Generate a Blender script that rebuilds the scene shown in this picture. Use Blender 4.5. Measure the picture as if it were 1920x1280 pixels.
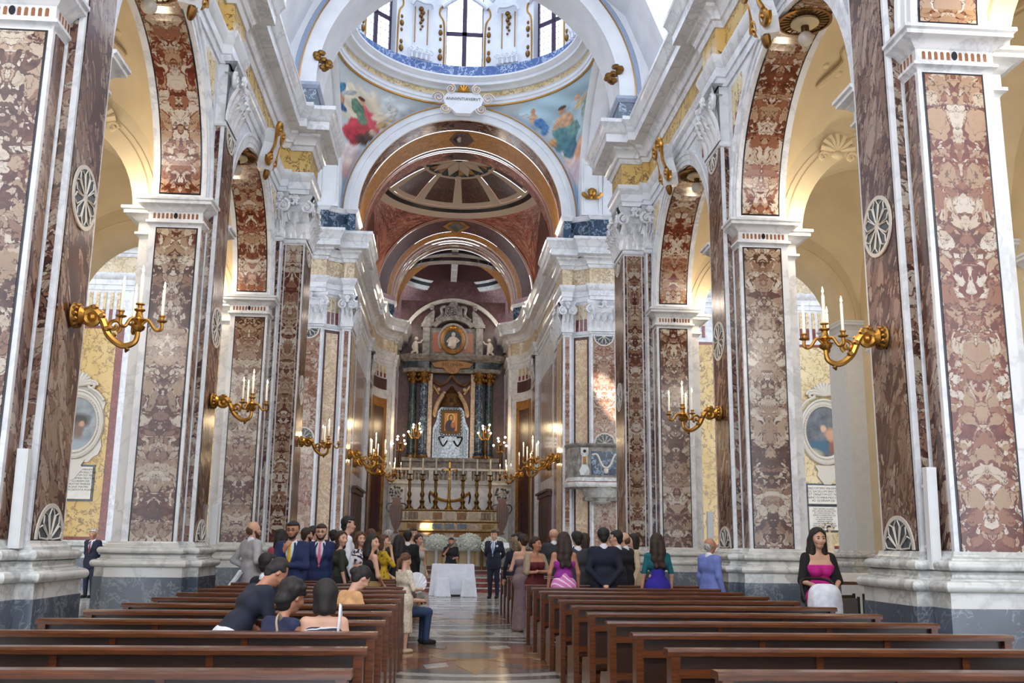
import bpy, math, random
import numpy as np
from math import sin, cos, pi, sqrt, radians
from mathutils import Vector, Matrix
random.seed(7)
SC = bpy.context.scene
for _o in list(bpy.data.objects):
    bpy.data.objects.remove(_o)
COL = SC.collection
# ---------------------------------------------------------------- camera
YAW, PITCH, ROLL, FPX = .0722, .2047, .012, 1838.33
CAM = Vector((-.4958, 0, 1.5))
fw = Vector((sin(YAW)*cos(PITCH), cos(YAW)*cos(PITCH), sin(PITCH)))
rt0 = Vector((cos(YAW), -sin(YAW), 0)); up0 = rt0.cross(fw)
rt = cos(ROLL)*rt0 + sin(ROLL)*up0; up = -sin(ROLL)*rt0 + cos(ROLL)*up0
cd = bpy.data.cameras.new('camera'); cam = bpy.data.objects.new('camera', cd); COL.objects.link(cam)
cd.sensor_width = 36; cd.lens = 36*FPX/1920; cd.clip_end = 500; cd.clip_start = .05
M = Matrix((rt, up, -fw)).transposed().to_4x4(); M.translation = CAM; cam.matrix_world = M
SC.camera = cam
# ---------------------------------------------------------------- light
w = bpy.data.worlds.new('sky'); SC.world = w; w.use_nodes = True
_bg = w.node_tree.nodes['Background']
_bg.inputs[0].default_value = (.80, .88, 1, 1); _bg.inputs[1].default_value = 2.7
def area(name, loc, rot, sx, sy, power, col=(1, 1, 1)):
    l = bpy.data.lights.new(name, 'AREA'); l.shape = 'RECTANGLE'; l.size = sx; l.size_y = sy; l.energy = power; l.color = col
    o = bpy.data.objects.new(name, l); COL.objects.link(o); o.location = loc; o.rotation_euler = rot
    return o
def point(name, loc, power, col=(1, .78, .5), rad=.1):
    l = bpy.data.lights.new(name, 'POINT'); l.energy = power; l.color = col; l.shadow_soft_size = rad
    o = bpy.data.objects.new(name, l); COL.objects.link(o); o.location = loc
    return o
# narrow spots, then an area light added as fill behind the camera
def added_spot(name, loc, target, power, angle, blend=.25, col=(1, .93, .8)):
    l = bpy.data.lights.new(name, 'SPOT'); l.energy = power; l.spot_size = radians(angle); l.spot_blend = blend; l.color = col; l.shadow_soft_size = .05
    o = bpy.data.objects.new(name, l); COL.objects.link(o); o.location = loc; o.rotation_euler = (Vector(target)-Vector(loc)).to_track_quat('-Z', 'Y').to_euler(); return o
# added spot imitating a sun patch on the left pew ends, no window there
added_spot('added_spot_pews', (3.2, -3.5, 11.0), (-3.7, 12.0, .9), 190000, 3.4)
added_spot('glare_spot_pier', (-3.2, 25.0, 19.2), (4.95, 31.3, 6.35), 60000, 3.2, .7)  # added spot imitating window glare on the polished pier marble
added_spot('glare_spot_altar', (1.2, 24.2, 18.6), (-.95, 42.3, 2.25), 90000, 1.5, .6)  # added spot imitating the same glare at the left of the altar
area('west_fill', (0, -2.9, 9.5), (radians(72), 0, 0), 5, 5, 750, (1, .97, .92))  # added fill, stands before solid wall with no window
vs = SC.view_settings; vs.view_transform = 'Standard'; vs.look = 'None'; vs.gamma = 1; vs.use_curve_mapping = False
vs.exposure = .78
SC.display_settings.display_device = 'sRGB'
SC.cycles.use_adaptive_sampling = True; SC.cycles.adaptive_threshold = .05
SC.cycles.max_bounces = 6; SC.cycles.diffuse_bounces = 4; SC.cycles.glossy_bounces = 3
SC.cycles.transmission_bounces = 4; SC.cycles.transparent_max_bounces = 12
SC.cycles.use_denoising = True
SC.cycles.sample_clamp_indirect = 6; SC.cycles.sample_clamp_direct = 0
SC.cycles.caustics_reflective = False; SC.cycles.caustics_refractive = False

# ---------------------------------------------------------------- materials
def lin(c):
    return tuple((((v/255)/12.92) if v/255 <= .04045 else ((v/255+.055)/1.055)**2.4) for v in c[:3]) + (1,)
MATS = {}
class NT:
    def __init__(s, name, rough=.5, metal=0, spec=.5):
        m = bpy.data.materials.new(name); m.use_nodes = True; s.m = m; s.t = m.node_tree
        s.b = s.t.nodes['Principled BSDF']
        s.b.inputs['Roughness'].default_value = rough; s.b.inputs['Metallic'].default_value = metal
        s.b.inputs['Specular IOR Level'].default_value = spec
        MATS[name] = m
    def n(s, typ, **kw):
        nd = s.t.nodes.new('ShaderNode'+typ)
        for k, v in kw.items():
            if k.startswith('_'):
                setattr(nd, k[1:], v)
            else:
                key = k.replace('__', ' ')
                i = nd.inputs[int(key[1:])] if key[0] == 'i' and key[1:].isdigit() else nd.inputs[key]
                if hasattr(v, 'bl_idname') and hasattr(v, 'is_output'):
                    s.t.links.new(v, i)
                elif v is not None:
                    i.default_value = v
        return nd
    def math(s, op, a, b=0, c=0, clamp=False):
        return s.n('Math', _operation=op, i0=a, i1=b, i2=c, _use_clamp=clamp).outputs[0]
    def mix(s, f, a, b):
        nd = s.t.nodes.new('ShaderNodeMix'); nd.data_type = 'RGBA'
        for i, v in ((0, f), (6, a), (7, b)):
            if hasattr(v, 'is_output'): s.t.links.new(v, nd.inputs[i])
            else: nd.inputs[i].default_value = v
        return nd.outputs[2]
    def ramp(s, f, stops, interp='LINEAR'):
        nd = s.t.nodes.new('ShaderNodeValToRGB'); nd.color_ramp.interpolation = interp
        e = nd.color_ramp.elements
        while len(e) > 1: e.remove(e[0])
        e[0].position = stops[0][0]; e[0].color = lin(stops[0][1])
        for p, c in stops[1:]:
            x = e.new(p); x.color = lin(c)
        s.t.links.new(f, nd.inputs[0]); return nd.outputs[0]
    def coords(s, uv=False, scale=1., world=False):
        if uv: v = s.n('UVMap').outputs[0]
        elif world: v = s.n('NewGeometry').outputs['Position']
        else: v = s.n('TexCoord').outputs['Object']
        return v
    def base(s, c):
        if hasattr(c, 'is_output'): s.t.links.new(c, s.b.inputs['Base Color'])
        else: s.b.inputs['Base Color'].default_value = c
    def bump(s, h, strength=.3, dist=.01):
        nd = s.n('Bump', Strength=strength, Distance=dist, Height=h)
        s.t.links.new(nd.outputs[0], s.b.inputs['Normal'])
def flat(name, c, rough=.6, metal=0, spec=.5, noise=0, nscale=8.):
    n = NT(name, rough, metal, spec)
    if noise:
        v = n.n('TexNoise', Vector=n.coords(), Scale=nscale, Detail=4.).outputs[0]
        a = tuple(max(0, x*(1-noise)) for x in c); b = tuple(min(255, x*(1+noise)) for x in c)
        n.base(n.ramp(v, [(.3, a), (.7, b)]))
    else: n.base(lin(c))
    return n.m
def emit(name, c, strength):
    n = NT(name); n.b.inputs['Emission Color'].default_value = lin(c); n.b.inputs['Emission Strength'].default_value = strength
    n.base(lin(c)); return n.m
def veined(name, base, vein, vein2=None, scale=1.2, amt=.5, rough=.2, sharp=.06, uv=False, mirror=False, warp=.6, spec=.5):
    n = NT(name, rough, 0, spec)
    co = n.coords(uv)
    rnd = n.n('ObjectInfo').outputs['Random']
    off = n.n('VectorMath', _operation='ADD', i0=co, i1=n.n('CombineXYZ', X=n.math('MULTIPLY', rnd, 31.), Y=n.math('MULTIPLY', rnd, 17.), Z=n.math('MULTIPLY', rnd, 7.)).outputs[0]).outputs[0]
    wn = n.n('TexNoise', Vector=off, Scale=scale*.9, Detail=3.).outputs['Color']
    wv = n.n('VectorMath', _operation='MULTIPLY_ADD', i0=wn, i1=(warp,)*3, i2=off).outputs[0]
    no = n.n('TexNoise', Vector=wv, Scale=scale, Detail=7., Roughness=.6).outputs[0]
    d = n.math('ABSOLUTE', n.math('SUBTRACT', no, .5))
    f = n.math('SUBTRACT', 1., n.math('MINIMUM', n.math('DIVIDE', d, sharp), 1.))
    big = n.n('TexNoise', Vector=off, Scale=scale*.5, Detail=3.).outputs[0]
    f = n.math('MULTIPLY', n.math('MULTIPLY', f, big), amt*1.8, clamp=True)
    c0 = n.ramp(big, [(.3, base), (.75, vein2 or base)])
    n.base(n.mix(f, c0, lin(vein)))
    return n.m
def breccia(name, clasts, matrix, scale=5., thr=.05, rough=.16, mirror=True, mv=1.0, zone=.5, fine=.5, keep=(.42, .35, .45)):
    """bookmatched breccia: pale angular clasts of three sizes in a red-brown matrix"""
    clasts = [tuple(v*.84 for v in c) for c in clasts]; matrix = [tuple(v*.74 for v in c) for c in matrix]
    n = NT(name, rough)
    uv = n.n('SeparateXYZ', Vector=n.coords(True))
    rnd = n.n('ObjectInfo').outputs['Random']
    ux = n.math('ABSOLUTE', uv.outputs[0]) if mirror else n.math('ADD', uv.outputs[0], n.math('MULTIPLY', uv.outputs[1], .35))
    co = n.n('CombineXYZ', X=n.math('MULTIPLY_ADD', rnd, 13., ux), Y=n.math('MULTIPLY_ADD', rnd, 29., n.math('MULTIPLY', uv.outputs[1], mv)), Z=n.math('MULTIPLY', rnd, 5.)).outputs[0]
    wn = n.n('TexNoise', Vector=co, Scale=3., Detail=5.).outputs['Color']
    wv = n.n('VectorMath', _operation='MULTIPLY_ADD', i0=wn, i1=(.42, .42, .2), i2=co).outputs[0]
    zoneN = n.n('TexNoise', Vector=co, Scale=1.5, Detail=2.).outputs[0]
    hue = n.n('TexNoise', Vector=n.n('VectorMath', _operation='ADD', i0=co, i1=(5, 9, 2)).outputs[0], Scale=1.0, Detail=2.).outputs[0]
    g = n.n('TexNoise', Vector=wv, Scale=8., Detail=7., Roughness=.7).outputs[0]
    hf = n.ramp(hue, [(.42, (0, 0, 0)), (.58, (255, 255, 255))])
    cur = n.mix(hf, n.ramp(g, [(.32, matrix[0]), (.5, matrix[1]), (.7, matrix[2])]), n.ramp(g, [(.32, matrix[0]), (.52, matrix[3]), (.72, matrix[2])]))
    fv = n.n('TexNoise', Vector=wv, Scale=26., Detail=4.).outputs[0]
    for sc, th, kp in ((scale*3.4, thr*.9, keep[2]), (scale*1.7, thr, keep[1]), (scale, thr*.9, keep[0])):
        vv = n.n('VectorMath', _operation='ADD', i0=wv, i1=(sc*.37, sc*.11, 0)).outputs[0]
        e = n.n('TexVoronoi', Vector=vv, Scale=sc, _feature='DISTANCE_TO_EDGE').outputs['Distance']
        c = n.n('SeparateColor', Color=n.n('TexVoronoi', Vector=vv, Scale=sc).outputs['Color'])
        m1 = n.math('GREATER_THAN', e, n.math('MULTIPLY', n.math('MULTIPLY_ADD', g, 2.2, .1), th))
        m2 = n.math('GREATER_THAN', c.outputs[1], n.math('ADD', kp, n.math('MULTIPLY', n.math('SUBTRACT', zoneN, zone), 2.4)))
        col = n.ramp(c.outputs[0], [(i/len(clasts), k) for i, k in enumerate(clasts)], 'CONSTANT')
        col = n.mix(n.math('MULTIPLY', n.math('SUBTRACT', fv, .5, clamp=True), 1.8, clamp=True), col, lin(clasts[-1]))
        vein = n.math('LESS_THAN', n.math('ABSOLUTE', n.math('SUBTRACT', n.n('TexNoise', Vector=vv, Scale=sc*1.1, Detail=5.).outputs[0], .5)), .012)
        col = n.mix(n.math('MULTIPLY', vein, .75), col, lin(matrix[0]))
        cur = n.mix(n.math('MULTIPLY', m1, m2), cur, col)
    n.base(cur)
    return n.m
breccia('breccia', [(206, 188, 168), (176, 148, 124), (222, 210, 194), (190, 164, 140), (150, 112, 92)],
        [(74, 34, 30), (116, 60, 48), (150, 100, 78), (104, 66, 46)], scale=5.4, thr=.055, keep=(.56, .45, .42))
breccia('breccia_warm', [(214, 194, 172), (186, 152, 120), (226, 212, 196), (196, 160, 128), (160, 104, 76)],
        [(92, 34, 24), (142, 58, 40), (168, 96, 62), (124, 62, 34)], scale=4.8, thr=.06, keep=(.56, .46, .44))
breccia('breccia_mid', [(170, 140, 122), (142, 106, 90), (190, 166, 148), (156, 122, 104)],
        [(78, 42, 38), (112, 68, 58), (138, 94, 80), (102, 66, 52)], scale=5.2, thr=.06, mirror=False, mv=.45, keep=(.72, .6, .5))
breccia('breccia_dark', [(176, 156, 138), (128, 92, 76), (196, 182, 166), (148, 112, 94)],
        [(58, 30, 28), (90, 46, 42), (118, 78, 66), (74, 48, 38)], scale=6., thr=.06, mirror=False)
breccia('breccia_pale', [(206, 184, 166), (190, 156, 138), (216, 200, 186), (178, 142, 124)],
        [(140, 86, 74), (172, 120, 104), (196, 160, 140), (164, 120, 94)], scale=6., thr=.05)
breccia('rosso', [(196, 116, 92), (176, 92, 72), (214, 150, 122), (160, 78, 60)],
        [(108, 40, 32), (134, 58, 46), (156, 84, 64), (118, 48, 38)], scale=5., thr=.05, mirror=False, rough=.42, keep=(.6, .4, .4))
breccia('porphyry', [(98, 64, 60), (84, 52, 50), (120, 82, 74), (74, 46, 44)],
        [(54, 32, 32), (72, 44, 42), (92, 60, 56), (64, 38, 38)], scale=9., thr=.05, mirror=False, rough=.3)
veined('white_marble', (216, 218, 223), (168, 171, 180), (228, 229, 233), scale=1.6, amt=.5, sharp=.05)
veined('base_marble', (196, 198, 198), (140, 142, 142), (216, 216, 212), scale=2.2, amt=.6, sharp=.06, rough=.13)
veined('grey_marble', (66, 74, 86), (138, 146, 154), (98, 107, 120), scale=2.6, amt=.8, sharp=.022, rough=.16, warp=1.)
veined('blue_marble', (38, 56, 78), (160, 178, 196), (62, 84, 108), scale=3.2, amt=1., sharp=.03, rough=.2)
veined('green_marble', (34, 52, 58), (110, 130, 140), (50, 66, 72), scale=4., amt=.7, sharp=.03, rough=.2)
veined('siena', (200, 164, 92), (84, 62, 38), (216, 186, 124), scale=3., amt=1., sharp=.03, rough=.25)
veined('siena_light', (214, 190, 140), (120, 92, 60), (228, 212, 176), scale=3., amt=.9, sharp=.03, rough=.25)
veined('alabaster', (196, 166, 128), (150, 112, 84), (216, 194, 162), scale=3.5, amt=.8, sharp=.07, rough=.2, warp=1.2)
veined('ochre_marble', (160, 106, 44), (104, 66, 30), (176, 126, 62), scale=2.6, amt=.7, sharp=.06, rough=.42)
veined('red_marble', (110, 44, 36), (170, 120, 104), (132, 60, 50), scale=4., amt=.4, sharp=.03, rough=.2)
veined('plum_marble', (62, 34, 36), (120, 92, 88), (80, 46, 46), scale=4., amt=.5, sharp=.03, rough=.42)
veined('floor_pale', (176, 172, 164), (128, 124, 120), (190, 186, 178), scale=2., amt=.5, sharp=.05, rough=.16)
veined('floor_grey', (84, 82, 82), (130, 128, 126), (98, 96, 96), scale=2.4, amt=.6, sharp=.05, rough=.15)
veined('floor_ochre', (158, 120, 76), (110, 78, 48), (176, 140, 96), scale=3., amt=.7, sharp=.06, rough=.16)
veined('floor_red', (130, 86, 62), (90, 58, 44), (150, 106, 78), scale=3., amt=.6, sharp=.06, rough=.16)
flat('black_line', (22, 20, 30), .25)
flat('stucco', (222, 225, 231), .7, noise=.03, nscale=2)
flat('stucco_blue', (160, 176, 204), .7, noise=.03)
flat('cap_bluegrey', (148, 158, 178), .5, noise=.06)
flat('vault_line', (182, 164, 146), .65)
veined('blue_bright', (62, 92, 146), (206, 216, 232), (84, 112, 164), scale=3.4, amt=1., sharp=.03, rough=.3)
veined('frieze_pale', (206, 186, 150), (140, 112, 82), (220, 206, 180), scale=4., amt=.8, sharp=.05, rough=.3)
flat('plaster_white', (214, 216, 218), .75, noise=.02)
flat('plaster_cream', (212, 194, 160), .8, noise=.03, nscale=2)
flat('gilt', (176, 130, 62), .33, .92)
flat('gilt_old', (128, 92, 46), .4, .85)
flat('bronze', (96, 72, 44), .4, .8)
flat('brass', (190, 150, 70), .3, .9)
flat('silver', (150, 158, 166), .35, .85, noise=.25, nscale=14)
flat('dark_iron', (40, 36, 34), .5, .5)
flat('inlay_slate', (70, 78, 84), .25, noise=.2, nscale=20)
flat('inlay_white', (205, 198, 188), .3)
flat('inlay_ochre', (186, 138, 66), .3, noise=.1)
flat('inlay_brown', (138, 90, 58), .3, noise=.1)
flat('aged_marble', (128, 124, 120), .5, noise=.25, nscale=6)
flat('white_cloth', (216, 218, 226), .9, noise=.03, nscale=6)
flat('wax', (240, 232, 214), .5)
flat('speaker_white', (218, 218, 220), .5)
flat('black_plastic', (18, 18, 20), .4)
flat('paper', (226, 222, 214), .8, noise=.03)
flat('ink', (60, 58, 56), .8)
emit('flame', (255, 214, 150), 14)
emit('bulb', (255, 246, 228), 6)
def wood(name, c0, c1, rough=.3, sc=1.):
    n = NT(name, rough)
    co = n.n('Mapping', Vector=n.coords(), Scale=(1.2*sc, 14*sc, 14*sc)).outputs[0]
    w1 = n.n('TexNoise', Vector=co, Scale=3., Detail=6., Distortion=1.2).outputs[0]
    n.base(n.ramp(w1, [(.3, c0), (.7, c1)]))
    n.bump(w1, .08, .004); return n.m
wood('pew_wood', (64, 33, 16), (100, 54, 27), .22)
wood('pew_panel', (34, 18, 11), (54, 30, 18), .32)
wood('door_wood', (58, 30, 22), (88, 46, 32), .45)
_n = NT('window_glass', .1); _n.base((.9, .95, 1, 1)); _n.b.inputs['Transmission Weight'].default_value = 1; _n.b.inputs['IOR'].default_value = 1.02
# ---------------------------------------------------------------- mesh kit
class MB:
    def __init__(s): s.v = []; s.f = []; s.uv = {}
    def add(s, vs, fs, uvs=None):
        b = len(s.v); s.v.extend([tuple(p) for p in vs])
        for i, f in enumerate(fs):
            if uvs is not None: s.uv[len(s.f)] = uvs[i]
            s.f.append([b+k for k in f])
        return s
    def box(s, x0, x1, y0, y1, z0, z1):
        return s.add([(x, y, z) for z in (z0, z1) for y in (y0, y1) for x in (x0, x1)],
                     [(0, 2, 3, 1), (4, 5, 7, 6), (0, 1, 5, 4), (2, 6, 7, 3), (0, 4, 6, 2), (1, 3, 7, 5)])
    def hexa(s, p):   # 8 points bottom 4 ccw, top 4 ccw
        return s.add(p, [(3, 2, 1, 0), (4, 5, 6, 7), (0, 1, 5, 4), (1, 2, 6, 5), (2, 3, 7, 6), (3, 0, 4, 7)])
    def prism(s, poly, z0, z1, f=lambda x, y, z: (x, y, z)):
        n = len(poly)
        return s.add([f(x, y, z) for z in (z0, z1) for x, y in poly],
                     [tuple(range(n))[::-1], tuple(range(n, 2*n))] + [(i, (i+1) % n, n+(i+1) % n, n+i) for i in range(n)])
    def grid(s, fn, nu, nv, uvfn=None, closeu=False):
        vs = [fn(i/nu, j/nv) for j in range(nv+1) for i in range(nu if closeu else nu+1)]
        W = nu if closeu else nu+1
        fs = []; uvs = []
        for j in range(nv):
            for i in range(nu):
                a = j*W+i; b = j*W+(i+1) % W
                fs.append((a, b, b+W, a+W))
                if uvfn: uvs.append([uvfn(x/nu, y/nv) for x, y in ((i, j), (i+1, j), (i+1, j+1), (i, j+1))])
        return s.add(vs, fs, uvs if uvfn else None)
    def lathe(s, prof, n=16, c=(0, 0, 0), f=None, cap=True, a0=0, a1=2*pi):
        full = abs(a1-a0-2*pi) < 1e-6
        k = n if full else n+1; vs = []
        for r, z in prof:
            for i in range(k):
                a = a0+(a1-a0)*i/n; p = (c[0]+r*cos(a), c[1]+r*sin(a), c[2]+z)
                vs.append(f(*p) if f else p)
        fs = [(j*k+i, j*k+(i+1) % k, (j+1)*k+(i+1) % k, (j+1)*k+i) for j in range(len(prof)-1) for i in range(n)]
        if cap and full: fs += [tuple(range(k))[::-1], tuple(range((len(prof)-1)*k, len(prof)*k))]
        return s.add(vs, fs)
    def tube(s, pts, rad, n=8, cap=True, sq=1.):
        pts = [Vector(p) for p in pts]; k = len(pts)
        if not hasattr(rad, '__len__'): rad = [rad]*k
        t0 = (pts[1]-pts[0]).normalized()
        nrm = t0.cross(Vector((0, 0, 1)))
        if nrm.length < .05: nrm = t0.cross(Vector((1, 0, 0)))
        nrm.normalize(); vs = []
        for i in range(k):
            t = (pts[min(i+1, k-1)]-pts[max(i-1, 0)]).normalized()
            nrm = (nrm - t*nrm.dot(t)).normalized(); bn = t.cross(nrm)
            for j in range(n):
                a = 2*pi*j/n; vs.append(pts[i]+nrm*cos(a)*rad[i]+bn*sin(a)*rad[i]*sq)
        fs = [(i*n+j, i*n+(j+1) % n, (i+1)*n+(j+1) % n, (i+1)*n+j) for i in range(k-1) for j in range(n)]
        if cap: fs += [tuple(range(n))[::-1], tuple(range((k-1)*n, k*n))]
        return s.add(vs, fs)
    def ball(s, c, r, n=10, m=7, f=None):
        if not hasattr(r, '__len__'): r = (r, r, r)
        vs = []
        for j in range(m+1):
            b = -pi/2+pi*j/m
            for i in range(n):
                a = 2*pi*i/n; p = (c[0]+r[0]*cos(b)*cos(a), c[1]+r[1]*cos(b)*sin(a), c[2]+r[2]*sin(b))
                vs.append(f(*p) if f else p)
        return s.add(vs, [(j*n+i, j*n+(i+1) % n, (j+1)*n+(i+1) % n, (j+1)*n+i) for j in range(m) for i in range(n)])
    def sweep(s, path, prof, closed=False, side=1, mx=1., y0=0., back=True):
        """moulding: prof [(offset, z)] carried along a plan path with mitred corners; offset goes to the left*side"""
        n = len(path); P = [Vector((p[0], p[1])) for p in path]; mit = []
        for i in range(n):
            a = P[i]-P[i-1] if (i > 0 or closed) else P[1]-P[0]
            b = P[(i+1) % n]-P[i] if (i < n-1 or closed) else P[-1]-P[-2]
            a = a.normalized(); b = b.normalized()
            na = Vector((-a.y, a.x))*side; nb = Vector((-b.y, b.x))*side
            m = na+nb; m = m/max(.25, m.dot(na)) if m.length > 1e-6 else na
            mit.append(m)
        vs = []; k = len(prof)
        for i in range(n):
            for o, z in prof:
                q = P[i]+mit[i]*o; vs.append((q.x*mx, q.y+y0, z))
        fs = [(i*k+j, ((i+1) % n)*k+j, ((i+1) % n)*k+j+1, i*k+j+1) for i in range(n if closed else n-1) for j in range(k-1)]
        if not closed:
            fs += [tuple(range(k)), tuple(range((n-1)*k, n*k))[::-1]]
        return s.add(vs, fs)
    def arc(s, sec, fn, a0, a1, n, uvw=None, closed=True, caps=True):
        """section [(r, w)] carried round an arc; fn(r, a, w) -> point"""
        k = len(sec); vs = [fn(r, a0+(a1-a0)*i/n, w_) for i in range(n+1) for r, w_ in sec]
        fs = []; uvs = []
        for i in range(n):
            for j in range(k if closed else k-1):
                j2 = (j+1) % k
                fs.append((i*k+j, (i+1)*k+j, (i+1)*k+j2, i*k+j2))
                if uvw:
                    L = lambda ii: uvw*abs(a1-a0)*ii/n
                    uvs.append([(sec[j][1]-uc(sec), L(i)), (sec[j][1]-uc(sec), L(i+1)), (sec[j2][1]-uc(sec), L(i+1)), (sec[j2][1]-uc(sec), L(i))])
        s.add(vs, fs, uvs if uvw else None)
        if caps and closed:
            b = len(s.v)-len(vs); s.f += [list(range(b, b+k)), list(range(b+n*k, b+n*k+k))[::-1]]
        return s
    def build(s, name, m, parent=None, smooth=False, world=False, **props):
        me = bpy.data.meshes.new(name)
        off = parent.location if (world and parent) else None
        me.from_pydata([tuple(Vector(p)-off) for p in s.v] if off is not None else s.v, [], s.f)
        ms = m if isinstance(m, (list, tuple)) else [m]
        for x in ms: me.materials.append(MATS[x] if isinstance(x, str) else x)
        if s.uv:
            ul = me.uv_layers.new(name='UVMap'); dat = np.zeros((len(me.loops), 2), np.float32)
            for p in me.polygons:
                u = s.uv.get(p.index)
                if u is not None:
                    for q in range(p.loop_total): dat[p.loop_start+q] = u[q]
            ul.data.foreach_set('uv', dat.ravel())
        if smooth:
            me.polygons.foreach_set('use_smooth', [True]*len(me.polygons))
            if smooth != 2 and hasattr(me, 'set_sharp_from_angle'): me.set_sharp_from_angle(angle=radians(40))
        me.update()
        return ob(name, me, parent, **props)
def uc(sec): return (min(w_ for r, w_ in sec)+max(w_ for r, w_ in sec))/2
def ob(name, data, parent=None, **props):
    o = bpy.data.objects.new(name, data); COL.objects.link(o)
    if parent: o.parent = parent
    for k, v in props.items(): o[k] = v
    return o
def thing(name, label, cat, loc=(0, 0, 0), rz=0, group=None):
    o = ob(name, None); o.location = loc; o.rotation_euler = (0, 0, rz); o['label'] = label; o['category'] = cat
    o.empty_display_size = .1
    if group: o['group'] = group
    return o
def tag(o, label, cat, group=None):
    o['label'] = label; o['category'] = cat
    if group: o['group'] = group
    return o
def struct(o): o['kind'] = 'structure'; return o
def dup(root, loc=None, rz=None, label=None, group=None, flipx=False):
    def rec(o, par):
        c = o.copy(); COL.objects.link(c); c.parent = par
        for ch in list(o.children): rec(ch, c)
        return c
    r = rec(root, None)
    if loc is not None: r.location = loc
    if rz is not None: r.rotation_euler = (0, 0, rz)
    if label: r['label'] = label
    if group: r['group'] = group
    return r
def panel_uv(mb, p, u0, u1, v0, v1, du, dn, z=None):
    """flat panel: origin p, unit dirs du (across) and dn (normal), v is up; slab with thickness z"""
    p = Vector(p); du = Vector(du); dn = Vector(dn); upv = Vector((0, 0, 1)); t = z or .015
    c = [(u0, v0), (u1, v0), (u1, v1), (u0, v1)]; uc_ = (u0+u1)/2
    vs = [p+du*a+upv*b for a, b in c]+[p+du*a+upv*b+dn*t for a, b in c]
    fs = [(4, 5, 6, 7), (0, 1, 5, 4), (1, 2, 6, 5), (2, 3, 7, 6), (3, 0, 4, 7)]
    U = lambda k: (c[k % 4][0]-uc_, c[k % 4][1])
    mb.add(vs, fs, [[U(k) for k in f] for f in fs]); return mb
def text_mesh(txt, size, align='CENTER', spacing=1.):
    cu = bpy.data.curves.new('txt', 'FONT'); cu.body = txt; cu.size = size; cu.align_x = align; cu.extrude = .002; cu.space_line = spacing; cu.resolution_u = 2
    o = bpy.data.objects.new('txt', cu); COL.objects.link(o)
    dg = bpy.context.evaluated_depsgraph_get(); me = bpy.data.meshes.new_from_object(o.evaluated_get(dg))
    bpy.data.objects.remove(o); return me
def put_text(name, txt, size, mat_, parent, loc, rot, align='CENTER'):
    me = text_mesh(txt, size, align); me.materials.clear(); me.materials.append(MATS[mat_])
    o = ob(name, me, parent); o.location = loc; o.rotation_euler = rot; return o
def smooth_poly(pts, n=6, closed=False):
    """Catmull-Rom through points"""
    P = [Vector(p) for p in pts]; k = len(P); out = []
    rng = range(k if closed else k-1)
    for i in rng:
        p0 = P[(i-1) % k] if closed else P[max(i-1, 0)]; p1 = P[i]; p2 = P[(i+1) % k]; p3 = P[(i+2) % k] if closed else P[min(i+2, k-1)]
        for j in range(n):
            t = j/n
            out.append(.5*((2*p1)+(p2-p0)*t+(2*p0-5*p1+4*p2-p3)*t*t+(3*p1-p0-3*p2+p3)*t**3))
    if not closed: out.append(P[-1])
    return out
def spiral(c, r0, r1, turns, a0, u, v, n=24):
    """points of a volute in the plane (u, v)"""
    c = Vector(c); u = Vector(u); v = Vector(v)
    return [c+(u*cos(a0+turns*2*pi*i/n)+v*sin(a0+turns*2*pi*i/n))*(r0+(r1-r0)*i/n) for i in range(n+1)]
# ---------------------------------------------------------------- plan data
PY = [2.98, 9.22, 15.46, 21.79]          # jamb faces of the piers
PLEN = 1.54; ZS = 6.95; AR = 2.35        # pier length, springing, arch radius
ZC0, ZC1 = 8.40, 9.50                    # giant capitals
PIER = [(5.47, .25), (5.25, .25), (5.25, 0), (4.43, 0), (4.43, .34), (4.27, .34), (4.27, 1.2), (4.43, 1.2), (4.43, 1.54), (5.25, 1.54), (5.25, 1.29), (5.47, 1.29)]
PLINTH = [(0, 0), (.17, 0), (.17, .97), (0, .97)]
def _arc(cx, cz, r, a0, a1, n=7): return [(cx+r*cos(radians(a0+(a1-a0)*i/n)), cz+r*sin(radians(a0+(a1-a0)*i/n))) for i in range(n+1)]
BASE = [(0, .97), (.16, .97), (.16, 1.112)]+_arc(.165, 1.167, .055, -90, 90)+[(.135, 1.222), (.135, 1.235)]+_arc(.135, 1.27, .035, -90, -270, 5)+[(.12, 1.305)]+_arc(.1, 1.357, .052, -90, 90)+[(.075, 1.409), (.075, 1.425), (.06, 1.43), (.045, 1.445), (.035, 1.465), (.03, 1.49), (0, 1.49)]
IMPOST = [(0, 6.46), (.02, 6.5), (.05, 6.515), (.05, 6.55), (.015, 6.565), (.015, 6.70), (.04, 6.715), (.06, 6.74), (.12, 6.79), (.17, 6.80), (.17, 6.845), (.2, 6.86), (.2, 6.90), (0, 6.90)]
ARCHI = [(0, 9.5), (.03, 9.5), (.03, 9.66), (.06, 9.67), (.06, 9.84), (.08, 9.86), (.12, 9.95), (.14, 10.0), (.14, 10.06), (0, 10.06)]
FRIEZE = [(0, 10.06), (.03, 10.06), (.03, 10.62), (0, 10.62)]
CORN = [(0, 10.62), (.06, 10.62), (.1, 10.72), (.14, 10.74), (.14, 10.8), (.22, 10.9), (.26, 10.92), (.26, 10.98), (.46, 10.99), (.48, 11.0), (.48, 11.2), (.51, 11.22), (.53, 11.27), (.6, 11.42), (.63, 11.45), (.63, 11.54), (0, 11.54)]
POS = {-1: 'left', 1: 'right'}
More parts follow.
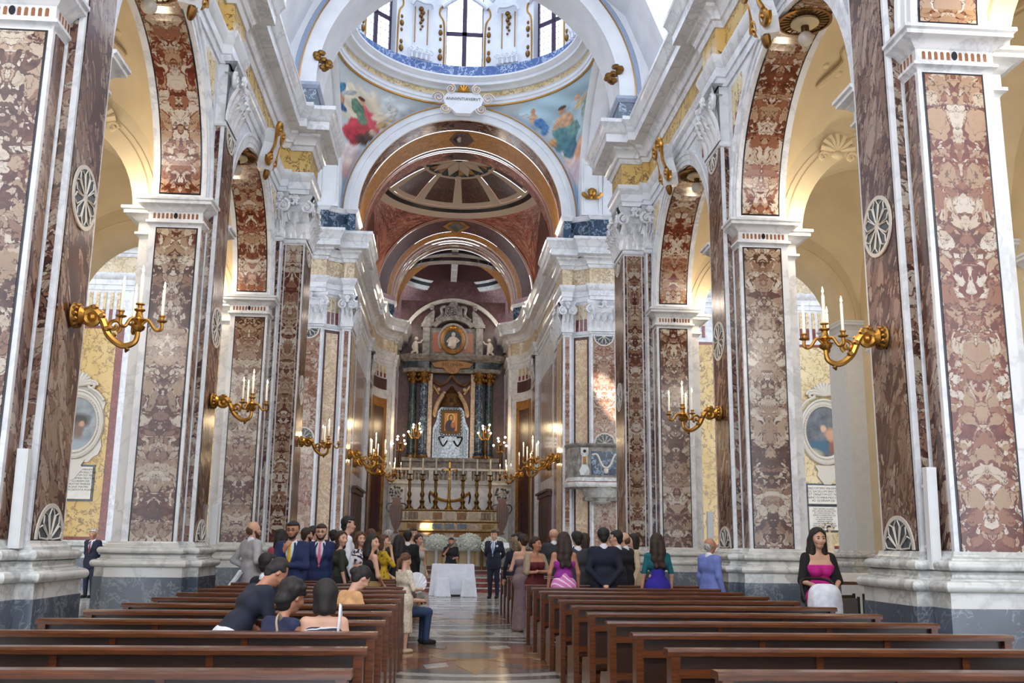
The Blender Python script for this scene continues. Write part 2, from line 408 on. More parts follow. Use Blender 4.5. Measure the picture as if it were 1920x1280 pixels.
def wheel(parent, c, r, du, dn, half=0, spokes=10):
    """inlaid wheel of radiating loops; half=1 upper half, -1 lower half"""
    c = Vector(c); du = Vector(du); dn = Vector(dn); uz = Vector((0, 0, 1))
    a0, a1 = (0, 2*pi) if not half else ((0, pi) if half > 0 else (pi, 2*pi))
    P = lambda rr, a, d: c+du*cos(a)*rr+uz*sin(a)*rr+dn*d
    n = 28 if not half else 16
    d = MB(); d.arc([(0, 0), (r*.95, 0), (r*.95, .012), (0, .012)], P, a0, a1, n, caps=False); o = d.build('wheel_ground', 'inlay_slate', parent)
    w_ = MB(); w_.arc([(r*.92, .005), (r*1.05, .005), (r*1.05, .022), (r*.92, .022)], P, a0, a1, n, caps=False)
    w_.arc([(0, .005), (r*.17, .005), (r*.17, .022), (0, .022)], P, a0, a1, n//2, caps=False)
    k = spokes if not half else spokes//2+1
    for i in range(k):
        a = a0+(a1-a0)*(i if not half else i)/(k if not half else k-1)
        for s_ in (-1, 1):
            if half and ((i == 0 and s_ < 0) or (i == k-1 and s_ > 0)): continue
            da = (a1-a0)/(k if not half else k-1)*.1*s_
            q = [P(r*.15, a+da*.3, .02), P(r*.75, a+da, .02), P(r*.9, a+da*4, .02)]
            w_.tube(q, r*.026, 4, cap=False)
    w_.build('wheel_tracery', 'inlay_white', o)
def capital(parent, pts, s, z0=ZC0, z1=ZC1, depth=.16):
    """composite capital on a wall run pts[0]->pts[1] (local plan), outward normal on the left; bell, leaves, volutes, abacus"""
    p0, p1 = Vector(pts[0]), Vector(pts[1]); L = (p1-p0).length; t = (p1-p0)/L; nn = Vector((-t.y, t.x)); H = z1-z0
    F = lambda u, d, z: ((p0.x+t.x*u+nn.x*d)*s, p0.y+t.y*u+nn.y*d, z)
    b = MB()
    b.grid(lambda i, j: F(L*i+(i-.5)*.10*j**3, .02+.10*j**3, z0+.06+(H*.78)*j), 8, 6)
    ab = []
    for sg in (0,):
        n = 10
        for zz in (z0+H*.84, z0+H*.9, z0+H*.93, z1):
            ex = {0: .08, 1: .11, 2: .14, 3: .14}[[z0+H*.84, z0+H*.9, z0+H*.93, z1].index(zz)]
            ab.append([F(-ex+(L+2*ex)*i/n, ex+.03-.09*sin(pi*i/n), zz) for i in range(n+1)])
    vs = [p for r_ in ab for p in r_]
    b.add(vs, [(j*11+i, j*11+i+1, (j+1)*11+i+1, (j+1)*11+i) for j in range(3) for i in range(10)])
    b.add([F(-.14, .17, z1), F(L+.14, .17, z1), F(L+.14, -.05, z1), F(-.14, -.05, z1)], [(0, 1, 2, 3)])
    b.add([F(-.08, .11, z0+H*.84), F(L+.08, .11, z0+H*.84), F(L+.08, -.05, z0+H*.84), F(-.08, -.05, z0+H*.84)], [(0, 1, 2, 3)])
    o = b.build('capital', 'white_marble', parent, smooth=True)
    for u, sg in ((.02, 1), (L-.02, -1)):
        v = MB(); c = F(u-sg*.03, .14, z0+H*.70)
        v.tube(spiral(c, .15, .03, 1.6, radians(100), (t.x*s*sg, t.y*sg, 0), (0, 0, 1), 22), [.045-.022*i/22 for i in range(23)], 5)
        v.ball(F(u-sg*.03, .15, z0+H*.70), .045, 8, 5)
        v.tube([F(u+sg*.1, .05, z0+H*.45), F(u+sg*.06, .1, z0+H*.6), F(u-sg*.01, .15, z0+H*.81)], [.03, .035, .04], 6)
        v.build('volute', 'white_marble', o, smooth=True)
    l = MB()
    def leaf(u, zz, hgt, wd, out):
        l.grid(lambda i, j: F(u+(i-.5)*wd*(1-.45*j*j)*(1+.12*sin(j*14)), .03+out*(j**2.2)+.05*(1-(2*i-1)**2)*(.4+.6*j)-.0, zz+hgt*(j if j < .8 else .8+.1*sin((j-.8)*8))), 6, 9)
    k = max(2, round(L/.24))
    for i in range(k): leaf(L*(i+.5)/k, z0+.05, H*.36, L/k*1.05, .13)
    for i in range(k+1): leaf(L*i/k, z0+.05, H*.6, L/k*.9, .17)
    l.build('leaves', 'white_marble', o, smooth=True)
    fl = MB()
    for i in range(6):
        a = 2*pi*i/6; fl.ball(F(L/2+.055*cos(a), .18, z0+H*.9+.055*sin(a)), .045, 6, 4)
    fl.ball(F(L/2, .21, z0+H*.9), .035, 6, 4)
    for u in (L*.28, L*.72):
        fl.tube([F(L/2, .17, z0+H*.86), F((u+L/2)/2, .19, z0+H*.76), F(u, .2, z0+H*.78)], [.03, .035, .025], 6)
    fl.build('flower', 'white_marble', o, smooth=True)
    return o
def framed_strip(parent, p, u0, u1, v0, v1, du, dn, mat_, name='marble_panel', line=.0):
    if line:
        b = MB(); panel_uv(b, p, u0-line, u1+line, v0-line, v1+line, du, dn, .006); b.build('black_border', 'black_line', parent)
    m = MB(); panel_uv(m, p, u0, u1, v0, v1, du, dn, .012); return m.build(name, mat_, parent)
def make_impost(t, s, path, frz=True):
    m = MB(); m.sweep(path, IMPOST, mx=s); imp = m.build('impost', 'white_marble', t, smooth=True)
    return imp
def niches(imp, s, x0, x1, y, n=11):
    """inlaid flutes of the impost frieze, a dark oval in the middle"""
    for i in range(n):
        x = x0+(x1-x0)*(i+.5)/n
        if i == n//2:
            m = MB(); m.arc([(0, 0), (1, 0), (1, .012), (0, .012)], lambda r, a, d: (s*(x+.032*r*cos(a)), y-.012-d, 6.635+.05*r*sin(a)), 0, 2*pi, 14, caps=False)
            m.build('dark_oval', 'black_line', imp)
        else:
            m = MB(); w_ = .019
            pts = [(-w_, 6.585), (w_, 6.585), (w_, 6.66)]+[(w_*cos(a), 6.66+w_*sin(a)) for a in (radians(45), radians(90), radians(135))]+[(-w_, 6.66)]
            m.add([(s*(x+a), y-.0165, z) for a, z in pts]+[(s*(x+a), y-.013, z) for a, z in pts], [tuple(range(7))]+[(k, (k+1) % 7, 7+(k+1) % 7, 7+k) for k in range(7)])
            m.build('flute', 'inlay_brown', imp)
ORD = {1: 'nearest', 2: 'second'}
def make_pier(s, k):
    y = PY[k]
    t = thing('pier', f'{ORD[k]} {POS[s]} nave pier of red breccia panels framed in white marble', 'pier', (0, y, 0))
    m = MB(); m.sweep(PIER, PLINTH, closed=True, mx=s); m.build('plinth', 'grey_marble', t)
    m = MB(); m.sweep(PIER, BASE, closed=True, mx=s); m.build('base_moulding', 'base_marble', t, smooth=True)
    m = MB(); m.prism([(x*s, yy) for x, yy in PIER], 1.48, 6.6); m.build('shaft', 'white_marble', t)
    m = MB(); m.prism([(x*s, yy) for x, yy in [(4.27, .34), (4.27, 1.2), (4.5, 1.2), (4.5, .34)]], 6.6, 9.6); m.build('giant_pilaster', 'white_marble', t)
    # jamb faces, near and far
    framed_strip(t, (s*4.81, 0, 0), -.31, .31, 1.487, 6.42, (1, 0, 0), (0, -1, 0), 'breccia' if k == 1 and s < 0 or k == 2 else 'breccia_warm', line=.022)
    framed_strip(t, (s*4.81, 1.54, 0), -.31, .31, 1.487, 6.42, (1, 0, 0), (0, 1, 0), 'breccia', line=.022)
    nx = (-s, 0, 0)
    for ya, yb in ((.06, .27), (1.27, 1.48)):
        framed_strip(t, (s*4.43, 0, 0), ya, yb, 1.5, 6.44, (0, 1, 0), nx, 'breccia_mid')
    for xx, yv, d in ((4.35, .34, -1), (4.35, 1.2, 1)):
        framed_strip(t, (s*xx, yv, 0), -.02, .055, 1.5, 8.36, (s, 0, 0), (0, d, 0), 'breccia_dark')
    framed_strip(t, (s*4.27, .77, 0), -.37, .37, 1.5, 8.36, (0, 1, 0), nx, 'breccia_mid', 'pilaster_panel', line=.012)
    wheel(t, (s*4.258, .77, 4.98), .325, (0, 1, 0), nx)
    wheel(t, (s*4.258, .77, 1.5), .33, (0, 1, 0), nx, 1)
    wheel(t, (s*4.258, .77, 8.36), .3, (0, 1, 0), nx, -1)
    imp = make_impost(t, s, [(5.25, 1.0), (5.25, 0), (4.43, 0), (4.43, .34)])
    niches(imp, s, 4.47, 5.21, 0)
    for i in range(4):
        m = MB(); yy = .06+.075*i; m.box(s*4.413-.003, s*4.413+.003, yy, yy+.035, 6.585, 6.68); m.build('flute', 'inlay_brown', imp)
    m = MB(); m.sweep([(5.47, 1.29), (5.47, .25), (5.25, .25)], [(a*1.25, 6.9-(6.9-z)*1.1-.1) for a, z in IMPOST], mx=s); m.build('impost', 'plaster_white', t, smooth=True)
    m = MB(); m.sweep([(4.43, 1.2), (4.43, 1.54), (5.25, 1.54)], IMPOST, mx=s); m.build('impost', 'white_marble', t, smooth=True)
    # astragal + capital
    m = MB(); m.sweep([(4.43, .34), (4.27, .34), (4.27, 1.2), (4.43, 1.2)], [(0, 8.36), (.03, 8.37), (.045, 8.4), (.03, 8.43), (.02, 8.46), (0, 8.46)], mx=s); m.build('astragal', 'white_marble', t, smooth=True)
    capital(t, ((4.27, 1.2), (4.27, .34)) if False else ((4.27, .34), (4.27, 1.2)), s)
    return t
for s in (-1, 1):
    for k in (1, 2): make_pier(s, k)

# ---------------------------------------------------------------- arcade walls (setting)
def arch_wall(mb, y0, y1, x0, x1, s, ztop, n=32):
    yc = (y0+y1)/2
    for x in (x0, x1):
        def outer(a):
            c_, s_ = cos(a), sin(a); hw = (y1-y0)/2; hh = ztop-ZS
            k = min(hw/abs(c_) if abs(c_) > 1e-6 else 1e9, hh/s_ if s_ > 1e-6 else 1e9)
            return (s*x, yc+c_*k, ZS+s_*k)
        aa = sorted(set([pi*i/n for i in range(n+1)]+[math.atan2(ztop-ZS, (y1-y0)/2), pi-math.atan2(ztop-ZS, (y1-y0)/2)]))
        vs = []
        for a in aa: vs += [(s*x, yc+AR*cos(a), ZS+AR*sin(a)), outer(a)]
        mb.add(vs, [(2*i, 2*i+1, 2*i+3, 2*i+2) for i in range(len(aa)-1)])
    mb.arc([(AR, x0), (AR, x1)], lambda r, a, w_: (s*w_, yc+r*cos(a), ZS+r*sin(a)), 0, pi, n, closed=False)
WALL = {}
for s in (-1, 1):
    m = MB()
    for k in range(3):
        arch_wall(m, PY[k]+PLEN, PY[k+1], 4.43, 5.25, s, 9.6)
        # impost blocks over the pier and solid above
    for k in range(4):
        m.box(min(s*4.432, s*5.248), max(s*4.432, s*5.248), PY[k]+.01, PY[k]+PLEN-.01, 6.6, 9.6)
    m.box(min(s*4.5, s*5.2), max(s*4.5, s*5.2), 4.0, 22.6, 9.58, 11.5)
    W = WALL[s] = struct(m.build('wall_'+POS[s], 'white_marble'))
    for k in range(3):
        y0 = PY[k]+PLEN; y1 = PY[k+1]; yc = (y0+y1)/2
        fn = lambda r, a, x: (s*x, yc+r*cos(a), ZS+r*sin(a))
        b = MB(); b.arc([(AR-.006, 4.478), (AR-.006, 5.142)], fn, .022, pi-.022, 40, closed=False); b.build('black_border', 'black_line', W)
        b = MB(); b.arc([(AR-.012, 4.50), (AR-.012, 5.12)], fn, .034, pi-.034, 48, uvw=AR, closed=False, caps=False); b.build('arch_soffit_panel', 'breccia_warm', W)
        b = MB()
        b.arc([(AR, 4.44), (AR, 4.40), (AR+.09, 4.40), (AR+.1, 4.385), (AR+.2, 4.385), (AR+.215, 4.36), (AR+.27, 4.35), (AR+.29, 4.37), (AR+.29, 4.44)], fn, 0, pi, 40)
        b.build('archivolt', 'white_marble', W, smooth=True)
        # spandrel flutes of pale yellow and red inlay
        for sd in (-1, 1):
            for i in range(4):
                yy = yc+sd*(AR-.18-.16*i+.22); lo = ZS+sqrt(max(.05, (AR+.36)**2-(yy-yc)**2)) if abs(yy-yc) < AR+.36 else 8.0
                if lo > 9.2: continue
                for z0, z1, mt in ((lo, lo+(9.38-lo)*.35, 'red_marble'), (lo+(9.38-lo)*.35, 9.38, 'siena_light')):
                    b = MB(); b.box(min(s*4.415, s*4.432), max(s*4.415, s*4.432), yy-.045, yy+.045, z0, z1); b.build('spandrel_flute', mt, W)
        # lamp hanging under the crown
        L = thing('arch_lamp', f"pale disc lamp with globe bulb under the {['', 'nearer', 'farther'][k]} {POS[s]} arch crown" if k else f'pale disc lamp under the arch above the {POS[s]} camera side', 'lamp', (s*4.81, yc, ZS+AR-.02)) if k else None
        if L:
            q = MB(); q.lathe([(.36, 0), (.40, -.01), (.40, -.03), (.36, -.035)], 28, cap=False); q.build('rim', 'gilt_old', L, smooth=True)
            q = MB(); q.lathe([(.36, -.004), (.36, -.012)], 24); q.build('rosette_plate', 'bronze', L)
            q = MB()
            for i in range(24):
                a = 2*pi*i/24; q.tube([(.18*cos(a), .18*sin(a), -.02), (.36*cos(a), .36*sin(a), -.02)], .008, 4)
            q.build('ray', 'gilt_old', L)
            q = MB(); q.lathe([(.20, -.02), (.21, -.06), (.17, -.09), (.05, -.1)], 20); q.build('reflector', 'plaster_cream', L, smooth=True)
            q = MB(); q.lathe([(.06, -.1), (.06, -.2), (.05, -.22)], 12); q.build('socket', 'bronze', L, smooth=True)
            q = MB(); q.ball((0, 0, -.3), .115, 14, 9); q.build('globe_bulb', 'inlay_white', L, smooth=True)
    # attic above the cornice
    m = MB(); m.box(min(s*4.58, s*4.9), max(s*4.58, s*4.9), 4, 22.6, 11.5, 12.7)
    m.build('attic_wall', 'stucco', W)
    for y0, y1 in ((18.2, 21.9), (12.0, 16.2)):
        m = MB(); m.box(min(s*4.53, s*4.59), max(s*4.53, s*4.59), y0, y1, 11.85, 12.6); m.build('attic_panel', 'stucco_blue', W)
        m = MB(); m.box(min(s*4.51, s*4.56), max(s*4.51, s*4.56), y0+.1, y1-.1, 11.95, 12.5); m.build('attic_panel', 'stucco', W)
# ---------------------------------------------------------------- crossing piers and the long entablature
XP = [(5.47, .25), (5.25, .25), (5.25, 0), (4.43, 0), (4.43, .35), (4.27, .35), (4.27, .51), (3.77, .51), (3.77, 1.75), (4.3, 1.75), (5.47, 1.75)]
for s in (-1, 1):
    y = PY[3]
    t = thing('crossing_pier', f'{POS[s]} crossing pier of breccia strips at the front edge of the dome', 'pier', (0, y, 0))
    m = MB(); m.sweep(XP, PLINTH, closed=True, mx=s); m.build('plinth', 'grey_marble', t)
    m = MB(); m.sweep(XP, BASE, closed=True, mx=s); m.build('base_moulding', 'base_marble', t, smooth=True)
    m = MB(); m.prism([(x*s, yy) for x, yy in XP], 1.48, 6.6)
    m.prism([(x*s, yy) for x, yy in [(4.43, .35), (4.27, .35), (4.27, .51), (3.77, .51), (3.77, 1.75), (5.2, 1.75), (5.2, .35)]], 6.6, 11.4); m.build('shaft', 'white_marble', t)
    framed_strip(t, (s*4.81, 0, 0), -.31, .31, 1.487, 6.42, (1, 0, 0), (0, -1, 0), 'breccia', line=.022)
    nx = (-s, 0, 0)
    framed_strip(t, (s*4.43, 0, 0), .06, .28, 1.5, 6.44, (0, 1, 0), nx, 'breccia_mid')
    framed_strip(t, (s*4.35, .35, 0), -.03, .05, 1.5, 8.36, (s, 0, 0), (0, -1, 0), 'breccia_dark')
    framed_strip(t, (s*4.02, .51, 0), -.17, .17, 1.5, 8.3, (1, 0, 0), (0, -1, 0), 'breccia', 'pilaster_panel')
    framed_strip(t, (s*3.815, .51, 0), -.025, .02, 1.5, 8.3, (1, 0, 0), (0, -1, 0), 'breccia_dark')
    framed_strip(t, (s*4.235, .51, 0), -.02, .025, 1.5, 8.3, (1, 0, 0), (0, -1, 0), 'breccia_dark')
    framed_strip(t, (s*3.77, 0, 0), .62, 1.66, 1.5, 8.3, (0, 1, 0), nx, 'breccia_mid', 'pilaster_panel')
    for z, h in ((4.98, 0), (1.5, 1), (8.3, -1)): wheel(t, (s*3.758, 1.14, z), .33, (0, 1, 0), nx, h)
    imp = make_impost(t, s, [(5.25, 1.0), (5.25, 0), (4.43, 0), (4.43, .35)]); niches(imp, s, 4.47, 5.21, 0)
    m = MB(); m.sweep([(5.47, 1.29), (5.47, .25), (5.25, .25)], [(a*1.25, 6.9-(6.9-z)*1.1-.1) for a, z in IMPOST], mx=s); m.build('impost', 'plaster_white', t, smooth=True)
    m = MB(); m.sweep([(4.43, .35), (4.27, .35), (4.27, .51), (3.77, .51), (3.77, 1.75)], [(0, 8.33), (.03, 8.34), (.045, 8.38), (.03, 8.41), (.02, 8.46), (0, 8.46)], mx=s); m.build('astragal', 'white_marble', t, smooth=True)
    capital(t, ((4.27, .51), (3.77, .51)), s); capital(t, ((3.77, .62), (3.77, 1.7)), s); capital(t, ((4.43, .35), (4.29, .35)), s)
ENT = [(4.43, 4.0)]
for k in (1, 2): ENT += [(4.43, PY[k]+.34), (4.27, PY[k]+.34), (4.27, PY[k]+1.2), (4.43, PY[k]+1.2)]
ENT += [(4.43, PY[3]+.35), (4.27, PY[3]+.35), (4.27, PY[3]+.51), (3.77, PY[3]+.51), (3.77, PY[3]+1.75), (4.3, PY[3]+1.75), (7, PY[3]+1.75)]
CH = [(15, 31.9), (5.25, 31.9), (5.25, 31.4), (4.38, 31.4), (4.38, 31.52), (3.84, 31.86), (3.78, 31.70), (3.5, 31.70), (3.5, 33.4), (3.64, 33.4), (3.64, 41.2), (3.5, 41.2), (3.5, 42.4)]
CURVE = [(3.5-.75*sin(a), 44.3-1.9*cos(a)) if False else (2.75+.75*cos(a), 42.4+1.9*sin(a)) for a in [radians(x) for x in (15, 30, 45, 60, 75)]]
CH += CURVE+[(2.75, 44.4), (2.75, 45.0), (2.62, 45.0), (2.62, 47.6)]
for s in (-1, 1):
    W = WALL[s]
    for nm, prof, mt in (('architrave', ARCHI, 'white_marble'), ('frieze', FRIEZE, 'siena'), ('cornice', CORN, 'white_marble')):
        m = MB(); m.sweep(ENT, prof, mx=s); m.build(nm, mt, W, smooth=True)
        m = MB(); m.sweep(CH, prof, mx=s); m.build(nm, 'frieze_pale' if nm == 'frieze' else mt, W, smooth=True)

# nave vault with a lunette window over every bay (above the picture, it shapes the daylight)
m = MB(); NY = 37; YV0, YV1 = -3.0, 22.5
def _vp(a, y): return (4.6*cos(a), y, 12.6+4.0*sin(a))
WIN = [(-1.0, 2.0), (5.4, 8.4), (11.6, 14.6), (17.9, 20.9)]
ys = sorted(set([YV0, YV1]+[v for w_ in WIN for v in w_])); aa = [0, .12, .55, 1.0, pi/2, pi-1.0, pi-.55, pi-.12, pi]
for j in range(len(ys)-1):
    for i in range(len(aa)-1):
        ym = (ys[j]+ys[j+1])/2
        if i in (1, 2, 5, 6) and any(a <= ym <= b for a, b in WIN): continue
        m.add([_vp(aa[i], ys[j]), _vp(aa[i+1], ys[j]), _vp(aa[i+1], ys[j+1]), _vp(aa[i], ys[j+1])], [(0, 1, 2, 3)])
struct(m.build('ceiling_nave', 'stucco'))
# unseen west end, added to cut frontal daylight: side walls, front wall with door opening
m = MB(); m.box(-9.8, 9.8, -3.4, -3.1, 5.2, 17); m.box(-9.8, -2.6, -3.4, -3.1, 0, 5.2); m.box(2.6, 9.8, -3.4, -3.1, 0, 5.2)
struct(m.build('wall_west', 'plaster_white'))
for s in (-1, 1):
    m = MB(); m.box(min(s*4.5, s*5.2), max(s*4.5, s*5.2), -3.1, 2.98, 0, 12.7); m.build('west_bay_wall', 'plaster_white', WALL[s])
# ---------------------------------------------------------------- chancel walls, crossing, domes (setting)
def xz(y, zc=12.5):
    return lambda r, a, w_: (r*cos(a), y+w_, zc+r*sin(a))
for s in (-1, 1):
    W = WALL[s]
    m = MB(); m.sweep(CH, [(-.3, 0), (0, 0), (0, 11.5), (-.3, 11.5)], mx=s); m.build('chancel_wall', 'white_marble', W)
    m = MB(); m.sweep(CH, PLINTH, mx=s); m.build('plinth', 'grey_marble', W)
    m = MB(); m.sweep(CH, BASE, mx=s); m.build('base_moulding', 'base_marble', W, smooth=True)
    at = CH[2:-2]
    m = MB(); m.sweep(at, [(-.3, 11.5), (-.02, 11.5), (-.02, 12.36), (-.3, 12.36)], mx=s); m.build('attic_block', 'blue_marble', W)
    m = MB(); m.sweep(at, [(-.3, 12.34), (0, 12.34), (.03, 12.38), (.05, 12.42), (.08, 12.46), (.08, 12.5), (-.3, 12.5)], mx=s); m.build('attic_cap', 'white_marble', W)
    # attic pedestals on the near crossing piers
    for nm, o0, z0, z1, mt in (('attic_block', 0, 11.5, 12.3, 'blue_marble'), ('attic_cap', .07, 12.3, 12.46, 'cap_bluegrey')):
        m = MB(); pth = [(4.6, PY[3]+.45), (4.2, PY[3]+.45), (4.2, PY[3]+.6), (3.72, PY[3]+.6), (3.72, PY[3]+1.75), (4.6, PY[3]+1.75)]
        prof = [(-.3, z0), (o0*.2, z0), (o0, z0+(z1-z0)*.5), (o0, z1), (-.3, z1)]
        m.sweep(pth, prof, mx=s); m.build(nm, mt, W)
    # far crossing pier faces: two panelled pilasters with a canted bay between them
    nrm = (0, -1, 0)
    P0, P1 = Vector((s*4.36, 31.53, 0)), Vector((s*3.86, 31.85, 0)); dc = (P1-P0).normalized(); mid = (P0+P1)/2
    nc = Vector((dc.y, -dc.x, 0))*(1 if s < 0 else -1)
    if nc.y > 0: nc = -nc
    for zz0, zz1 in ((1.5, 8.3),):
        framed_strip(W, (s*4.815, 31.4, 0), -.36, .36, zz0, zz1, (1, 0, 0), nrm, 'breccia_pale', 'pilaster_panel')
        wheel(W, (s*4.815, 31.388, 8.3), .33, (1, 0, 0), nrm, -1); wheel(W, (s*4.815, 31.388, 4.75), .33, (1, 0, 0), nrm, 1)
        b = MB(); panel_uv(b, mid, -.27, .27, 1.5, 8.3, dc, nc, .008); b.build('panel_border', 'plum_marble', W)
        b = MB(); panel_uv(b, mid, -.21, .21, 1.6, 8.2, dc, nc, .014); b.build('canted_panel', 'alabaster', W)
        framed_strip(W, (s*3.64, 31.7, 0), -.07, .07, zz0, zz1, (1, 0, 0), nrm, 'breccia_pale', 'pilaster_panel')
        for ya, yb, mt in ((31.82, 32.1, 'breccia_mid'), (32.2, 33.2, 'alabaster')):
            framed_strip(W, (s*3.5, 0, 0), ya, yb, zz0, zz1, (0, 1, 0), (-s, 0, 0), mt, 'pilaster_panel')
    for sgn in range(3):
        for mt, z0, z1 in (('siena_light', 8.9, 9.4), ('red_marble', 8.5, 8.9)):
            b = MB(); panel_uv(b, mid, -.2+.145*sgn, -.1+.145*sgn, z0, z1, dc, nc, .012); b.build('spandrel_flute', mt, W)
    for zz in (8.36, 4.4):
        m = MB(); m.sweep(CH[1:10], [(0, zz), (.03, zz+.01), (.045, zz+.04), (.03, zz+.07), (0, zz+.1)], mx=s); 
        if zz > 8: m.build('astragal', 'white_marble', W, smooth=True)
    capital(W, ((5.25, 31.4), (4.38, 31.4)), s); capital(W, ((3.78, 31.7), (3.5, 31.7)), s); capital(W, ((3.5, 31.85), (3.5, 33.3)), s)
    # chancel side wall bays
    for ya, yb, mt in ((33.6, 34.3, 'breccia_mid'), (34.5, 35.3, 'breccia_pale'), (40.2, 41.0, 'breccia_mid'), (36.0, 39.9, 'breccia_pale')):
        framed_strip(W, (s*3.64, 0, 0), ya, yb, 1.6 if yb-ya < 2 else 4.0, 8.2, (0, 1, 0), (-s, 0, 0), mt, 'pilaster_panel')
    capital(W, ((3.64, 33.6), (3.64, 35.2)), s); capital(W, ((3.5, 41.25), (3.5, 42.2)), s)
    framed_strip(W, (s*3.5, 0, 0), 41.35, 42.3, 1.6, 8.2, (0, 1, 0), (-s, 0, 0), 'breccia_mid', 'pilaster_panel')
    # curved wall with ochre frame and plum panel
    def cv(q, d):
        a = radians(8+72*q); return Vector((s*(2.75+(.75-d)*cos(a)), 42.4+(1.9-d)*sin(a), 0))
    for nm, q0, q1, z0, z1, d, mt in (('panel_frame', .06, .94, 1.6, 7.9, .015, 'ochre_marble'), ('curved_panel', .2, .8, 2.0, 7.5, .03, 'plum_marble'), ('panel_frame', .1, .9, 8.3, 8.8, .015, 'plum_marble')):
        m = MB(); m.grid(lambda i, j: cv(q0+(q1-q0)*i, d)+Vector((0, 0, z0+(z1-z0)*j)), 10, 1); m.build(nm, mt, W)
    for i in range(4):
        for mt, z0, z1 in (('siena_light', 9.05, 9.4), ('red_marble', 8.85, 9.05)):
            m = MB(); m.grid(lambda u, j: cv(.14+.2*i+.1*u, .02)+Vector((0, 0, z0+(z1-z0)*j)), 2, 1); m.build('spandrel_flute', mt, W)
    framed_strip(W, (s*2.75, 0, 0), 44.45, 44.9, 1.6, 8.2, (0, 1, 0), (-s, 0, 0), 'breccia_mid', 'pilaster_panel')
    framed_strip(W, (s*2.62, 0, 0), 45.1, 46.4, 1.6, 8.2, (0, 1, 0), (-s, 0, 0), 'breccia_pale', 'pilaster_panel')
    # wooden side doors of the choir
    D = struct(ob('door_%d' % (1 if s < 0 else 2), None)); D.location = (s*3.6, 37.9, .45)
    q = MB(); q.box(-.06, .06, -1.75, 1.75, 0, 2.85); q.build('door_frame', 'door_wood', D)
    q = MB(); q.box(-.12 if s > 0 else -.02, .02 if s > 0 else .12, -1.95, 1.95, 2.85, 3.0); q.box(-.2 if s > 0 else 0, 0 if s > 0 else .2, -2.05, 2.05, 3.0, 3.08); q.build('lintel', 'door_wood', D)
    for j in (-1, 1):
        q = MB(); q.box(min(-s*.09, -s*.05), max(-s*.09, -s*.05), -.8+j*.85, .8+j*.85, .1, 2.75); leafo = q.build('door_leaf', 'door_wood', D)
        for z0, z1 in ((.25, 1.2), (1.35, 2.6)):
            q = MB(); q.box(min(-s*.11, -s*.08), max(-s*.11, -s*.08), -.6+j*.85, .6+j*.85, z0, z1); q.build('panel', 'pew_panel', leafo)

CE = struct(ob('ceiling', None))
# near crossing arch (towards the nave) and far crossing arch
A = 4.05; YC = 27.95; ZP = 12.5
def ring(name, y, r0, r1, d, mt, parent=CE, zc=ZP, n=56, y1=None, a0=0, a1=pi):
    m = MB(); m.arc([(r0, 0), (r0, d), (r1, d), (r1, 0)], lambda r, a, w_: (r*cos(a), y-w_, zc+r*sin(a)), a0, a1, n); return m.build(name, mt, parent)
def barrel(name, r, y0, y1, mt, zc=ZP, n=56, a0=0, a1=pi, r1=None, k=1, uv=False):
    m = MB(); r1 = r if r1 is None else r1
    m.grid(lambda i, j: ((r+(r1-r)*j)*cos(a0+(a1-a0)*i), y0+(y1-y0)*j, zc+(r+(r1-r)*j)*sin(a0+(a1-a0)*i)), n, k,
           (lambda i, j: ((y1-y0)*(j-.5), (a1-a0)*i*r)) if uv else None)
    return m.build(name, mt, CE, smooth=True)
barrel('crossing_soffit', 3.77, 22.5, 23.9, 'stucco')
ring('crossing_arch', 22.55, 3.77, 4.15, .12, 'stucco'); ring('crossing_arch', 22.55, 4.15, 4.32, .05, 'stucco_blue')
ring('crossing_arch', 22.55, 4.14, 4.17, .14, 'gilt'); ring('crossing_arch', 22.55, 4.32, 4.75, .08, 'stucco'); ring('crossing_arch', 22.55, 3.74, 3.8, .14, 'stucco')
m = MB(); m.arc([(4.7, .04), (6.4, .04)], lambda r, a, w_: (r*cos(a), 22.55-w_, ZP+r*sin(a)), 0, pi, 40, closed=False); m.build('nave_end_wall', 'stucco', CE)
barrel('chancel_arch_face', 3.5, 31.9, 31.95, 'stucco', r1=4.05)
for r0, r1, d, mt in ((3.48, 3.56, .08, 'stucco'), (3.56, 3.74, .05, 'stucco'), (3.74, 3.80, .1, 'stucco'), (3.80, 3.96, .07, 'stucco'), (3.96, 3.99, .12, 'gilt'), (3.99, 4.06, .03, 'stucco_blue')):
    ring('archivolt', 31.95, r0, r1, d, mt)
# soffit of the chancel arch in bands of marble
for y0, y1, mt, r in ((31.95, 32.0, 'vault_line', 3.48), (32.0, 32.85, 'breccia_mid', 3.5), (32.85, 32.9, 'vault_line', 3.485), (32.9, 34.4, 'ochre_marble', 3.5), (34.4, 34.45, 'vault_line', 3.485), (34.45, 34.62, 'plum_marble', 3.49), (34.62, 34.68, 'vault_line', 3.47), (34.68, 34.78, 'plum_marble', 3.49), (34.78, 34.83, 'vault_line', 3.47), (34.83, 35.62, 'rosso', 3.49)):
    barrel('soffit_band', r, y0, y1, mt, uv=True)
for y0, y1 in ((32.1, 32.75), (33.0, 34.3), (34.9, 35.55)):
    yc = (y0+y1)/2; h = (y1-y0)/2; wd = .13 if h > .5 else .2
    for k_, (f_, mt, dd) in enumerate(((1., 'plum_marble', .012), (.7, 'black_line', .018), (.4, 'floor_pale', .024))):
        m = MB(); poly = [(cos(b), sin(b)) for b in [pi/3*i for i in range(6)]]
        m.add([((3.5-dd)*cos(pi/2+wd*f_*u), yc+h*f_*v*1.1, ZP+(3.5-dd)*sin(pi/2+wd*f_*u)) for u, v in poly], [tuple(range(6))]); m.build('soffit_medallion', mt, CE)
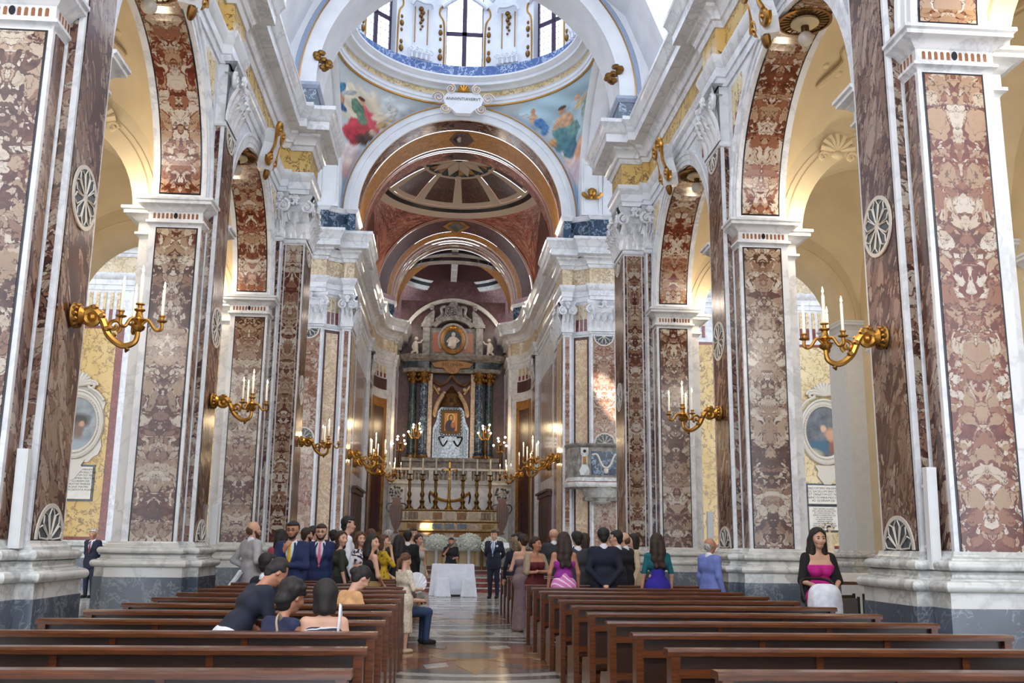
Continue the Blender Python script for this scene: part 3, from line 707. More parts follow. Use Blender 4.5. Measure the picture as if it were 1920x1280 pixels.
# pendentives of the crossing
def pend(name, ph0, ph1, a, ay, yc, zp, mt, off=0., n=40, k=28, parent=CE):
    m = MB()
    def P(i, j):
        ph = ph0+(ph1-ph0)*i; rm = a/max(abs(cos(ph)), abs(sin(ph))); rho = a+(rm-a)*j-off*0
        z = zp+sqrt(max(0, 2*a*a-rho*rho)); return (rho*cos(ph), yc+rho*sin(ph)*ay/a, z)
    m.grid(P, n, k); return m.build(name, mt, parent, smooth=True)
PEND = {}
for nm, p0 in ((1, 0), (-1, pi/2)):
    PEND[nm] = pend('pendentive_fresco', p0, p0+pi/2, A, A, YC, ZP, 'stucco', n=150, k=120)
for p0 in (pi, 1.5*pi): pend('pendentive', p0, p0+pi/2, A, A, YC, ZP, 'stucco')
# drum of the dome: mouldings turned about the axis, opening inwards
def turn(name, prof, mt, n=72, c=(0, YC), sy=1., parent=CE, smooth=True, a0=0, a1=2*pi):
    m = MB(); m.lathe([(r, z) for r, z in prof], n, (0, 0, 0), f=lambda x, y, z: (c[0]+x, c[1]+y*sy, z), cap=False, a0=a0, a1=a1)
    return m.build(name, mt, parent, smooth=smooth)
turn('ring_gilt', [(4.06, 16.5), (4.0, 16.5), (4.0, 16.55), (4.06, 16.55)], 'gilt')
turn('ring_architrave', [(4.06, 16.55), (3.99, 16.55), (3.98, 16.64), (3.94, 16.66), (3.94, 16.76), (3.9, 16.79), (4.0, 16.8)], 'stucco')
turn('ring_frieze', [(4.0, 16.79), (3.99, 16.8), (3.99, 17.03), (4.0, 17.05)], 'siena_light')
turn('ring_cornice', [(4.0, 17.03), (3.92, 17.04), (3.88, 17.1), (3.8, 17.13), (3.66, 17.14), (3.66, 17.24), (3.62, 17.26), (3.55, 17.34), (3.52, 17.36), (3.52, 17.42), (4.05, 17.45)], 'stucco')
turn('drum_plinth', [(3.98, 17.4), (3.98, 18.0), (4.1, 18.0)], 'blue_bright', smooth=False)
turn('dome_shell', [(4.08, 22.0), (3.95, 23.2), (3.5, 24.6), (3.0, 25.4)], 'stucco', n=40)  # unseen; open shell tapered inwards to cut daylight on the drum walls
# drum wall with eight windows
nw = 8; hw = radians(9.2); ZW0, ZW1 = 18.0, 20.35
m = MB()
for i in range(nw):
    c0 = 2*pi*i/nw+pi/2
    m.lathe([(4.08, 18.0), (4.08, 22.0)], 6, (0, YC, 0), cap=False, a0=c0+hw, a1=c0+2*pi/nw-hw)
    m.lathe([(4.5, 18.0), (4.08, 18.0)], 4, (0, YC, 0), cap=False, a0=c0-hw, a1=c0+hw)
    m.lathe([(4.08, ZW1+.5), (4.08, 22.0)], 4, (0, YC, 0), cap=False, a0=c0-hw, a1=c0+hw)
    for sg in (-1, 1):
        a = c0+sg*hw; m.add([(r*cos(a), YC+r*sin(a), z) for r, z in ((4.08, 18), (4.6, 18), (4.6, ZW1+.5), (4.08, ZW1+.5))], [(0, 1, 2, 3)])
m.build('drum_wall', 'stucco', CE)
flat('window_bar', (54, 34, 66), .5)
for j, i in enumerate((7, 0, 1)):
    c0 = 2*pi*i/nw+pi/2; Wn = struct(ob('window_%d' % (j+1), None)); Wn.location = (4.35*cos(c0), YC+4.35*sin(c0), ZW0); Wn.rotation_euler = (0, 0, c0-pi/2)
    wd = .66
    q = MB(); q.box(-.08, .08, -.03, .03, 0, 2.85); q.build('mullion', 'window_bar', Wn)
    q = MB(); q.box(-wd, wd, -.03, .03, 1.36, 1.5); q.build('transom', 'window_bar', Wn)
    for xx in (-wd, wd): q = MB(); q.box(xx-.03, xx+.03, -.03, .03, 0, 2.85); q.build('frame', 'window_bar', Wn)
    for b0, b1 in ((-wd, 0), (0, wd)):
        for z0, z1 in ((0, 1.38), (1.48, 2.85)):
            q = MB(); q.box(b0, b1, .0, .01, z0, z1); pn = q.build('pane', 'window_glass', Wn)
            for kk in (1, 2): q = MB(); xx = b0+(b1-b0)*kk/3; q.box(xx-.006, xx+.006, -.012, .0, z0, z1); q.build('lead', 'aged_marble' if i == 0 else 'dark_iron', pn)
            for kk in range(1, 6): q = MB(); zz = z0+(z1-z0)*kk/6; q.box(b0, b1, -.012, .0, zz-.006, zz+.006); q.build('lead', 'aged_marble' if i == 0 else 'dark_iron', pn)
def rad(c0, r, z, tx=0.):   # point on the drum, tx tangential
    return (r*cos(c0)-tx*sin(c0), YC+r*sin(c0)+tx*cos(c0), z)
for i in range(nw):
    c0 = 2*pi*i/nw+pi/2
    if sin(c0) < -.1: continue
    for sg in (-1, 1):      # gilt-edged window surround
        q = MB(); b = [rad(c0, 4.02, 18.05, sg*.72), rad(c0, 4.0, 19.2, sg*.72), rad(c0, 4.0, 19.7, sg*.76), rad(c0, 3.98, 19.95, sg*.9), rad(c0, 3.96, 20.2, sg*.86), rad(c0, 3.98, 20.3, sg*.72)]
        q.tube(smooth_poly(b, 4), .035, 6); q.build('window_surround', 'gilt', CE, smooth=True)
        q = MB()
        for zz, rr in ((18.3, .09), (18.55, .06), (19.0, .05), (19.25, .08), (19.5, .05)): q.ball(rad(c0, 3.98, zz, sg*.86), (rr, rr, rr*1.5), 8, 5)
        q.build('window_garland', 'gilt_old', CE, smooth=True)
    q = MB(); q.tube(smooth_poly([rad(c0, 3.95, 20.25, -.8), rad(c0, 3.9, 20.5, -.45), rad(c0, 3.86, 20.7, 0), rad(c0, 3.9, 20.5, .45), rad(c0, 3.95, 20.25, .8)], 6), .09, 8); q.build('window_hood', 'stucco', CE, smooth=True)
    c1 = c0+pi/nw
    if sin(c1) < -.1: continue
    q = MB()    # panelled strip between windows, gilt fillets, drop and pedestal scrolls
    for x0, x1, d in ((-.42, .42, 4.06), (-.3, .3, 4.02)):
        q.hexa([rad(c1, r, z, t_) for z in (18.1, 20.6) for r, t_ in ((d, x0), (d, x1), (4.12, x1), (4.12, x0))])
    q.build('drum_pilaster', 'stucco', CE)
    for xx in (-.24, .24): q = MB(); q.tube([rad(c1, 4.0, 18.65, xx), rad(c1, 4.0, 20.0, xx)], .022, 5); q.build('pilaster_fillet', 'gilt', CE)
    q = MB()
    for k_ in range(7): q.ball(rad(c1, 3.98, 19.95-.13*k_, .03*(-1)**k_), .095-.009*k_, 8, 5)
    q.build('pilaster_drop', 'gilt_old', CE, smooth=True)
    q = MB()
    for k_ in range(5):
        xx = -.36+.18*k_; q.tube(spiral(rad(c1, 3.9, 18.3+.02*(k_ % 2), xx), .11, .02, 1.3, pi/2*(k_ % 2), (-sin(c1), cos(c1), 0), (0, 0, 1), 14), .026, 5)
        q.tube([rad(c1, 3.92, 18.02, xx), rad(c1, 3.9, 18.2, xx)], [.05, .03], 6)
    q.build('pedestal_scroll', 'stucco', CE, smooth=True)
    q = MB(); q.tube(smooth_poly([rad(c1, 3.9, 20.0, -.4), rad(c1, 3.82, 20.16, -.3), rad(c1, 3.8, 20.12, 0), rad(c1, 3.82, 20.16, .3), rad(c1, 3.9, 20.0, .4)], 5), .07, 6)
    q.tube(smooth_poly([rad(c1, 3.9, 20.5, -.6), rad(c1, 3.7, 20.62, -.3), rad(c1, 3.68, 20.55, 0), rad(c1, 3.7, 20.62, .3), rad(c1, 3.9, 20.5, .6)], 5), .1, 6)
    q.build('drum_entablature', 'stucco', CE, smooth=True)
# gilt heads at the springing of the near crossing arch
for s in (-1, 1):
    q = MB()
    for k_ in range(22): q.ball((s*(3.6+.17*sin(k_*2.4)), 22.40-.07*cos(k_*1.7), 12.85+.42*((k_*.618)%1)), (.085, .07, .07), 7, 4)
    q.build('gilt_foliage', 'gilt_old', CE, smooth=True)
# cherub heads on the white attic panels beside the chancel arch
for s in (-1, 1):
    q = MB(); q.box(min(s*4.1, s*4.8), max(s*4.1, s*4.8), 31.45, 31.95, 12.5, 14.7); q.build('attic_panel', 'stucco', CE)
    q = MB(); q.tube(smooth_poly([(s*4.2, 31.42, 12.62), (s*4.2, 31.42, 14.3), (s*4.7, 31.42, 14.3), (s*4.7, 31.42, 12.62)], 1), .02, 4); q.build('attic_fillet', 'stucco', CE)
ch = MB(); ch.ball((4.45, 31.36, 13.25), (.13, .12, .15), 12, 8); ch.ball((4.45, 31.24, 13.23), .03, 6, 4)
for sg in (-1, 1):
    ch.tube(smooth_poly([(4.45, 31.36, 13.1), (4.45+sg*.2, 31.36, 13.12), (4.45+sg*.34, 31.38, 13.28)], 4), [.06]+[.075]*7+[.02], 6)
for k_ in range(6): ch.ball((4.45+.12*cos(k_*pi/5), 31.36, 13.31+.09*sin(k_*pi/5)), .05, 6, 4)
ch.build('gilt_cherub', 'gilt', CE, smooth=True)

# ---------------------------------------------------------------- choir vault: pendentives, ring, panelled dome
AX, AY, YD = 3.6, 3.45, 39.0
for i in range(4):
    m = MB(); p0 = pi/2*i
    def P(i_, j):
        ph = p0+pi/2*i_; rm = 1/max(abs(cos(ph)), abs(sin(ph))); rho = 1+(rm-1)*j
        return (AX*rho*cos(ph), YD+AY*rho*sin(ph), 12.4+AX*sqrt(max(0, 2-rho*rho)))
    m.grid(P, 24, 16, lambda i_, j: (i_*5, j*3)); m.build('choir_pendentive', 'rosso', CE, smooth=True)
def eturn(name, prof, mt, n=64, a0=0, a1=2*pi): return turn(name, [(r*AX, z) for r, z in prof], mt, n, (0, YD), AY/AX, a0=a0, a1=a1)
eturn('choir_ring', [(1.0, 15.95), (.985, 15.97), (.96, 16.0), (.9, 16.1)], 'vault_line')
eturn('choir_ring', [(.9, 16.1), (.845, 16.2)], 'black_line'); eturn('choir_ring', [(.845, 16.2), (.84, 16.25), (.82, 16.27)], 'vault_line')
def cap(q): r = .82*(1-q); return (r, 16.27+1.08*(1-(r/.82)**2))
NP = 10
for i in range(NP):
    a = 2*pi*i/NP+pi/2; wr = .075
    eturn('choir_rib', [cap(q) for q in (0, .15, .3, .45, .56)], 'vault_line', 2, a-wr, a+wr)
    a2 = a+2*pi/NP
    eturn('choir_dome_panel', [(r, z+.012) for r, z in [cap(q) for q in (0, .06)]], 'vault_line', 6, a+wr, a2-wr)
    m = MB(); qs = [.05+.47*k_/6 for k_ in range(7)]
    m.grid(lambda u, v: (AX*cap(qs[round(v*6)])[0]*cos(a+wr+(2*pi/NP-2*wr)*u), YD+AY*cap(qs[round(v*6)])[0]*sin(a+wr+(2*pi/NP-2*wr)*u), cap(qs[round(v*6)])[1]+.02), 6, 6, lambda u, v: (u*2, v*2))
    m.build('choir_dome_panel', 'porphyry', CE, smooth=True)
eturn('choir_lantern_ring', [cap(q) for q in (.49, .53)], 'vault_line'); eturn('choir_lantern', [(r, z+.004) for r, z in [cap(q) for q in (.52, .7, .85, .999)]], 'green_marble')
for i in range(10):
    a = 2*pi*i/10+pi/2+pi/10
    def star(kk, mt, drop):
        pts = []
        for da, q in kk: r, z = cap(q); pts.append((AX*r*cos(a+da), YD+AY*r*sin(a+da), z-drop))
        m = MB(); m.add(pts, [tuple(range(len(pts)))]); m.build('choir_star_ray', mt, CE)
    star(((0, .545), (.3, .72), (.3, .95), (-.3, .95), (-.3, .72)), 'vault_line', .02)
    if i % 2: star(((.1, .6), (.314, .57), (.314, .74)), 'ochre_marble', .03); star(((-.1, .6), (-.314, .57), (-.314, .74)), 'ochre_marble', .03)
# splayed inner arch: rim, plum band, ochre band, mouldings
def splay(name, q0, q1, mt, n=56, zc=12.45, lift=0., zoff=.25):
    R = lambda q: (3.55-.8*q-lift, 42.4+2.1*q**1.3, zc+zoff*q)
    m = MB(); k_ = max(1, int((q1-q0)*10))
    m.grid(lambda i, j: (lambda rq: (rq[0]*cos(pi*i), rq[1], rq[2]+rq[0]*sin(pi*i)))(R(q0+(q1-q0)*j)), n, k_, lambda i, j: (j, i*9)); return m.build(name, mt, CE, smooth=True)
for q0, q1, mt, lf in ((0, .03, 'vault_line', .03), (.03, .10, 'breccia_mid', 0), (.10, .125, 'vault_line', .02), (.125, .60, 'plum_marble', 0), (.60, .80, 'ochre_marble', .01), (.8, .83, 'vault_line', .03), (.83, .92, 'breccia_mid', 0), (.92, .95, 'vault_line', .03), (.95, 1., 'plum_marble', 0)):
    splay('splay_band', q0, q1, mt, lift=lf)
m = MB(); m.add([(x, y, z) for x, y, z in ((-.62, 42.9, 15.72), (0, 42.55, 15.98), (.62, 42.9, 15.72), (0, 43.25, 15.42))], [(0, 1, 2, 3)]); m.build('splay_medallion', 'ochre_marble', CE)
m = MB(); m.add([(x, y-.02, z-.02) for x, y, z in ((-.4, 42.9, 15.71), (0, 42.68, 15.88), (.4, 42.9, 15.71), (0, 43.1, 15.52))], [(0, 1, 2, 3)]); m.build('splay_medallion', 'floor_grey', CE)
m = MB(); m.arc([(3.5, 0), (5.4, 0)], lambda r, a, w_: (r*cos(a), 42.45, 12.4+r*sin(a)), 0, pi, 40, closed=False); m.build('choir_end_wall', 'rosso', CE)
ZA = 12.7
for y0, y1, mt, r in ((44.5, 44.56, 'vault_line', 2.72), (44.58, 45.0, 'breccia_pale', 2.75), (45.0, 45.05, 'vault_line', 2.73), (45.06, 45.5, 'alabaster', 2.75), (45.5, 45.55, 'vault_line', 2.72), (45.56, 45.8, 'breccia_mid', 2.74)):
    barrel('apse_soffit_band', r, y0, y1, mt, zc=ZA, uv=True)
# apse: elliptical ring and half dome behind
def aturn(name, prof, mt): return turn(name, [(r*2.75, z) for r, z in prof], mt, 48, (0, 47.6), 1.0, a0=0, a1=2*pi)
aturn('apse_ring', [(1.0, 14.5), (.97, 14.52), (.95, 14.72)], 'floor_pale'); aturn('apse_ring', [(.95, 14.72), (.94, 14.9)], 'black_line'); aturn('apse_ring', [(.94, 14.9), (.92, 15.02)], 'floor_pale'); aturn('apse_dome', [(.92, 15.02), (.6, 15.6), (0, 15.8)], 'porphyry')
m = MB(); m.box(-.16, .16, 45.6, 50.1, 15.0, 15.75); m.build('apse_rib', 'floor_pale', CE)
m = MB(); m.grid(lambda i, j: (2.75*cos(pi*i), 45.8+1.6*j, 11.6+(ZA-11.6+2.75*sin(pi*i))*1.0), 24, 2); m.build('apse_vault', 'ochre_marble', CE)
E_ = struct(MB().box(-4, 4, 49.9, 50.2, 0, 17).build('wall_apse', 'plum_marble'))
# transept barrel vaults and the lunette walls of the choir
for s in (-1, 1):
    m = MB(); m.grid(lambda i, j: (s*(4.05+10.9*j), YC+4.05*cos(pi*i), ZP+4.05*sin(pi*i)), 40, 4); m.build('transept_vault', 'stucco', CE, smooth=True)
    for x0, x1 in ((4.3, 4.6), (4.9, 5.2)):
        m = MB(); m.arc([(4.05, x0), (3.97, x0), (3.97, x1), (4.05, x1)], lambda r, a, w_: (s*w_, YC+r*cos(a), ZP+r*sin(a)), 0, pi, 40); m.build('transept_rib', 'stucco', CE)
    m = MB(); m.box(min(s*3.62, s*3.9), max(s*3.62, s*3.9), 35.5, 42.6, 12.3, 17.2); m.build('choir_lunette', 'rosso', CE)
    m = MB(); m.grid(lambda i, j: (s*3.6, YD+AY*cos(pi*i), 12.42+AX*sin(pi*i)*j), 30, 6, lambda i, j: (i*8, j*4)); m.build('choir_lunette_panel', 'porphyry', CE)
# ---------------------------------------------------------------- floor, aisles, transept
F = struct(MB().box(-16, 16, -2, 52, -.2, 0).build('floor', 'floor_pale'))
def slab(name, poly, h, mt):
    m = MB(); m.prism(poly, 0, h); return m.build(name, mt, F)
def disc(cx, cy, rx, ry=None, n=40, ph=0): ry = ry or rx; return [(cx+rx*cos(2*pi*i/n+ph), cy+ry*sin(2*pi*i/n+ph)) for i in range(n)]
def annulus(name, cx, cy, r0, r1, h, mt, n=56):
    m = MB(); m.arc([(r0, 0), (r1, 0), (r1, h), (r0, h)], lambda r, a, w_: (cx+r*cos(a), cy+r*sin(a), w_), 0, 2*pi, n, caps=False); return m.build(name, mt, F)
for cy in (14.1, 21.4):
    annulus('floor_ring', 0, cy, 2.22, 2.5, .003, 'floor_grey'); annulus('floor_ring', 0, cy, 1.62, 1.95, .003, 'floor_grey')
    slab('floor_field', disc(0, cy, 1.62), .002, 'floor_red')
    for i in range(8):
        a = 2*pi*i/8+pi/2; r0, r1 = .55, 2.05 if i % 2 == 0 else 1.6
        slab('star_ray', [(r0*cos(a-.38), cy+r0*sin(a-.38)), (1.1*cos(a-.2), cy+1.1*sin(a-.2)), (r1*cos(a), cy+r1*sin(a)), (1.1*cos(a+.2), cy+1.1*sin(a+.2)), (r0*cos(a+.38), cy+r0*sin(a+.38))], .004+.001*(i % 2), 'floor_ochre' if i % 2 == 0 else 'floor_red')
        slab('star_lozenge', [(q*cos(a+b), cy+q*sin(a+b)) for q, b in ((.9, pi/8), (1.25, pi/8+.14), (1.55, pi/8), (1.25, pi/8-.14))], .006, 'floor_pale' if i % 2 else 'floor_grey')
    slab('star_centre', disc(0, cy, .55), .007, 'floor_ochre'); slab('star_centre', disc(0, cy, .42), .008, 'floor_grey')
for cy in (17.6, 24.9):
    slab('floor_oval', disc(0.04, cy, .5, .42), .003, 'floor_grey'); slab('floor_oval', disc(0.04, cy, .34, .27), .004, 'floor_ochre')
    for sg in (-1, 1):
        slab('floor_kidney', disc(sg*1.35, cy, .45, .5), .003, 'floor_grey'); slab('floor_kidney', disc(sg*1.2, cy, .38, .42), .004, 'floor_pale')
    for dy in (-1.05, .95): slab('floor_band', [(-2.4, cy+dy), (2.4, cy+dy), (2.4, cy+dy+.35), (-2.4, cy+dy+.35)], .003, 'floor_grey')
for cy in (9.3, 10.9, 26.6, 27.6, 28.6): slab('floor_band', [(-3, cy), (3, cy), (3, cy+.3), (-3, cy+.3)], .003, 'floor_grey')
for s in (-1, 1):
    for k in range(8):
        y = 4+k*2.4
        slab('floor_band', [(s*3.0, y), (s*9, y), (s*9, y+.3), (s*3.0, y+.3)][::s], .003, 'floor_grey')
# choir steps and floor
for i in range(3):
    F2 = MB(); F2.box(-3.3, 3.3, 32.3+.42*i, 50, .15*i, .15*i+.118); F2.build('step_riser', 'red_marble', F)
    F2 = MB(); F2.box(-3.33, 3.33, 32.26+.42*i, 50, .15*i+.118, .15*i+.15); F2.build('step_tread', 'floor_pale', F)
for i in range(2):
    F2 = MB(); F2.box(-2.4, 2.4, 36.6+.4*i, 50, .45+.15*i, .6+.15*i-.03); F2.build('step_riser', 'red_marble', F)
    F2 = MB(); F2.box(-2.43, 2.43, 36.56+.4*i, 50, .57+.15*i, .6+.15*i); F2.build('step_tread', 'floor_pale', F)
# aisles: transverse arches, sail vaults, outer wall
TR = 1.7; TXC = 7.3; TZ = 6.75
for s in (-1, 1):
    AI = struct(MB().box(min(s*9.4, s*9.8), max(s*9.4, s*9.8), 2, 22.9, 0, 11.5).build('wall_aisle_'+POS[s], 'plaster_cream'))
    for k in (1, 2, 3):
        y0 = PY[k]+.25; y1 = PY[k]+1.29; m = MB()
        for yy in (y0, y1):
            n = 28; vs = []
            for i in range(n+1):
                a = pi*i/n; c_, s_ = cos(a), sin(a); kk = min(2.15/abs(c_) if abs(c_) > 1e-6 else 1e9, 3.2/s_ if s_ > 1e-6 else 1e9)
                vs += [(s*(TXC+TR*c_), yy, TZ+TR*s_), (s*(TXC+c_*kk), yy, TZ+s_*kk)]
            m.add(vs, [(2*i, 2*i+1, 2*i+3, 2*i+2) for i in range(n)])
        m.arc([(TR, y0), (TR, y1)], lambda r, a, w_: (s*(TXC+r*cos(a)), w_, TZ+r*sin(a)), 0, pi, 28, closed=False)
        m.build('transverse_arch', 'plaster_cream', AI)
        m = MB(); m.arc([(TR, 0), (TR, .05), (TR+.26, .05), (TR+.28, .02), (TR+.36, .02), (TR+.36, 0)], lambda r, a, w_: (s*(TXC+r*cos(a)), y0-w_, TZ+r*sin(a)), 0, pi, 28); m.build('transverse_archivolt', 'plaster_cream', AI, smooth=True)
        m = MB(); m.box(min(s*9.0, s*9.45), max(s*9.0, s*9.45), y0, y1, 0, TZ); m.build('aisle_pilaster', 'plaster_white', AI)
        m = MB(); m.sweep([(9.45, y1), (9.0, y1), (9.0, y0), (9.45, y0)], [(a, z-.12) for a, z in IMPOST], side=-1, mx=s); m.build('aisle_impost', 'plaster_white', AI, smooth=True)
        m = MB(); m.sweep([(9.45, y1), (9.0, y1), (9.0, y0), (9.45, y0)], BASE[1:], side=-1, mx=s); m.build('aisle_base', 'base_marble', AI, smooth=True)
    for k in (0, 1, 2):
        y0 = PY[k]+PLEN; y1 = PY[k+1]; yc = (y0+y1)/2; m = MB(); hx = 1.9; hy = (y1-y0)/2+.28; R = sqrt(hx*hx+AR*AR)+.35
        m.grid(lambda i, j: (s*(5.25+4.15*i), yc-hy+2*hy*j, 6.95+sqrt(max(.02, R*R-((4.15*(i-.5)))**2-(hy*(2*j-1))**2))), 18, 18); m.build('sail_vault', 'plaster_cream', AI, smooth=True)
        m = MB(); zz = 6.95+R-.45; 
        for rr in (1.2, 1.05): m.arc([(rr, zz), (rr+.07, zz), (rr+.07, zz-.06), (rr, zz-.06)], lambda r, a, w_: (s*(7.33+r*cos(a)), yc+r*sin(a), w_-.0), 0, 2*pi, 32, caps=False)
        m.build('vault_ring', 'plaster_cream', AI, smooth=True)
        # stucco scrolls on the lower corners of the vault
        for (dx, dy) in ((-1.45, 1.75),):
            m = MB(); bz = 6.95+sqrt(max(.05, R*R-dx*dx-dy*dy)); sg = 1 if dx > 0 else -1
            P_ = lambda f, dz, t_=0: (s*(7.33+dx*(1-f)+t_), yc+dy*(1-f*.8), 6.9+sqrt(max(.05, R*R-(dx*(1-f))**2-(dy*(1-f*.8))**2))-.03)
            m.tube(smooth_poly([P_(-.1, 0), P_(.08, 0, .12), P_(.2, 0, -.1), P_(.34, 0, .08), P_(.42, 0, 0)], 5), [.03]+[.055]*19+[.02], 6)
            for f in (.0, .22, .4): m.ball(P_(f, 0, .16), (.1, .08, .07), 8, 5); m.ball(P_(f+.05, 0, -.16), (.09, .08, .06), 8, 5)
            m.build('stucco_scroll', 'plaster_cream', AI, smooth=True)
        # niche arch and shell on the outer wall
        m = MB(); m.arc([(1.5, 0), (1.5, .06), (1.8, .06), (1.8, 0)], lambda r, a, w_: (s*(9.4-w_), yc+r*cos(a), 6.3+r*sin(a)), 0, pi, 24); m.build('niche_archivolt', 'plaster_cream', AI)
        m = MB(); m.grid(lambda i, j: (s*(9.4+.0*i-.03), yc+1.5*(2*i-1), 0+6.3*j), 1, 1); m.build('niche_back', 'siena', AI)
        m = MB(); m.sweep([(9.4, y0), (9.4, y1)], [(a*1.2, z-.5) for a, z in IMPOST], mx=s); m.build('aisle_cornice', 'plaster_white', AI, smooth=True)
        # uplight resting on the nave-side impost
        for yy in (y1-.25,):
            point('impost_lamp', (s*5.55, yy, 6.95), 24, (1, .8, .56), .08)
        point('aisle_fill', (s*7.3, yc, 6.2), 48, (1, .92, .8), .35)  # bare fill light added mid-bay, no fixture hangs here
    for k in (1, 2):
        yy = PY[k+1]+.2; m = MB()
        for i in range(7):
            a = pi*(i+.5)/7; m.tube([(s*6.3, yy, 8.3), (s*(6.3+.17*cos(a)), yy-.04, 8.3+.17*sin(a)), (s*(6.3+.3*cos(a)), yy-.02, 8.3+.3*sin(a))], [.02, .05, .065], 6)
        m.ball((s*6.3, yy, 8.24), (.12, .06, .08), 8, 5); 
        for sg in (-1, 1): m.tube(spiral((s*6.3+sg*.25, yy, 8.2), .1, .02, 1.2, 0, (1, 0, 0), (0, 0, 1), 12), .03, 5)
        m.build('stucco_shell', 'plaster_cream', AI, smooth=True)
    # transept: east wall panelling and end wall
    T = struct(MB().box(min(s*15, s*15.3), max(s*15, s*15.3), 22, 32, 0, 11.5).build('wall_transept_'+POS[s], 'siena_light'))
    nrm = (0, -1, 0)
    for x0, x1, mt in ((5.4, 6.2, 'breccia_pale'), (6.5, 8.6, 'siena'), (8.9, 9.7, 'breccia_pale'), (11.0, 13.2, 'siena_light' if s > 0 else 'siena'), (14.0, 14.7, 'breccia_pale')):
        c = (x0+x1)/2; h = (x1-x0)/2
        if h > .8:
            b = MB(); panel_uv(b, (s*c, 31.9, 0), -h-.22, h+.22, 1.5, 8.3, (1, 0, 0), nrm, .01); b.build('panel_border', 'red_marble', T)
        framed_strip(T, (s*c, 31.89, 0), -h, h, 1.6, 8.2, (1, 0, 0), nrm, mt)
        for z0, z1, m2 in ((8.85, 9.42, 'siena_light'), (8.45, 8.85, 'red_marble')):
            for i in range(int((x1-x0)/.22)):
                b = MB(); b.box(s*x0+s*(.05+.22*i)-.05, s*x0+s*(.05+.22*i)+.05, 31.87, 31.9, z0, z1); b.build('transept_flute', m2, T)
    capital(T, ((9.75, 31.88), (8.85, 31.88)), s); capital(T, ((6.25, 31.88), (5.35, 31.88)), s); capital(T, ((14.8, 31.88), (13.9, 31.88)), s)
    # wall over the transept cornice and over the aisles, closing the view between vaults
    m = MB(); m.box(min(s*5.2, s*15.2), max(s*5.2, s*15.2), 31.95, 32.2, 11.5, 16); m.build('upper_wall', 'stucco', T)
# ---------------------------------------------------------------- pews
def make_pew(name, L, label, group):
    """back rail runs along local x from 0 to L; sitters face +y; origin on the floor under the near back edge"""
    t = thing(name, label, 'pew', group=group)
    q = MB(); q.prism([(-.0, .86), (.0, .885), (.015, .9), (.125, .9), (.14, .885), (.14, .86)], -.02, L+.02, lambda y, z, x: (x, y, z)); q.build('top_rail', 'pew_wood', t)
    q = MB(); q.box(.05, L-.05, .045, .07, .50, .86); q.build('back_panel', 'pew_panel', t)
    q = MB(); q.box(.05, L-.05, .03, .085, .44, .50); q.build('mid_rail', 'pew_wood', t)
    q = MB(); q.box(.05, L-.05, .045, .07, .16, .22); q.build('low_rail', 'pew_wood', t)
    for i in (1, 2):
        q = MB(); x = L*i/3; q.box(x-.022, x+.022, .03, .06, .22, .86); q.build('stile', 'pew_wood', t)
    for x in (0, L-.055):
        q = MB(); q.prism([(.005, 0), (.125, 0), (.125, .06), (.5, .06), (.5, .40), (.47, .46), (.135, .5), (.135, .86), (.005, .86)], x, x+.055, lambda y, z, xx: (xx, y, z)); q.build('end_board', 'pew_wood', t)
    q = MB(); q.box(.055, L-.055, .08, .5, .41, .445); q.build('seat', 'pew_wood', t)
    q = MB(); q.box(.1, L-.1, -.34, -.16, .18, .215); kn = q.build('kneeler', 'pew_wood', t)
    for x in (.12, L-.16): q = MB(); q.box(x, x+.04, -.34, -.16, 0, .18); q.build('kneeler_leg', 'pew_panel', kn)
    q = MB(); q.box(.1, L-.1, -.16, .02, .19, .21); q.build('kneeler_arm', 'pew_panel', kn)
    q = MB(); q.box(.04, L-.04, -.005, .03, .735, .785); q.build('book_ledge', 'pew_wood', t)
    return t
ORDN = ['nearest', 'second', 'third', 'fourth', 'fifth', 'sixth', 'seventh', 'eighth', 'ninth', 'tenth', 'eleventh', 'twelfth', 'thirteenth', 'fourteenth', 'fifteenth', 'sixteenth', 'seventeenth', 'eighteenth']
PEWY = {-1: [4.96+1.045*i for i in range(18)], 1: [4.96+1.075*i for i in range(18)]}
NPEW = 17
pL = make_pew('pew', 2.64, 'x', 'dark wooden pews left of the aisle'); pR = make_pew('pew', 2.76, 'x', 'dark wooden pews right of the aisle')
flat('plaque_brass', (150, 112, 56), .35, .7)
for i in range(NPEW):
    for s, pr in ((-1, pL), (1, pR)):
        x = -3.55 if s < 0 else .92
        if s > 0 and i in (11, 12): continue
        lab = f'{ORDN[i if s < 0 or i < 11 else i-2]} dark wooden pew from the camera {POS[s]} of the centre aisle'
        o = pr if i == 0 else dup(pr)
        o.location = (x, PEWY[s][i], 0); o['label'] = lab
for s, i, x in ((-1, 1, 1.78), (1, 1, 1.0), (-1, 2, .9)):
    pass
def plaque(pew, x):
    q = MB(); q.box(x, x+.19, .036, .044, .66, .71); q.build('name_plaque', 'plaque_brass', pew)
pews = sorted([o for o in COL.objects if o.name.split('.')[0] == 'pew'], key=lambda o: (o.location.x, o.location.y))
plaque([o for o in pews if o.location.x < 0][1], 1.75); plaque([o for o in pews if o.location.x > 0][1], .75)

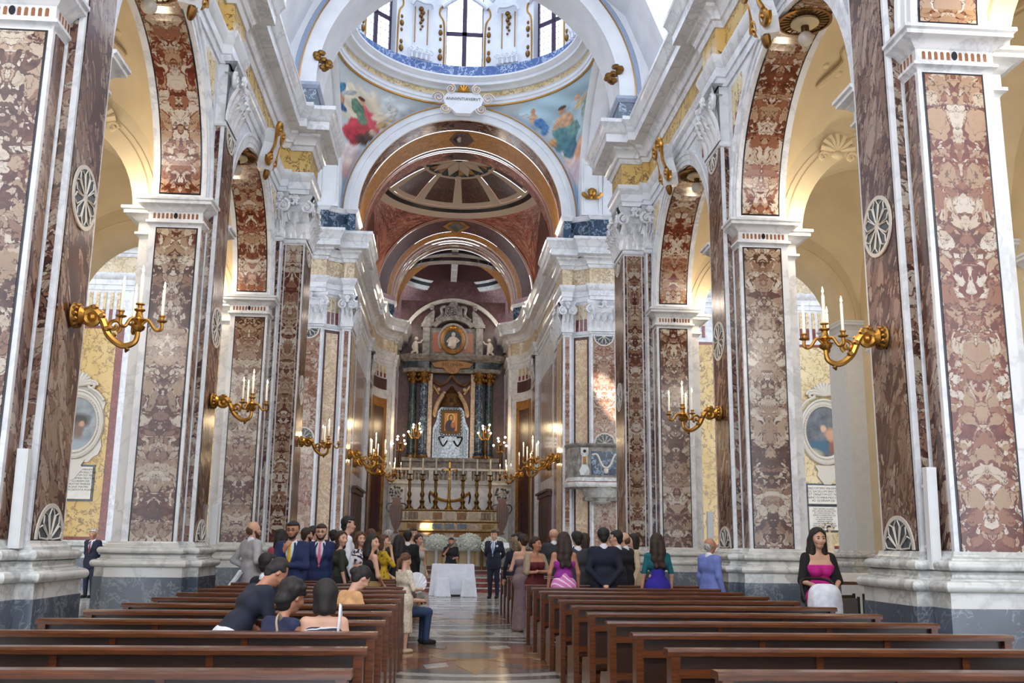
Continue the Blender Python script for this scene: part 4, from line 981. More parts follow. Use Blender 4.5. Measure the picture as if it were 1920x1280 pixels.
# ---------------------------------------------------------------- candle sconces
def candle(parent, x, y, z, h, r=.016, name='candle'):
    q = MB(); q.lathe([(r, 0), (r, h*.96), (r*.4, h)], 8, (x, y, z)); c = q.build(name, 'wax', parent, smooth=True)
    q = MB(); q.lathe([(.003, 0), (r*.75, .022), (r*.6, .04), (.002, .075)], 8, (x, y, z+h)); q.build('flame', 'flame', c, smooth=True)
    return c
def make_sconce(label, loc, rz, scale=1., power=6.):
    t = thing('wall_sconce', label, 'sconce', loc, rz, 'gilt candle sconces')
    q = MB(); q.lathe([(.02, 0), (.12, 0), (.135, .02), (.12, .045), (.09, .06), (.1, .09), (.06, .13)], 18, f=lambda x, y, z: (z, x, y)); q.build('wall_plate', 'gilt', t, smooth=True)
    q = MB()
    for i in range(12):
        a = 2*pi*i/12; q.ball((.05, .105*cos(a), .105*sin(a)), (.035, .03, .03), 6, 4)
    q.build('plate_beading', 'gilt_old', t, smooth=True)
    arm = smooth_poly([(.1, 0, .02), (.2, 0, .06), (.3, 0, -.04), (.38, 0, -.2), (.52, 0, -.30), (.64, 0, -.26), (.66, 0, -.14)], 5)
    q = MB(); q.tube(arm, [.05-.025*i/(len(arm)-1) for i in range(len(arm))], 8); a_ = q.build('arm', 'gilt', t, smooth=True)
    q = MB(); q.tube(spiral((.2, 0, -.02), .09, .02, 1.5, pi/2, (1, 0, 0), (0, 0, 1), 20), [.04-.012*i/20 for i in range(21)], 6); q.ball((.2, 0, -.02), (.045, .06, .045), 8, 6)
    q.tube(spiral((.42, 0, -.1), .075, .015, 1.3, -pi/3, (1, 0, 0), (0, 0, 1), 16), .02, 6); q.build('scroll', 'gilt', a_, smooth=True)
    q = MB()
    for k in range(7):
        p = arm[4+k*2]; q.ball((p.x, .03*(-1)**k, p.z+.035), (.04, .03, .03), 6, 4)
    q.tube([(.56, 0, -.3), (.57, 0, -.34), (.555, 0, -.37)], [.02, .025, .008], 6); q.build('acanthus', 'gilt_old', a_, smooth=True)
    q = MB(); q.lathe([(.02, -.16), (.06, -.13), (.07, -.1), (.03, -.07), (.05, -.04), (.075, -.03), (.04, 0), (.03, .05), (.055, .07), (.055, .08), (.02, .085), (.022, .12), (.045, .13), (.045, .14), (.018, .145)], 14, (.66, 0, 0)); q.build('hub', 'gilt', t, smooth=True)
    candle(t, .66, 0, .14, .33)
    for k, (a, h) in enumerate(((0, .28), (2*pi/3, .30), (4*pi/3, .28))):
        r = .23; cx, cy = .66+r*cos(a), r*sin(a)
        q = MB(); q.tube(smooth_poly([(.68, 0, -.09), (.66+.09*cos(a), .09*sin(a), -.03), (.66+.17*cos(a), .17*sin(a), -.13), (cx, cy, -.12), (cx, cy, -.05)], 5), .018, 6); br = q.build('branch', 'gilt', t, smooth=True)
        q = MB(); q.lathe([(.012, -.06), (.05, -.045), (.055, -.035), (.02, -.03), (.022, 0), (.032, .01), (.032, .02), (.014, .022)], 12, (cx, cy, 0)); q.build('cup', 'gilt', br, smooth=True)
        candle(t, cx, cy, .02, h)
    t.scale = (scale,)*3
    p = point('sconce_light', (0, 0, 0), power, (1, .72, .4), .08); d = Vector((.66*scale, 0, .45*scale)); d.rotate(Matrix.Rotation(rz, 3, 'Z')); p.location = Vector(loc)+d
    return t
make_sconce('large gilt candle sconce on the nearest left pier', (-4.245, 9.99, 3.73), 0)
make_sconce('gilt candle sconce on the second left pier', (-4.245, 16.23, 3.75), 0)
make_sconce('large gilt candle sconce on the nearest right pier', (4.245, 9.99, 3.73), pi)
make_sconce('gilt candle sconce on the second right pier', (4.245, 16.23, 3.73), pi)
make_sconce('gilt candle sconce on the left crossing pier below the dome', (-3.745, 23.1, 3.8), 0)
make_sconce('gilt candle sconce on the left chancel arch pier', (-3.48, 32.5, 4.35), 0, 1.35, 10)
make_sconce('gilt candle sconce on the right chancel arch pier above the door', (3.48, 32.5, 4.35), pi, 1.35, 10)
make_sconce('small gilt candle sconce at the left end of the balustrade', (-3.15, 43.2, 4.5), radians(-20), 1.2, 12)
make_sconce('small gilt candle sconce at the right end of the balustrade', (3.15, 43.2, 4.5), radians(200), 1.2, 12)
make_sconce('gilt candle sconce on the left choir wall over the door', (-3.62, 36.5, 4.4), 0, 1.3, 10)
make_sconce('gilt candle sconce on the right choir wall over the door', (3.62, 36.5, 4.4), pi, 1.3, 10)

# ---------------------------------------------------------------- gilt keystone scrolls over the arches
for s in (-1, 1):
    for k, nm in ((1, 'nearer'), (2, 'farther')):
        yc = (PY[k]+PLEN+PY[k+1])/2
        t = thing('keystone_cartouche', f'white cartouche with gilt scrolls over the {nm} {POS[s]} arch', 'cartouche', (s*4.33, yc, 9.3))
        t.rotation_euler = (0, radians(-12)*s, 0)
        q = MB(); q.prism([(-.1, -.28), (.1, -.28), (.17, -.05), (.13, .3), (.24, .5), (.1, .62), (-.1, .62), (-.24, .5), (-.13, .3), (-.17, -.05)], 0, .26, lambda y, z, x: (-s*x, y, z)); q.build('shield', 'white_marble', t)
        for sg in (-1, 1):
            q = MB(); q.tube(spiral((-s*.24, sg*.19, .58), .16, .03, 1.6, pi if sg > 0 else 0, (0, sg, 0) if False else (0, 1, 0), (0, 0, 1), 22), [.06-.03*i/22 for i in range(23)], 7); q.ball((-s*.24, sg*.19, .58), (.08, .05, .05), 8, 6); q.build('upper_scroll', 'gilt', t, smooth=True)
            q = MB(); q.tube(spiral((-s*.22, sg*.2, -.05), .14, .03, 1.5, 0 if sg > 0 else pi, (0, 1, 0), (0, 0, 1), 20), [.06-.03*i/20 for i in range(21)], 7); q.ball((-s*.22, sg*.2, -.05), (.08, .05, .05), 8, 6); q.build('lower_scroll', 'gilt', t, smooth=True)
            q = MB(); q.tube(smooth_poly([(-s*.24, sg*.3, .5), (-s*.24, sg*.17, .28), (-s*.24, sg*.26, .05)], 5), .035, 6); q.build('gilt_edge', 'gilt', t, smooth=True)
        q = MB(); q.ball((-s*.2, 0, -.32), (.07, .1, .16), 8, 6); q.build('leaf_drop', 'gilt_old', t, smooth=True)

# ---------------------------------------------------------------- column loudspeakers
for lab, loc, tilt, h in (('tall white column loudspeaker on the nearest right pier', (4.32, 9.42, 1.32), .03, .98), ('tall white column loudspeaker on the nearest left pier', (-4.32, 9.42, 1.42), .03, .9),
                       ('slim white column loudspeaker on the second left pier', (-4.2, 16.95, 1.45), .03, .66), ('slim white column loudspeaker on the second right pier', (4.2, 16.95, 1.45), .03, .66)):
    t = thing('column_loudspeaker', lab, 'loudspeaker', loc); t.rotation_euler = (tilt, 0, 0)
    q = MB(); q.prism([(-.05, -.05), (.05, -.05), (.05, .04), (-.05, .04)], 0, h); q.build('cabinet', 'speaker_white', t)
    q = MB(); q.box(-.04, .04, -.054, -.05, .02, h-.02); q.build('grille', 'plaster_white', t)
    q = MB(); q.box(-.02, .02, .04, .13, h*.2, h*.2+.03); q.box(-.02, .02, .04, .13, h*.8, h*.8+.03); q.build('bracket', 'speaker_white', t)

# ---------------------------------------------------------------- pulpit
t = thing('pulpit', 'hanging marble pulpit with inlaid panels on the right chancel pier', 'pulpit', (4.55, 30.75, 2.8))
pp = [(-.95, .7), (-.95, .15), (-.72, -.2), (.9, -.2), (.95, .7)]
def ps(name, prof, mt, sm=False): q = MB(); q.sweep(pp, prof, side=-1); return q.build(name, mt, t, smooth=sm)
ps('parapet', [(-.1, .75), (0, .75), (0, 1.75), (-.1, 1.75)], 'aged_marble')
ps('handrail', [(-.12, 1.74), (.02, 1.74), (.06, 1.78), (.09, 1.82), (.09, 1.86), (-.12, 1.88)], 'aged_marble', True)
ps('sill', [(-.1, .5), (.12, .5), (.14, .54), (.14, .6), (.1, .66), (.05, .72), (.03, .8), (-.1, .8)], 'base_marble', True)
ps('inlay_band', [(.05, .655), (.108, .655), (.09, .68), (.05, .68)], 'red_marble')
q = MB(); q.prism([(-.95, .7), (-.95, .15), (-.72, -.2), (.9, -.2), (.95, .7)], .48, .56); q.build('floor_slab', 'aged_marble', t)
q = MB(); q.lathe([(.12, 0), (.3, .06), (.34, .16), (.5, .2), (.62, .4), (.64, .5)], 20, (.1, .4, 0)); q.build('corbel', 'base_marble', t, smooth=True)
q = MB(); q.box(-.45, .75, .1, .7, .1, .22); q.build('corbel_slab', 'aged_marble', t)
q = MB(); q.box(-.3, .62, -.215, -.2, .88, 1.62); pn = q.build('front_panel', 'blue_marble', t)
q = MB(); q.tube(smooth_poly([(-.28, -.225, 1.5), (-.12, -.225, 1.5), (.02, -.225, 1.2), (.16, -.225, 1.1), (.3, -.225, 1.2), (.44, -.225, 1.5), (.6, -.225, 1.5)], 5), .035, 6); q.ball((.16, -.22, 1.02), (.08, .03, .1), 8, 6); q.build('scroll_relief', 'inlay_white', pn, smooth=True)
for x in (-.52, .78):
    q = MB(); q.prism([(x-.13, .86), (x+.13, .86), (x+.17, 1.0), (x+.1, 1.15), (x+.08, 1.45), (x+.12, 1.5), (x+.12, 1.72), (x-.12, 1.72), (x-.12, 1.5), (x-.08, 1.45), (x-.1, 1.15), (x-.17, 1.0)], -.25, -.19, lambda a, b, c: (a, c, b)); pl = q.build('pilaster', 'base_marble', t)
    q = MB(); q.box(x-.055, x+.055, -.262, -.25, 1.2, 1.44); q.build('ochre_inlay', 'ochre_marble', pl)
    q = MB(); q.lathe([(.05, 0), (.05, .012)], 14, f=lambda a, b, c: (x+a, -.25-c, 1.61+b)); q.build('dark_boss', 'black_line', pl)
q = MB(); q.hexa([(-.93, -.02+.15, .9), (-.75, -.2+.05, .9), (-.74, -.14, .9), (-.92, .14, .9), (-.93, .13, 1.6), (-.75, -.15, 1.6), (-.74, -.14, 1.6), (-.92, .14, 1.6)]); q.build('side_panel', 'green_marble', t)

# ---------------------------------------------------------------- high altar, candlesticks, balustrade
t = thing('high_altar', 'high altar of golden marble with carved tiers below the balustrade', 'altar', (0, 42.5, .75))
q = MB(); q.box(-1.15, 1.15, -.5, .5, 0, .95); q.build('altar_body', 'floor_pale', t)
q = MB(); q.box(-1.35, 1.35, -.65, .55, .95, 1.05); q.build('mensa', 'base_marble', t)
for i, (w_, d0, z0, z1, mt) in enumerate(((2.1, -.25, .9, 1.32, 'ochre_marble'), (2.05, -.12, 1.32, 1.72, 'siena'), (2.0, 0, 1.72, 2.2, 'siena_light'))):
    q = MB(); q.box(-w_, w_, d0, .6, z0, z1-.06); g = q.build('tier', mt, t)
    q = MB(); q.sweep([(w_, .6), (w_, d0), (-w_, d0), (-w_, .6)], [(0, z1-.07), (.03, z1-.06), (.05, z1-.03), (.05, z1), (0, z1)], side=-1 if False else 1); q.build('tier_moulding', 'gilt_old', g)
    for j in range(7):
        x = -w_+.2+(2*w_-.4)*(j+.5)/7; q = MB(); q.box(x-.2, x+.2, d0-.02, d0, z0+.07, z1-.12); q.build('tier_panel', ('green_marble' if i == 1 and 1 < j < 5 else ('alabaster' if j % 2 else 'ochre_marble')), g)
for sg in (-1, 1):
    for j in range(4):
        q = MB(); x = sg*(1.42+.15*j); q.lathe([(.03, 1.78), (.045, 1.82), (.025, 1.86), (.045, 1.95), (.025, 2.05), (.04, 2.1)], 8, (x, -.04, 0)); q.build('baluster_relief', 'floor_pale', t, smooth=True)
flat('candlestick_bronze', (128, 96, 50), .35, .85)
def candlestick(x, label, h=1.45):
    t = thing('candlestick', label, 'candlestick', (x, 42.75, 2.95), group='tall bronze altar candlesticks')
    q = MB()
    for i in range(3):
        a = 2*pi*i/3+pi/2; q.tube(smooth_poly([(.05*cos(a), .05*sin(a), .22), (.1*cos(a), .1*sin(a), .12), (.17*cos(a), .17*sin(a), .05), (.19*cos(a), .19*sin(a), .0)], 4), [.03]*12+[.04], 6)
    q.build('foot', 'bronze', t, smooth=True)
    q = MB(); q.lathe([(.1, .03), (.09, .1), (.07, .2), (.1, .3), (.12, .36), (.06, .42), (.05, .5), (.085, .58), (.1, .66), (.06, .74), (.045, .8), (.06, 1.0), (.065, 1.15), (.05, 1.2), (.1, 1.24), (.11, 1.28), (.04, 1.3), (.035, h)], 12); q.build('stem', 'candlestick_bronze', t, smooth=True)
    q = MB(); q.lathe([(.05, h), (.12, h+.03), (.13, h+.06), (.04, h+.07)], 12); q.build('drip_pan', 'bronze', t, smooth=True)
    q = MB(); q.lathe([(.035, h+.06), (.035, h+.72), (.012, h+.74)], 10); q.build('candle', 'wax', t, smooth=True)
for x, nm in ((-1.74, 'leftmost'), (-1.19, 'second from left'), (-.62, 'third from left'), (.55, 'third from right'), (1.15, 'second from right'), (1.72, 'rightmost')):
    candlestick(x, f'tall bronze candlestick with white candle on the high altar, {nm} of six')
t = thing('altar_crucifix', 'gilt standing crucifix between the altar candlesticks', 'crucifix', (-.04, 42.75, 2.95))
q = MB(); q.lathe([(.2, 0), (.18, .06), (.1, .15), (.08, .3), (.11, .36), (.06, .45), (.05, .8), (.07, .9), (.04, 1.0), (.04, 1.3)], 12); q.build('stem', 'brass', t, smooth=True)
q = MB(); q.box(-.035, .035, -.02, .02, 1.2, 2.05); q.box(-.3, .3, -.02, .02, 1.66, 1.73); c_ = q.build('cross', 'gilt', t)
q = MB(); q.tube([(0, -.04, 1.35), (0, -.05, 1.5), (0, -.04, 1.66)], [.02, .035, .04], 6); q.ball((0, -.05, 1.75), .04, 8, 6)
for sg in (-1, 1): q.tube([(0, -.04, 1.65), (sg*.14, -.04, 1.68), (sg*.26, -.03, 1.71)], .014, 5)
q.build('corpus', 'gilt', c_, smooth=True)
for sg in (-1, 1): q = MB(); q.ball((sg*.3, 0, 1.695), .05, 8, 5); q.build('finial', 'gilt', c_, smooth=True)
q = MB(); q.ball((0, 0, 2.08), .05, 8, 5); q.build('finial', 'gilt', c_, smooth=True)
# choir screen wall with inlaid urns and swag
t = thing('choir_screen', 'pale marble screen wall with inlaid urns behind the high altar', 'screen', (0, 43.9, .75))
q = MB(); q.box(-2.72, 2.72, 0, .4, 0, 3.35); q.build('wall_slab', 'floor_pale', t)
q = MB(); q.box(-2.72, 2.72, -.06, .42, 3.35, 3.45); q.build('coping', 'base_marble', t)
for x0, x1 in ((-2.6, -2.0), (-1.9, 1.9), (2.0, 2.6)):
    q = MB(); q.box(x0, x1, -.02, 0, .9, 3.2); q.build('field_panel', 'white_marble', t)
for sg in (-1, 1):
    x = sg*2.32; prof = [(0, 1.18), (.12, 1.2), (.12, 1.24), (.05, 1.3), (.2, 1.6), (.3, 2.0), (.31, 2.3), (.2, 2.5), (.16, 2.62), (.24, 2.7), (.24, 2.74)]
    q = MB(); pl = [(x+r, z) for r, z in prof]+[(x-r, z) for r, z in prof[::-1]]; q.prism(pl, -.05, -.02, lambda a, b, c: (a, c, b)); u = q.build('inlaid_urn', 'inlay_brown', t)
    for j in range(5): 
        q = MB(); xx = x-.2+.1*j; q.box(xx-.015, xx+.015, -.058, -.05, 1.6+abs(j-2)*.08, 2.4); q.build('urn_gadroon', 'inlay_slate', u)
    for s2 in (-1, 1): q = MB(); q.tube(smooth_poly([(x+s2*.2, -.045, 2.5), (x+s2*.4, -.045, 2.45), (x+s2*.42, -.045, 2.25), (x+s2*.3, -.045, 2.1)], 4), .025, 5); q.build('urn_handle', 'inlay_slate', u, smooth=True)
    q = MB()
    for j in range(26):
        a = random.random()*2*pi; r = .28*sqrt(random.random()); q.ball((x+r*cos(a)*1.15, -.06, 3.0+r*sin(a)*.9), (.05, .02, .05), 6, 4)
    fo = q.build('inlaid_bouquet', 'inlay_slate', u, smooth=True)
    for j in range(7):
        a = 2*pi*j/7; q = MB(); q.ball((x+.15*cos(a), -.075, 2.95+.13*sin(a)), (.06, .02, .06), 8, 5); q.build('inlaid_flower', 'inlay_white', u, smooth=True)
q = MB(); q.tube(smooth_poly([(-.85, -.06, 3.0), (-.5, -.06, 2.72), (0, -.06, 2.62), (.5, -.06, 2.72), (.85, -.06, 3.0)], 6), [.03]+[.075]*23+[.03], 6); q.build('swag', 'inlay_ochre', t, smooth=True)
for sg in (-1, 1): q = MB(); q.tube(smooth_poly([(sg*.85, -.05, 3.05), (sg*.9, -.05, 2.8), (sg*.84, -.05, 2.5)], 4), [.03, .04, .05, .05, .045, .04, .04, .03, .015], 6); q.build('swag_tail', 'plum_marble', t, smooth=True)
t = thing('choir_balustrade', 'pale marble balustrade above the high altar', 'balustrade', (0, 43.95, 4.2))
q = MB(); q.box(-2.75, 2.75, -.12, .14, 0, .08); q.build('bottom_rail', 'floor_pale', t)
q = MB(); q.box(-2.78, 2.78, -.15, .17, .5, .6); q.build('top_rail', 'floor_pale', t)
for x in (-2.68, -1.75, -.85, 0, .85, 1.75, 2.68): q = MB(); q.box(x-.1, x+.1, -.1, .1, .08, .5); q.build('pedestal', 'floor_pale', t)
bal = MB(); bal.lathe([(.05, .08), (.05, .12), (.03, .14), (.065, .24), (.06, .28), (.03, .36), (.03, .4), (.045, .43), (.05, .5)], 10)
b0 = None
for seg in (-2.68, -1.75, -.85, 0, .85, 1.75):
    for j in range(4):
        x = seg+.1+(.72)*(j+.5)/4
        if b0 is None: b0 = bal.build('baluster', 'floor_pale', t, smooth=True); b0.location = (x, 0, 0)
        else: o = b0.copy(); COL.objects.link(o); o.parent = t; o.location = (x, 0, 0)

# ---------------------------------------------------------------- retable behind the balustrade
t = thing('retable', 'dark baroque altarpiece with green columns and broken pediment', 'altarpiece', (0, 46.5, 3.6))
Z = lambda z: z-3.6
q = MB(); q.box(-2.55, 2.55, .45, .7, 0, Z(13.2)); q.build('back_wall', 'plum_marble', t)
q = MB(); q.box(-2.3, 2.3, -.15, .5, Z(4.2), Z(5.35)); q.build('predella', 'aged_marble', t)
q = MB(); q.box(-2.4, 2.4, -.25, .5, Z(5.3), Z(5.48)); q.build('predella_cornice', 'aged_marble', t)
for j in range(8):
    x = -2.0+4.0*j/7; q = MB(); q.tube(spiral((x, -.18, Z(4.85)), .2, .03, 1.5, 0 if j % 2 else pi, (1, 0, 0), (0, 0, 1), 16), .035, 5); q.build('predella_scroll', 'floor_grey', t, smooth=True)
for x, mt, y in ((-1.85, 'green_marble', .1), (-1.32, 'blue_marble', -.1), (1.32, 'blue_marble', -.1), (1.8, 'green_marble', .1)):
    q = MB(); q.lathe([(.26, Z(5.48)), (.26, Z(5.58)), (.23, Z(5.62)), (.25, Z(5.68)), (.2, Z(5.72)), (.205, Z(6.5)), (.17, Z(9.0))], 18, (x, y, 0)); co = q.build('column', mt, t, smooth=True)
    q = MB(); q.lathe([(.18, Z(9.0)), (.2, Z(9.02)), (.18, Z(9.1)), (.21, Z(9.3)), (.3, Z(9.5)), (.3, Z(9.55))], 14, (x, y, 0))
    for k in range(8):
        a = 2*pi*k/8; q.ball((x+.23*cos(a), y+.23*sin(a), Z(9.22)), (.06, .06, .1), 6, 4); q.ball((x+.27*cos(a+.4), y+.27*sin(a+.4), Z(9.42)), .06, 6, 4)
    q.build('gilt_capital', 'gilt_old', co, smooth=True)
    q = MB(); q.lathe([(.27, Z(5.48)), (.27, Z(5.56)), (.24, Z(5.6))], 16, (x, y, 0)); q.build('gilt_base', 'gilt_old', co, smooth=True)
path = [(2.3, .5), (2.3, -.1), (1.95, -.3), (1.1, -.3), (1.0, -.05), (-1.0, -.05), (-1.1, -.3), (-1.95, -.3), (-2.3, -.1), (-2.3, .5)]
for nm, prof, mt in (('architrave', [(-.3, Z(9.55)), (.02, Z(9.55)), (.04, Z(9.7)), (.06, Z(9.72)), (-.3, Z(9.72))], 'aged_marble'), ('frieze', [(-.3, Z(9.72)), (.0, Z(9.72)), (0, Z(10.05)), (-.3, Z(10.05))], 'green_marble'),
                     ('cornice', [(-.3, Z(10.05)), (.04, Z(10.05)), (.1, Z(10.12)), (.2, Z(10.15)), (.22, Z(10.25)), (.28, Z(10.32)), (.28, Z(10.36)), (-.3, Z(10.36))], 'aged_marble')):
    q = MB(); q.sweep(path, prof); q.build(nm, mt, t, smooth=True)
q = MB(); q.prism([(-1.0, Z(9.98)), (-.85, Z(9.8)), (-.4, Z(9.75)), (-.25, Z(9.55)), (0, Z(9.48)), (.25, Z(9.55)), (.4, Z(9.75)), (.85, Z(9.8)), (1.0, Z(9.98)), (.6, Z(10.08)), (0, Z(10.15)), (-.6, Z(10.08))], -.2, -.1, lambda a, b, c: (a, c, b)); ca = q.build('title_cartouche', 'ochre_marble', t)
put_text('cartouche_lettering', 'AVE MARIA', .2, 'bronze', ca, (0, -.21, Z(9.86)), (pi/2, 0, 0))
# central niche: silver throne, icon
q = MB(); q.box(-.95, .95, .1, .4, Z(5.4), Z(9.0)); q.build('niche_back', 'rosso', t)
for sg in (-1, 1): q = MB(); q.box(sg*1.02-.1, sg*1.02+.1, -.05, .4, Z(5.4), Z(9.5)); q.build('niche_pilaster', 'alabaster', t)
q = MB(); pts = [(-.85, 5.5), (.85, 5.5), (.85, 6.9), (.7, 7.2), (.62, 7.7), (.35, 8.05), (0, 8.2), (-.35, 8.05), (-.62, 7.7), (-.7, 7.2), (-.85, 6.9)]
q.prism([(x, Z(z)) for x, z in pts], -.02, .1, lambda a, b, c: (a, c, b)); sl = q.build('silver_throne', 'silver', t)
for sg in (-1, 1):
    for j in range(5): q = MB(); x = sg*(.45+.08*j); q.tube([(x, -.04, Z(5.55)), (x, -.05, Z(6.4+.1*j)), (x*.9, -.04, Z(7.4-.14*j))], [.03, .035, .02], 5); q.build('silver_ray', 'silver', sl, smooth=True)
    q = MB(); q.tube(smooth_poly([(sg*.15, -.07, Z(6.3)), (sg*.35, -.08, Z(6.05)), (sg*.55, -.06, Z(6.45)), (sg*.3, -.06, Z(6.45))], 4), .04, 5); q.build('iron_scroll', 'dark_iron', sl, smooth=True)
q = MB(); q.box(-.5, .5, -.12, -.02, Z(6.58), Z(7.78)); fr = q.build('icon_frame', 'bronze', t)
q = MB()
for j in range(30):
    a = 2*pi*j/30; q.ball((.5*max(-1, min(1, 1.25*cos(a))), -.12, Z(7.18)+.62*max(-1, min(1, 1.25*sin(a)))), .06, 6, 4)
q.build('frame_foliage', 'silver', fr, smooth=True)
icon_m = NT('icon_panel', .4); _uv = icon_m.n('SeparateXYZ', Vector=icon_m.coords()); 
def _ell(n, cx, cz, rx, rz): return n.math('LESS_THAN', n.math('ADD', n.math('POWER', n.math('DIVIDE', n.math('SUBTRACT', _uv.outputs[0], cx), rx), 2.), n.math('POWER', n.math('DIVIDE', n.math('SUBTRACT', _uv.outputs[2], cz), rz), 2.)), 1.)
_c = lin((206, 140, 70))
for cx, cz, rx, rz, col in ((0, Z(7.38), .2, .2, (226, 190, 96)), (-.03, Z(6.95), .24, .34, (58, 44, 58)), (0, Z(7.36), .12, .17, (60, 44, 50)), (.01, Z(7.37), .075, .11, (214, 160, 110)), (.1, Z(7.05), .1, .16, (176, 110, 60)), (.1, Z(7.2), .05, .06, (214, 160, 110))):
    _c = icon_m.mix(_ell(icon_m, cx, cz, rx, rz), _c, lin(col))
icon_m.base(_c); q = MB(); q.box(-.3, .3, -.14, -.12, Z(6.76), Z(7.6)); q.build('icon', 'icon_panel', fr)
icon_m.t.links.new(_c, icon_m.b.inputs['Emission Color']); icon_m.b.inputs['Emission Strength'].default_value = 0
for sg in (-1, 1):   # angels holding drapery over the throne
    q = MB(); q.tube(smooth_poly([(sg*.3, -.1, Z(8.6)), (sg*.5, -.12, Z(8.3)), (sg*.7, -.1, Z(7.9)), (sg*.78, -.08, Z(7.4))], 4), [.12]+[.11]*11+[.05], 7); q.ball((sg*.62, -.14, Z(8.72)), .1, 10, 7); q.tube([(sg*.6, -.1, Z(8.5)), (sg*.85, -.05, Z(8.9)), (sg*.9, 0, Z(8.5))], [.05, .08, .02], 5); q.build('angel_relief', 'alabaster', t, smooth=True)
    q = MB(); q.tube(smooth_poly([(0, -.12, Z(9.4)), (sg*.25, -.12, Z(9.1)), (sg*.55, -.12, Z(8.95)), (sg*.9, -.1, Z(9.2))], 4), .06, 6); q.build('drapery', 'bronze', t, smooth=True)
q = MB(); q.lathe([(.5, Z(7.9)), (.52, Z(8.05)), (.35, Z(8.3)), (.4, Z(8.5)), (.2, Z(8.7)), (.05, Z(8.9))], 14, (0, -.02, 0)); q.build('crown_canopy', 'bronze', t, smooth=True)
# attic of the retable
q = MB(); q.box(-1.1, 1.1, -.02, .4, Z(10.36), Z(11.75)); at_ = q.build('attic', 'aged_marble', t)
for sg in (-1, 1):
    q = MB(); q.box(sg*.72-.25, sg*.72+.25, -.05, -.02, Z(10.55), Z(11.5)); q.build('attic_panel', 'rosso', at_)
    q = MB(); q.box(sg*1.28-.17, sg*1.28+.17, -.15, .4, Z(10.36), Z(11.75)); pi_ = q.build('attic_pilaster', 'aged_marble', t)
    q = MB(); q.box(sg*1.28-.26, sg*1.28+.26, -.24, .4, Z(11.75), Z(11.92)); q.build('attic_cap', 'aged_marble', pi_)
    q = MB(); a_ = [(sg*1.5, Z(11.92)), (sg*1.35, Z(12.25)), (sg*.95, Z(12.62)), (sg*.9, Z(12.5)), (sg*.95, Z(11.92))]; q.prism(a_, -.2, .2, lambda a, b, c: (a, c, b)); q.build('broken_pediment', 'aged_marble', t)
    q = MB()
    for j in range(6): q.ball((sg*(1.05+.08*cos(j)), -.1, Z(12.75)+.08*sin(j)), .07, 6, 4)
    q.build('flower_urn', 'aged_marble', t, smooth=True)
    # putto seated beside the attic: torso, head, arms, legs as one chain
    q = MB(); px = sg*1.78; q.tube([(px, -.15, Z(10.5)), (px, -.17, Z(10.75)), (px, -.15, Z(10.98)), (px, -.15, Z(11.05))], [.13, .14, .11, .05], 8); q.ball((px-sg*.03, -.18, Z(11.15)), .1, 10, 7)
    q.tube([(px-sg*.08, -.15, Z(10.95)), (px-sg*.25, -.2, Z(10.98)), (px-sg*.32, -.2, Z(11.1))], [.05, .04, .03], 6); q.tube([(px+sg*.08, -.15, Z(10.95)), (px+sg*.16, -.2, Z(10.75)), (px+sg*.1, -.25, Z(10.6))], [.05, .04, .03], 6)
    q.tube([(px-sg*.05, -.16, Z(10.55)), (px-sg*.1, -.3, Z(10.5)), (px-sg*.08, -.3, Z(10.25))], [.08, .06, .04], 6); q.tube([(px+sg*.06, -.16, Z(10.55)), (px+sg*.16, -.28, Z(10.45)), (px+sg*.24, -.26, Z(10.2))], [.08, .06, .04], 6); q.build('putto', 'inlay_white', t, smooth=True)
ar = lambda r, a, w_: (r*cos(a)*1.0, w_, Z(11.15)+r*sin(a)*1.15)
q = MB(); q.arc([(.42, -.14), (.42, -.02), (.62, -.02), (.6, -.16), (.5, -.2)], ar, 0, 2*pi, 32, caps=False); q.build('oval_frame', 'ochre_marble', at_, smooth=True)
q = MB(); q.arc([(.62, -.1), (.62, -.02), (.75, -.02), (.72, -.14)], ar, -.6, pi+.6, 28, caps=False); q.build('oval_frame', 'floor_pale', at_, smooth=True)
q = MB(); q.arc([(0, -.06), (.44, -.06)], ar, 0, 2*pi, 28, closed=False, caps=False); q.build('oval_ground', 'inlay_slate', at_)
q = MB(); q.ball((.02, -.12, Z(11.42)), (.1, .09, .12), 10, 7); q.tube([(0, -.1, Z(11.3)), (0, -.14, Z(11.1)), (-.05, -.12, Z(10.85)), (.05, -.1, Z(10.72))], [.1, .2, .22, .1], 10); q.tube([(.1, -.12, Z(11.25)), (.28, -.15, Z(11.1)), (.15, -.2, Z(11.0))], [.07, .06, .05], 6); q.tube([(-.1, -.12, Z(11.25)), (-.27, -.15, Z(11.05)), (-.1, -.2, Z(10.95))], [.07, .06, .05], 6); q.build('saint_relief', 'inlay_white', at_, smooth=True)
q = MB(); q.ball((0, -.2, Z(11.75)), (.16, .08, .12), 10, 6); q.build('gilt_shell', 'gilt', at_, smooth=True)
q = MB(); q.arc([(.95, -.25), (.95, .2), (1.15, .2), (1.2, -.3)], lambda r, a, w_: (r*cos(a), w_, Z(11.4)+r*sin(a)*.75), radians(28), radians(152), 20); q.build('attic_arch', 'aged_marble', t, smooth=True)
q = MB(); q.prism([(-.65, Z(12.2)), (-.45, Z(12.3)), (-.4, Z(12.75)), (-.22, Z(12.85)), (-.12, Z(13.05)), (.12, Z(13.05)), (.22, Z(12.85)), (.4, Z(12.75)), (.45, Z(12.3)), (.65, Z(12.2)), (.3, Z(12.15)), (-.3, Z(12.15))], -.22, 0, lambda a, b, c: (a, c, b)); cr = q.build('crest', 'aged_marble', t)
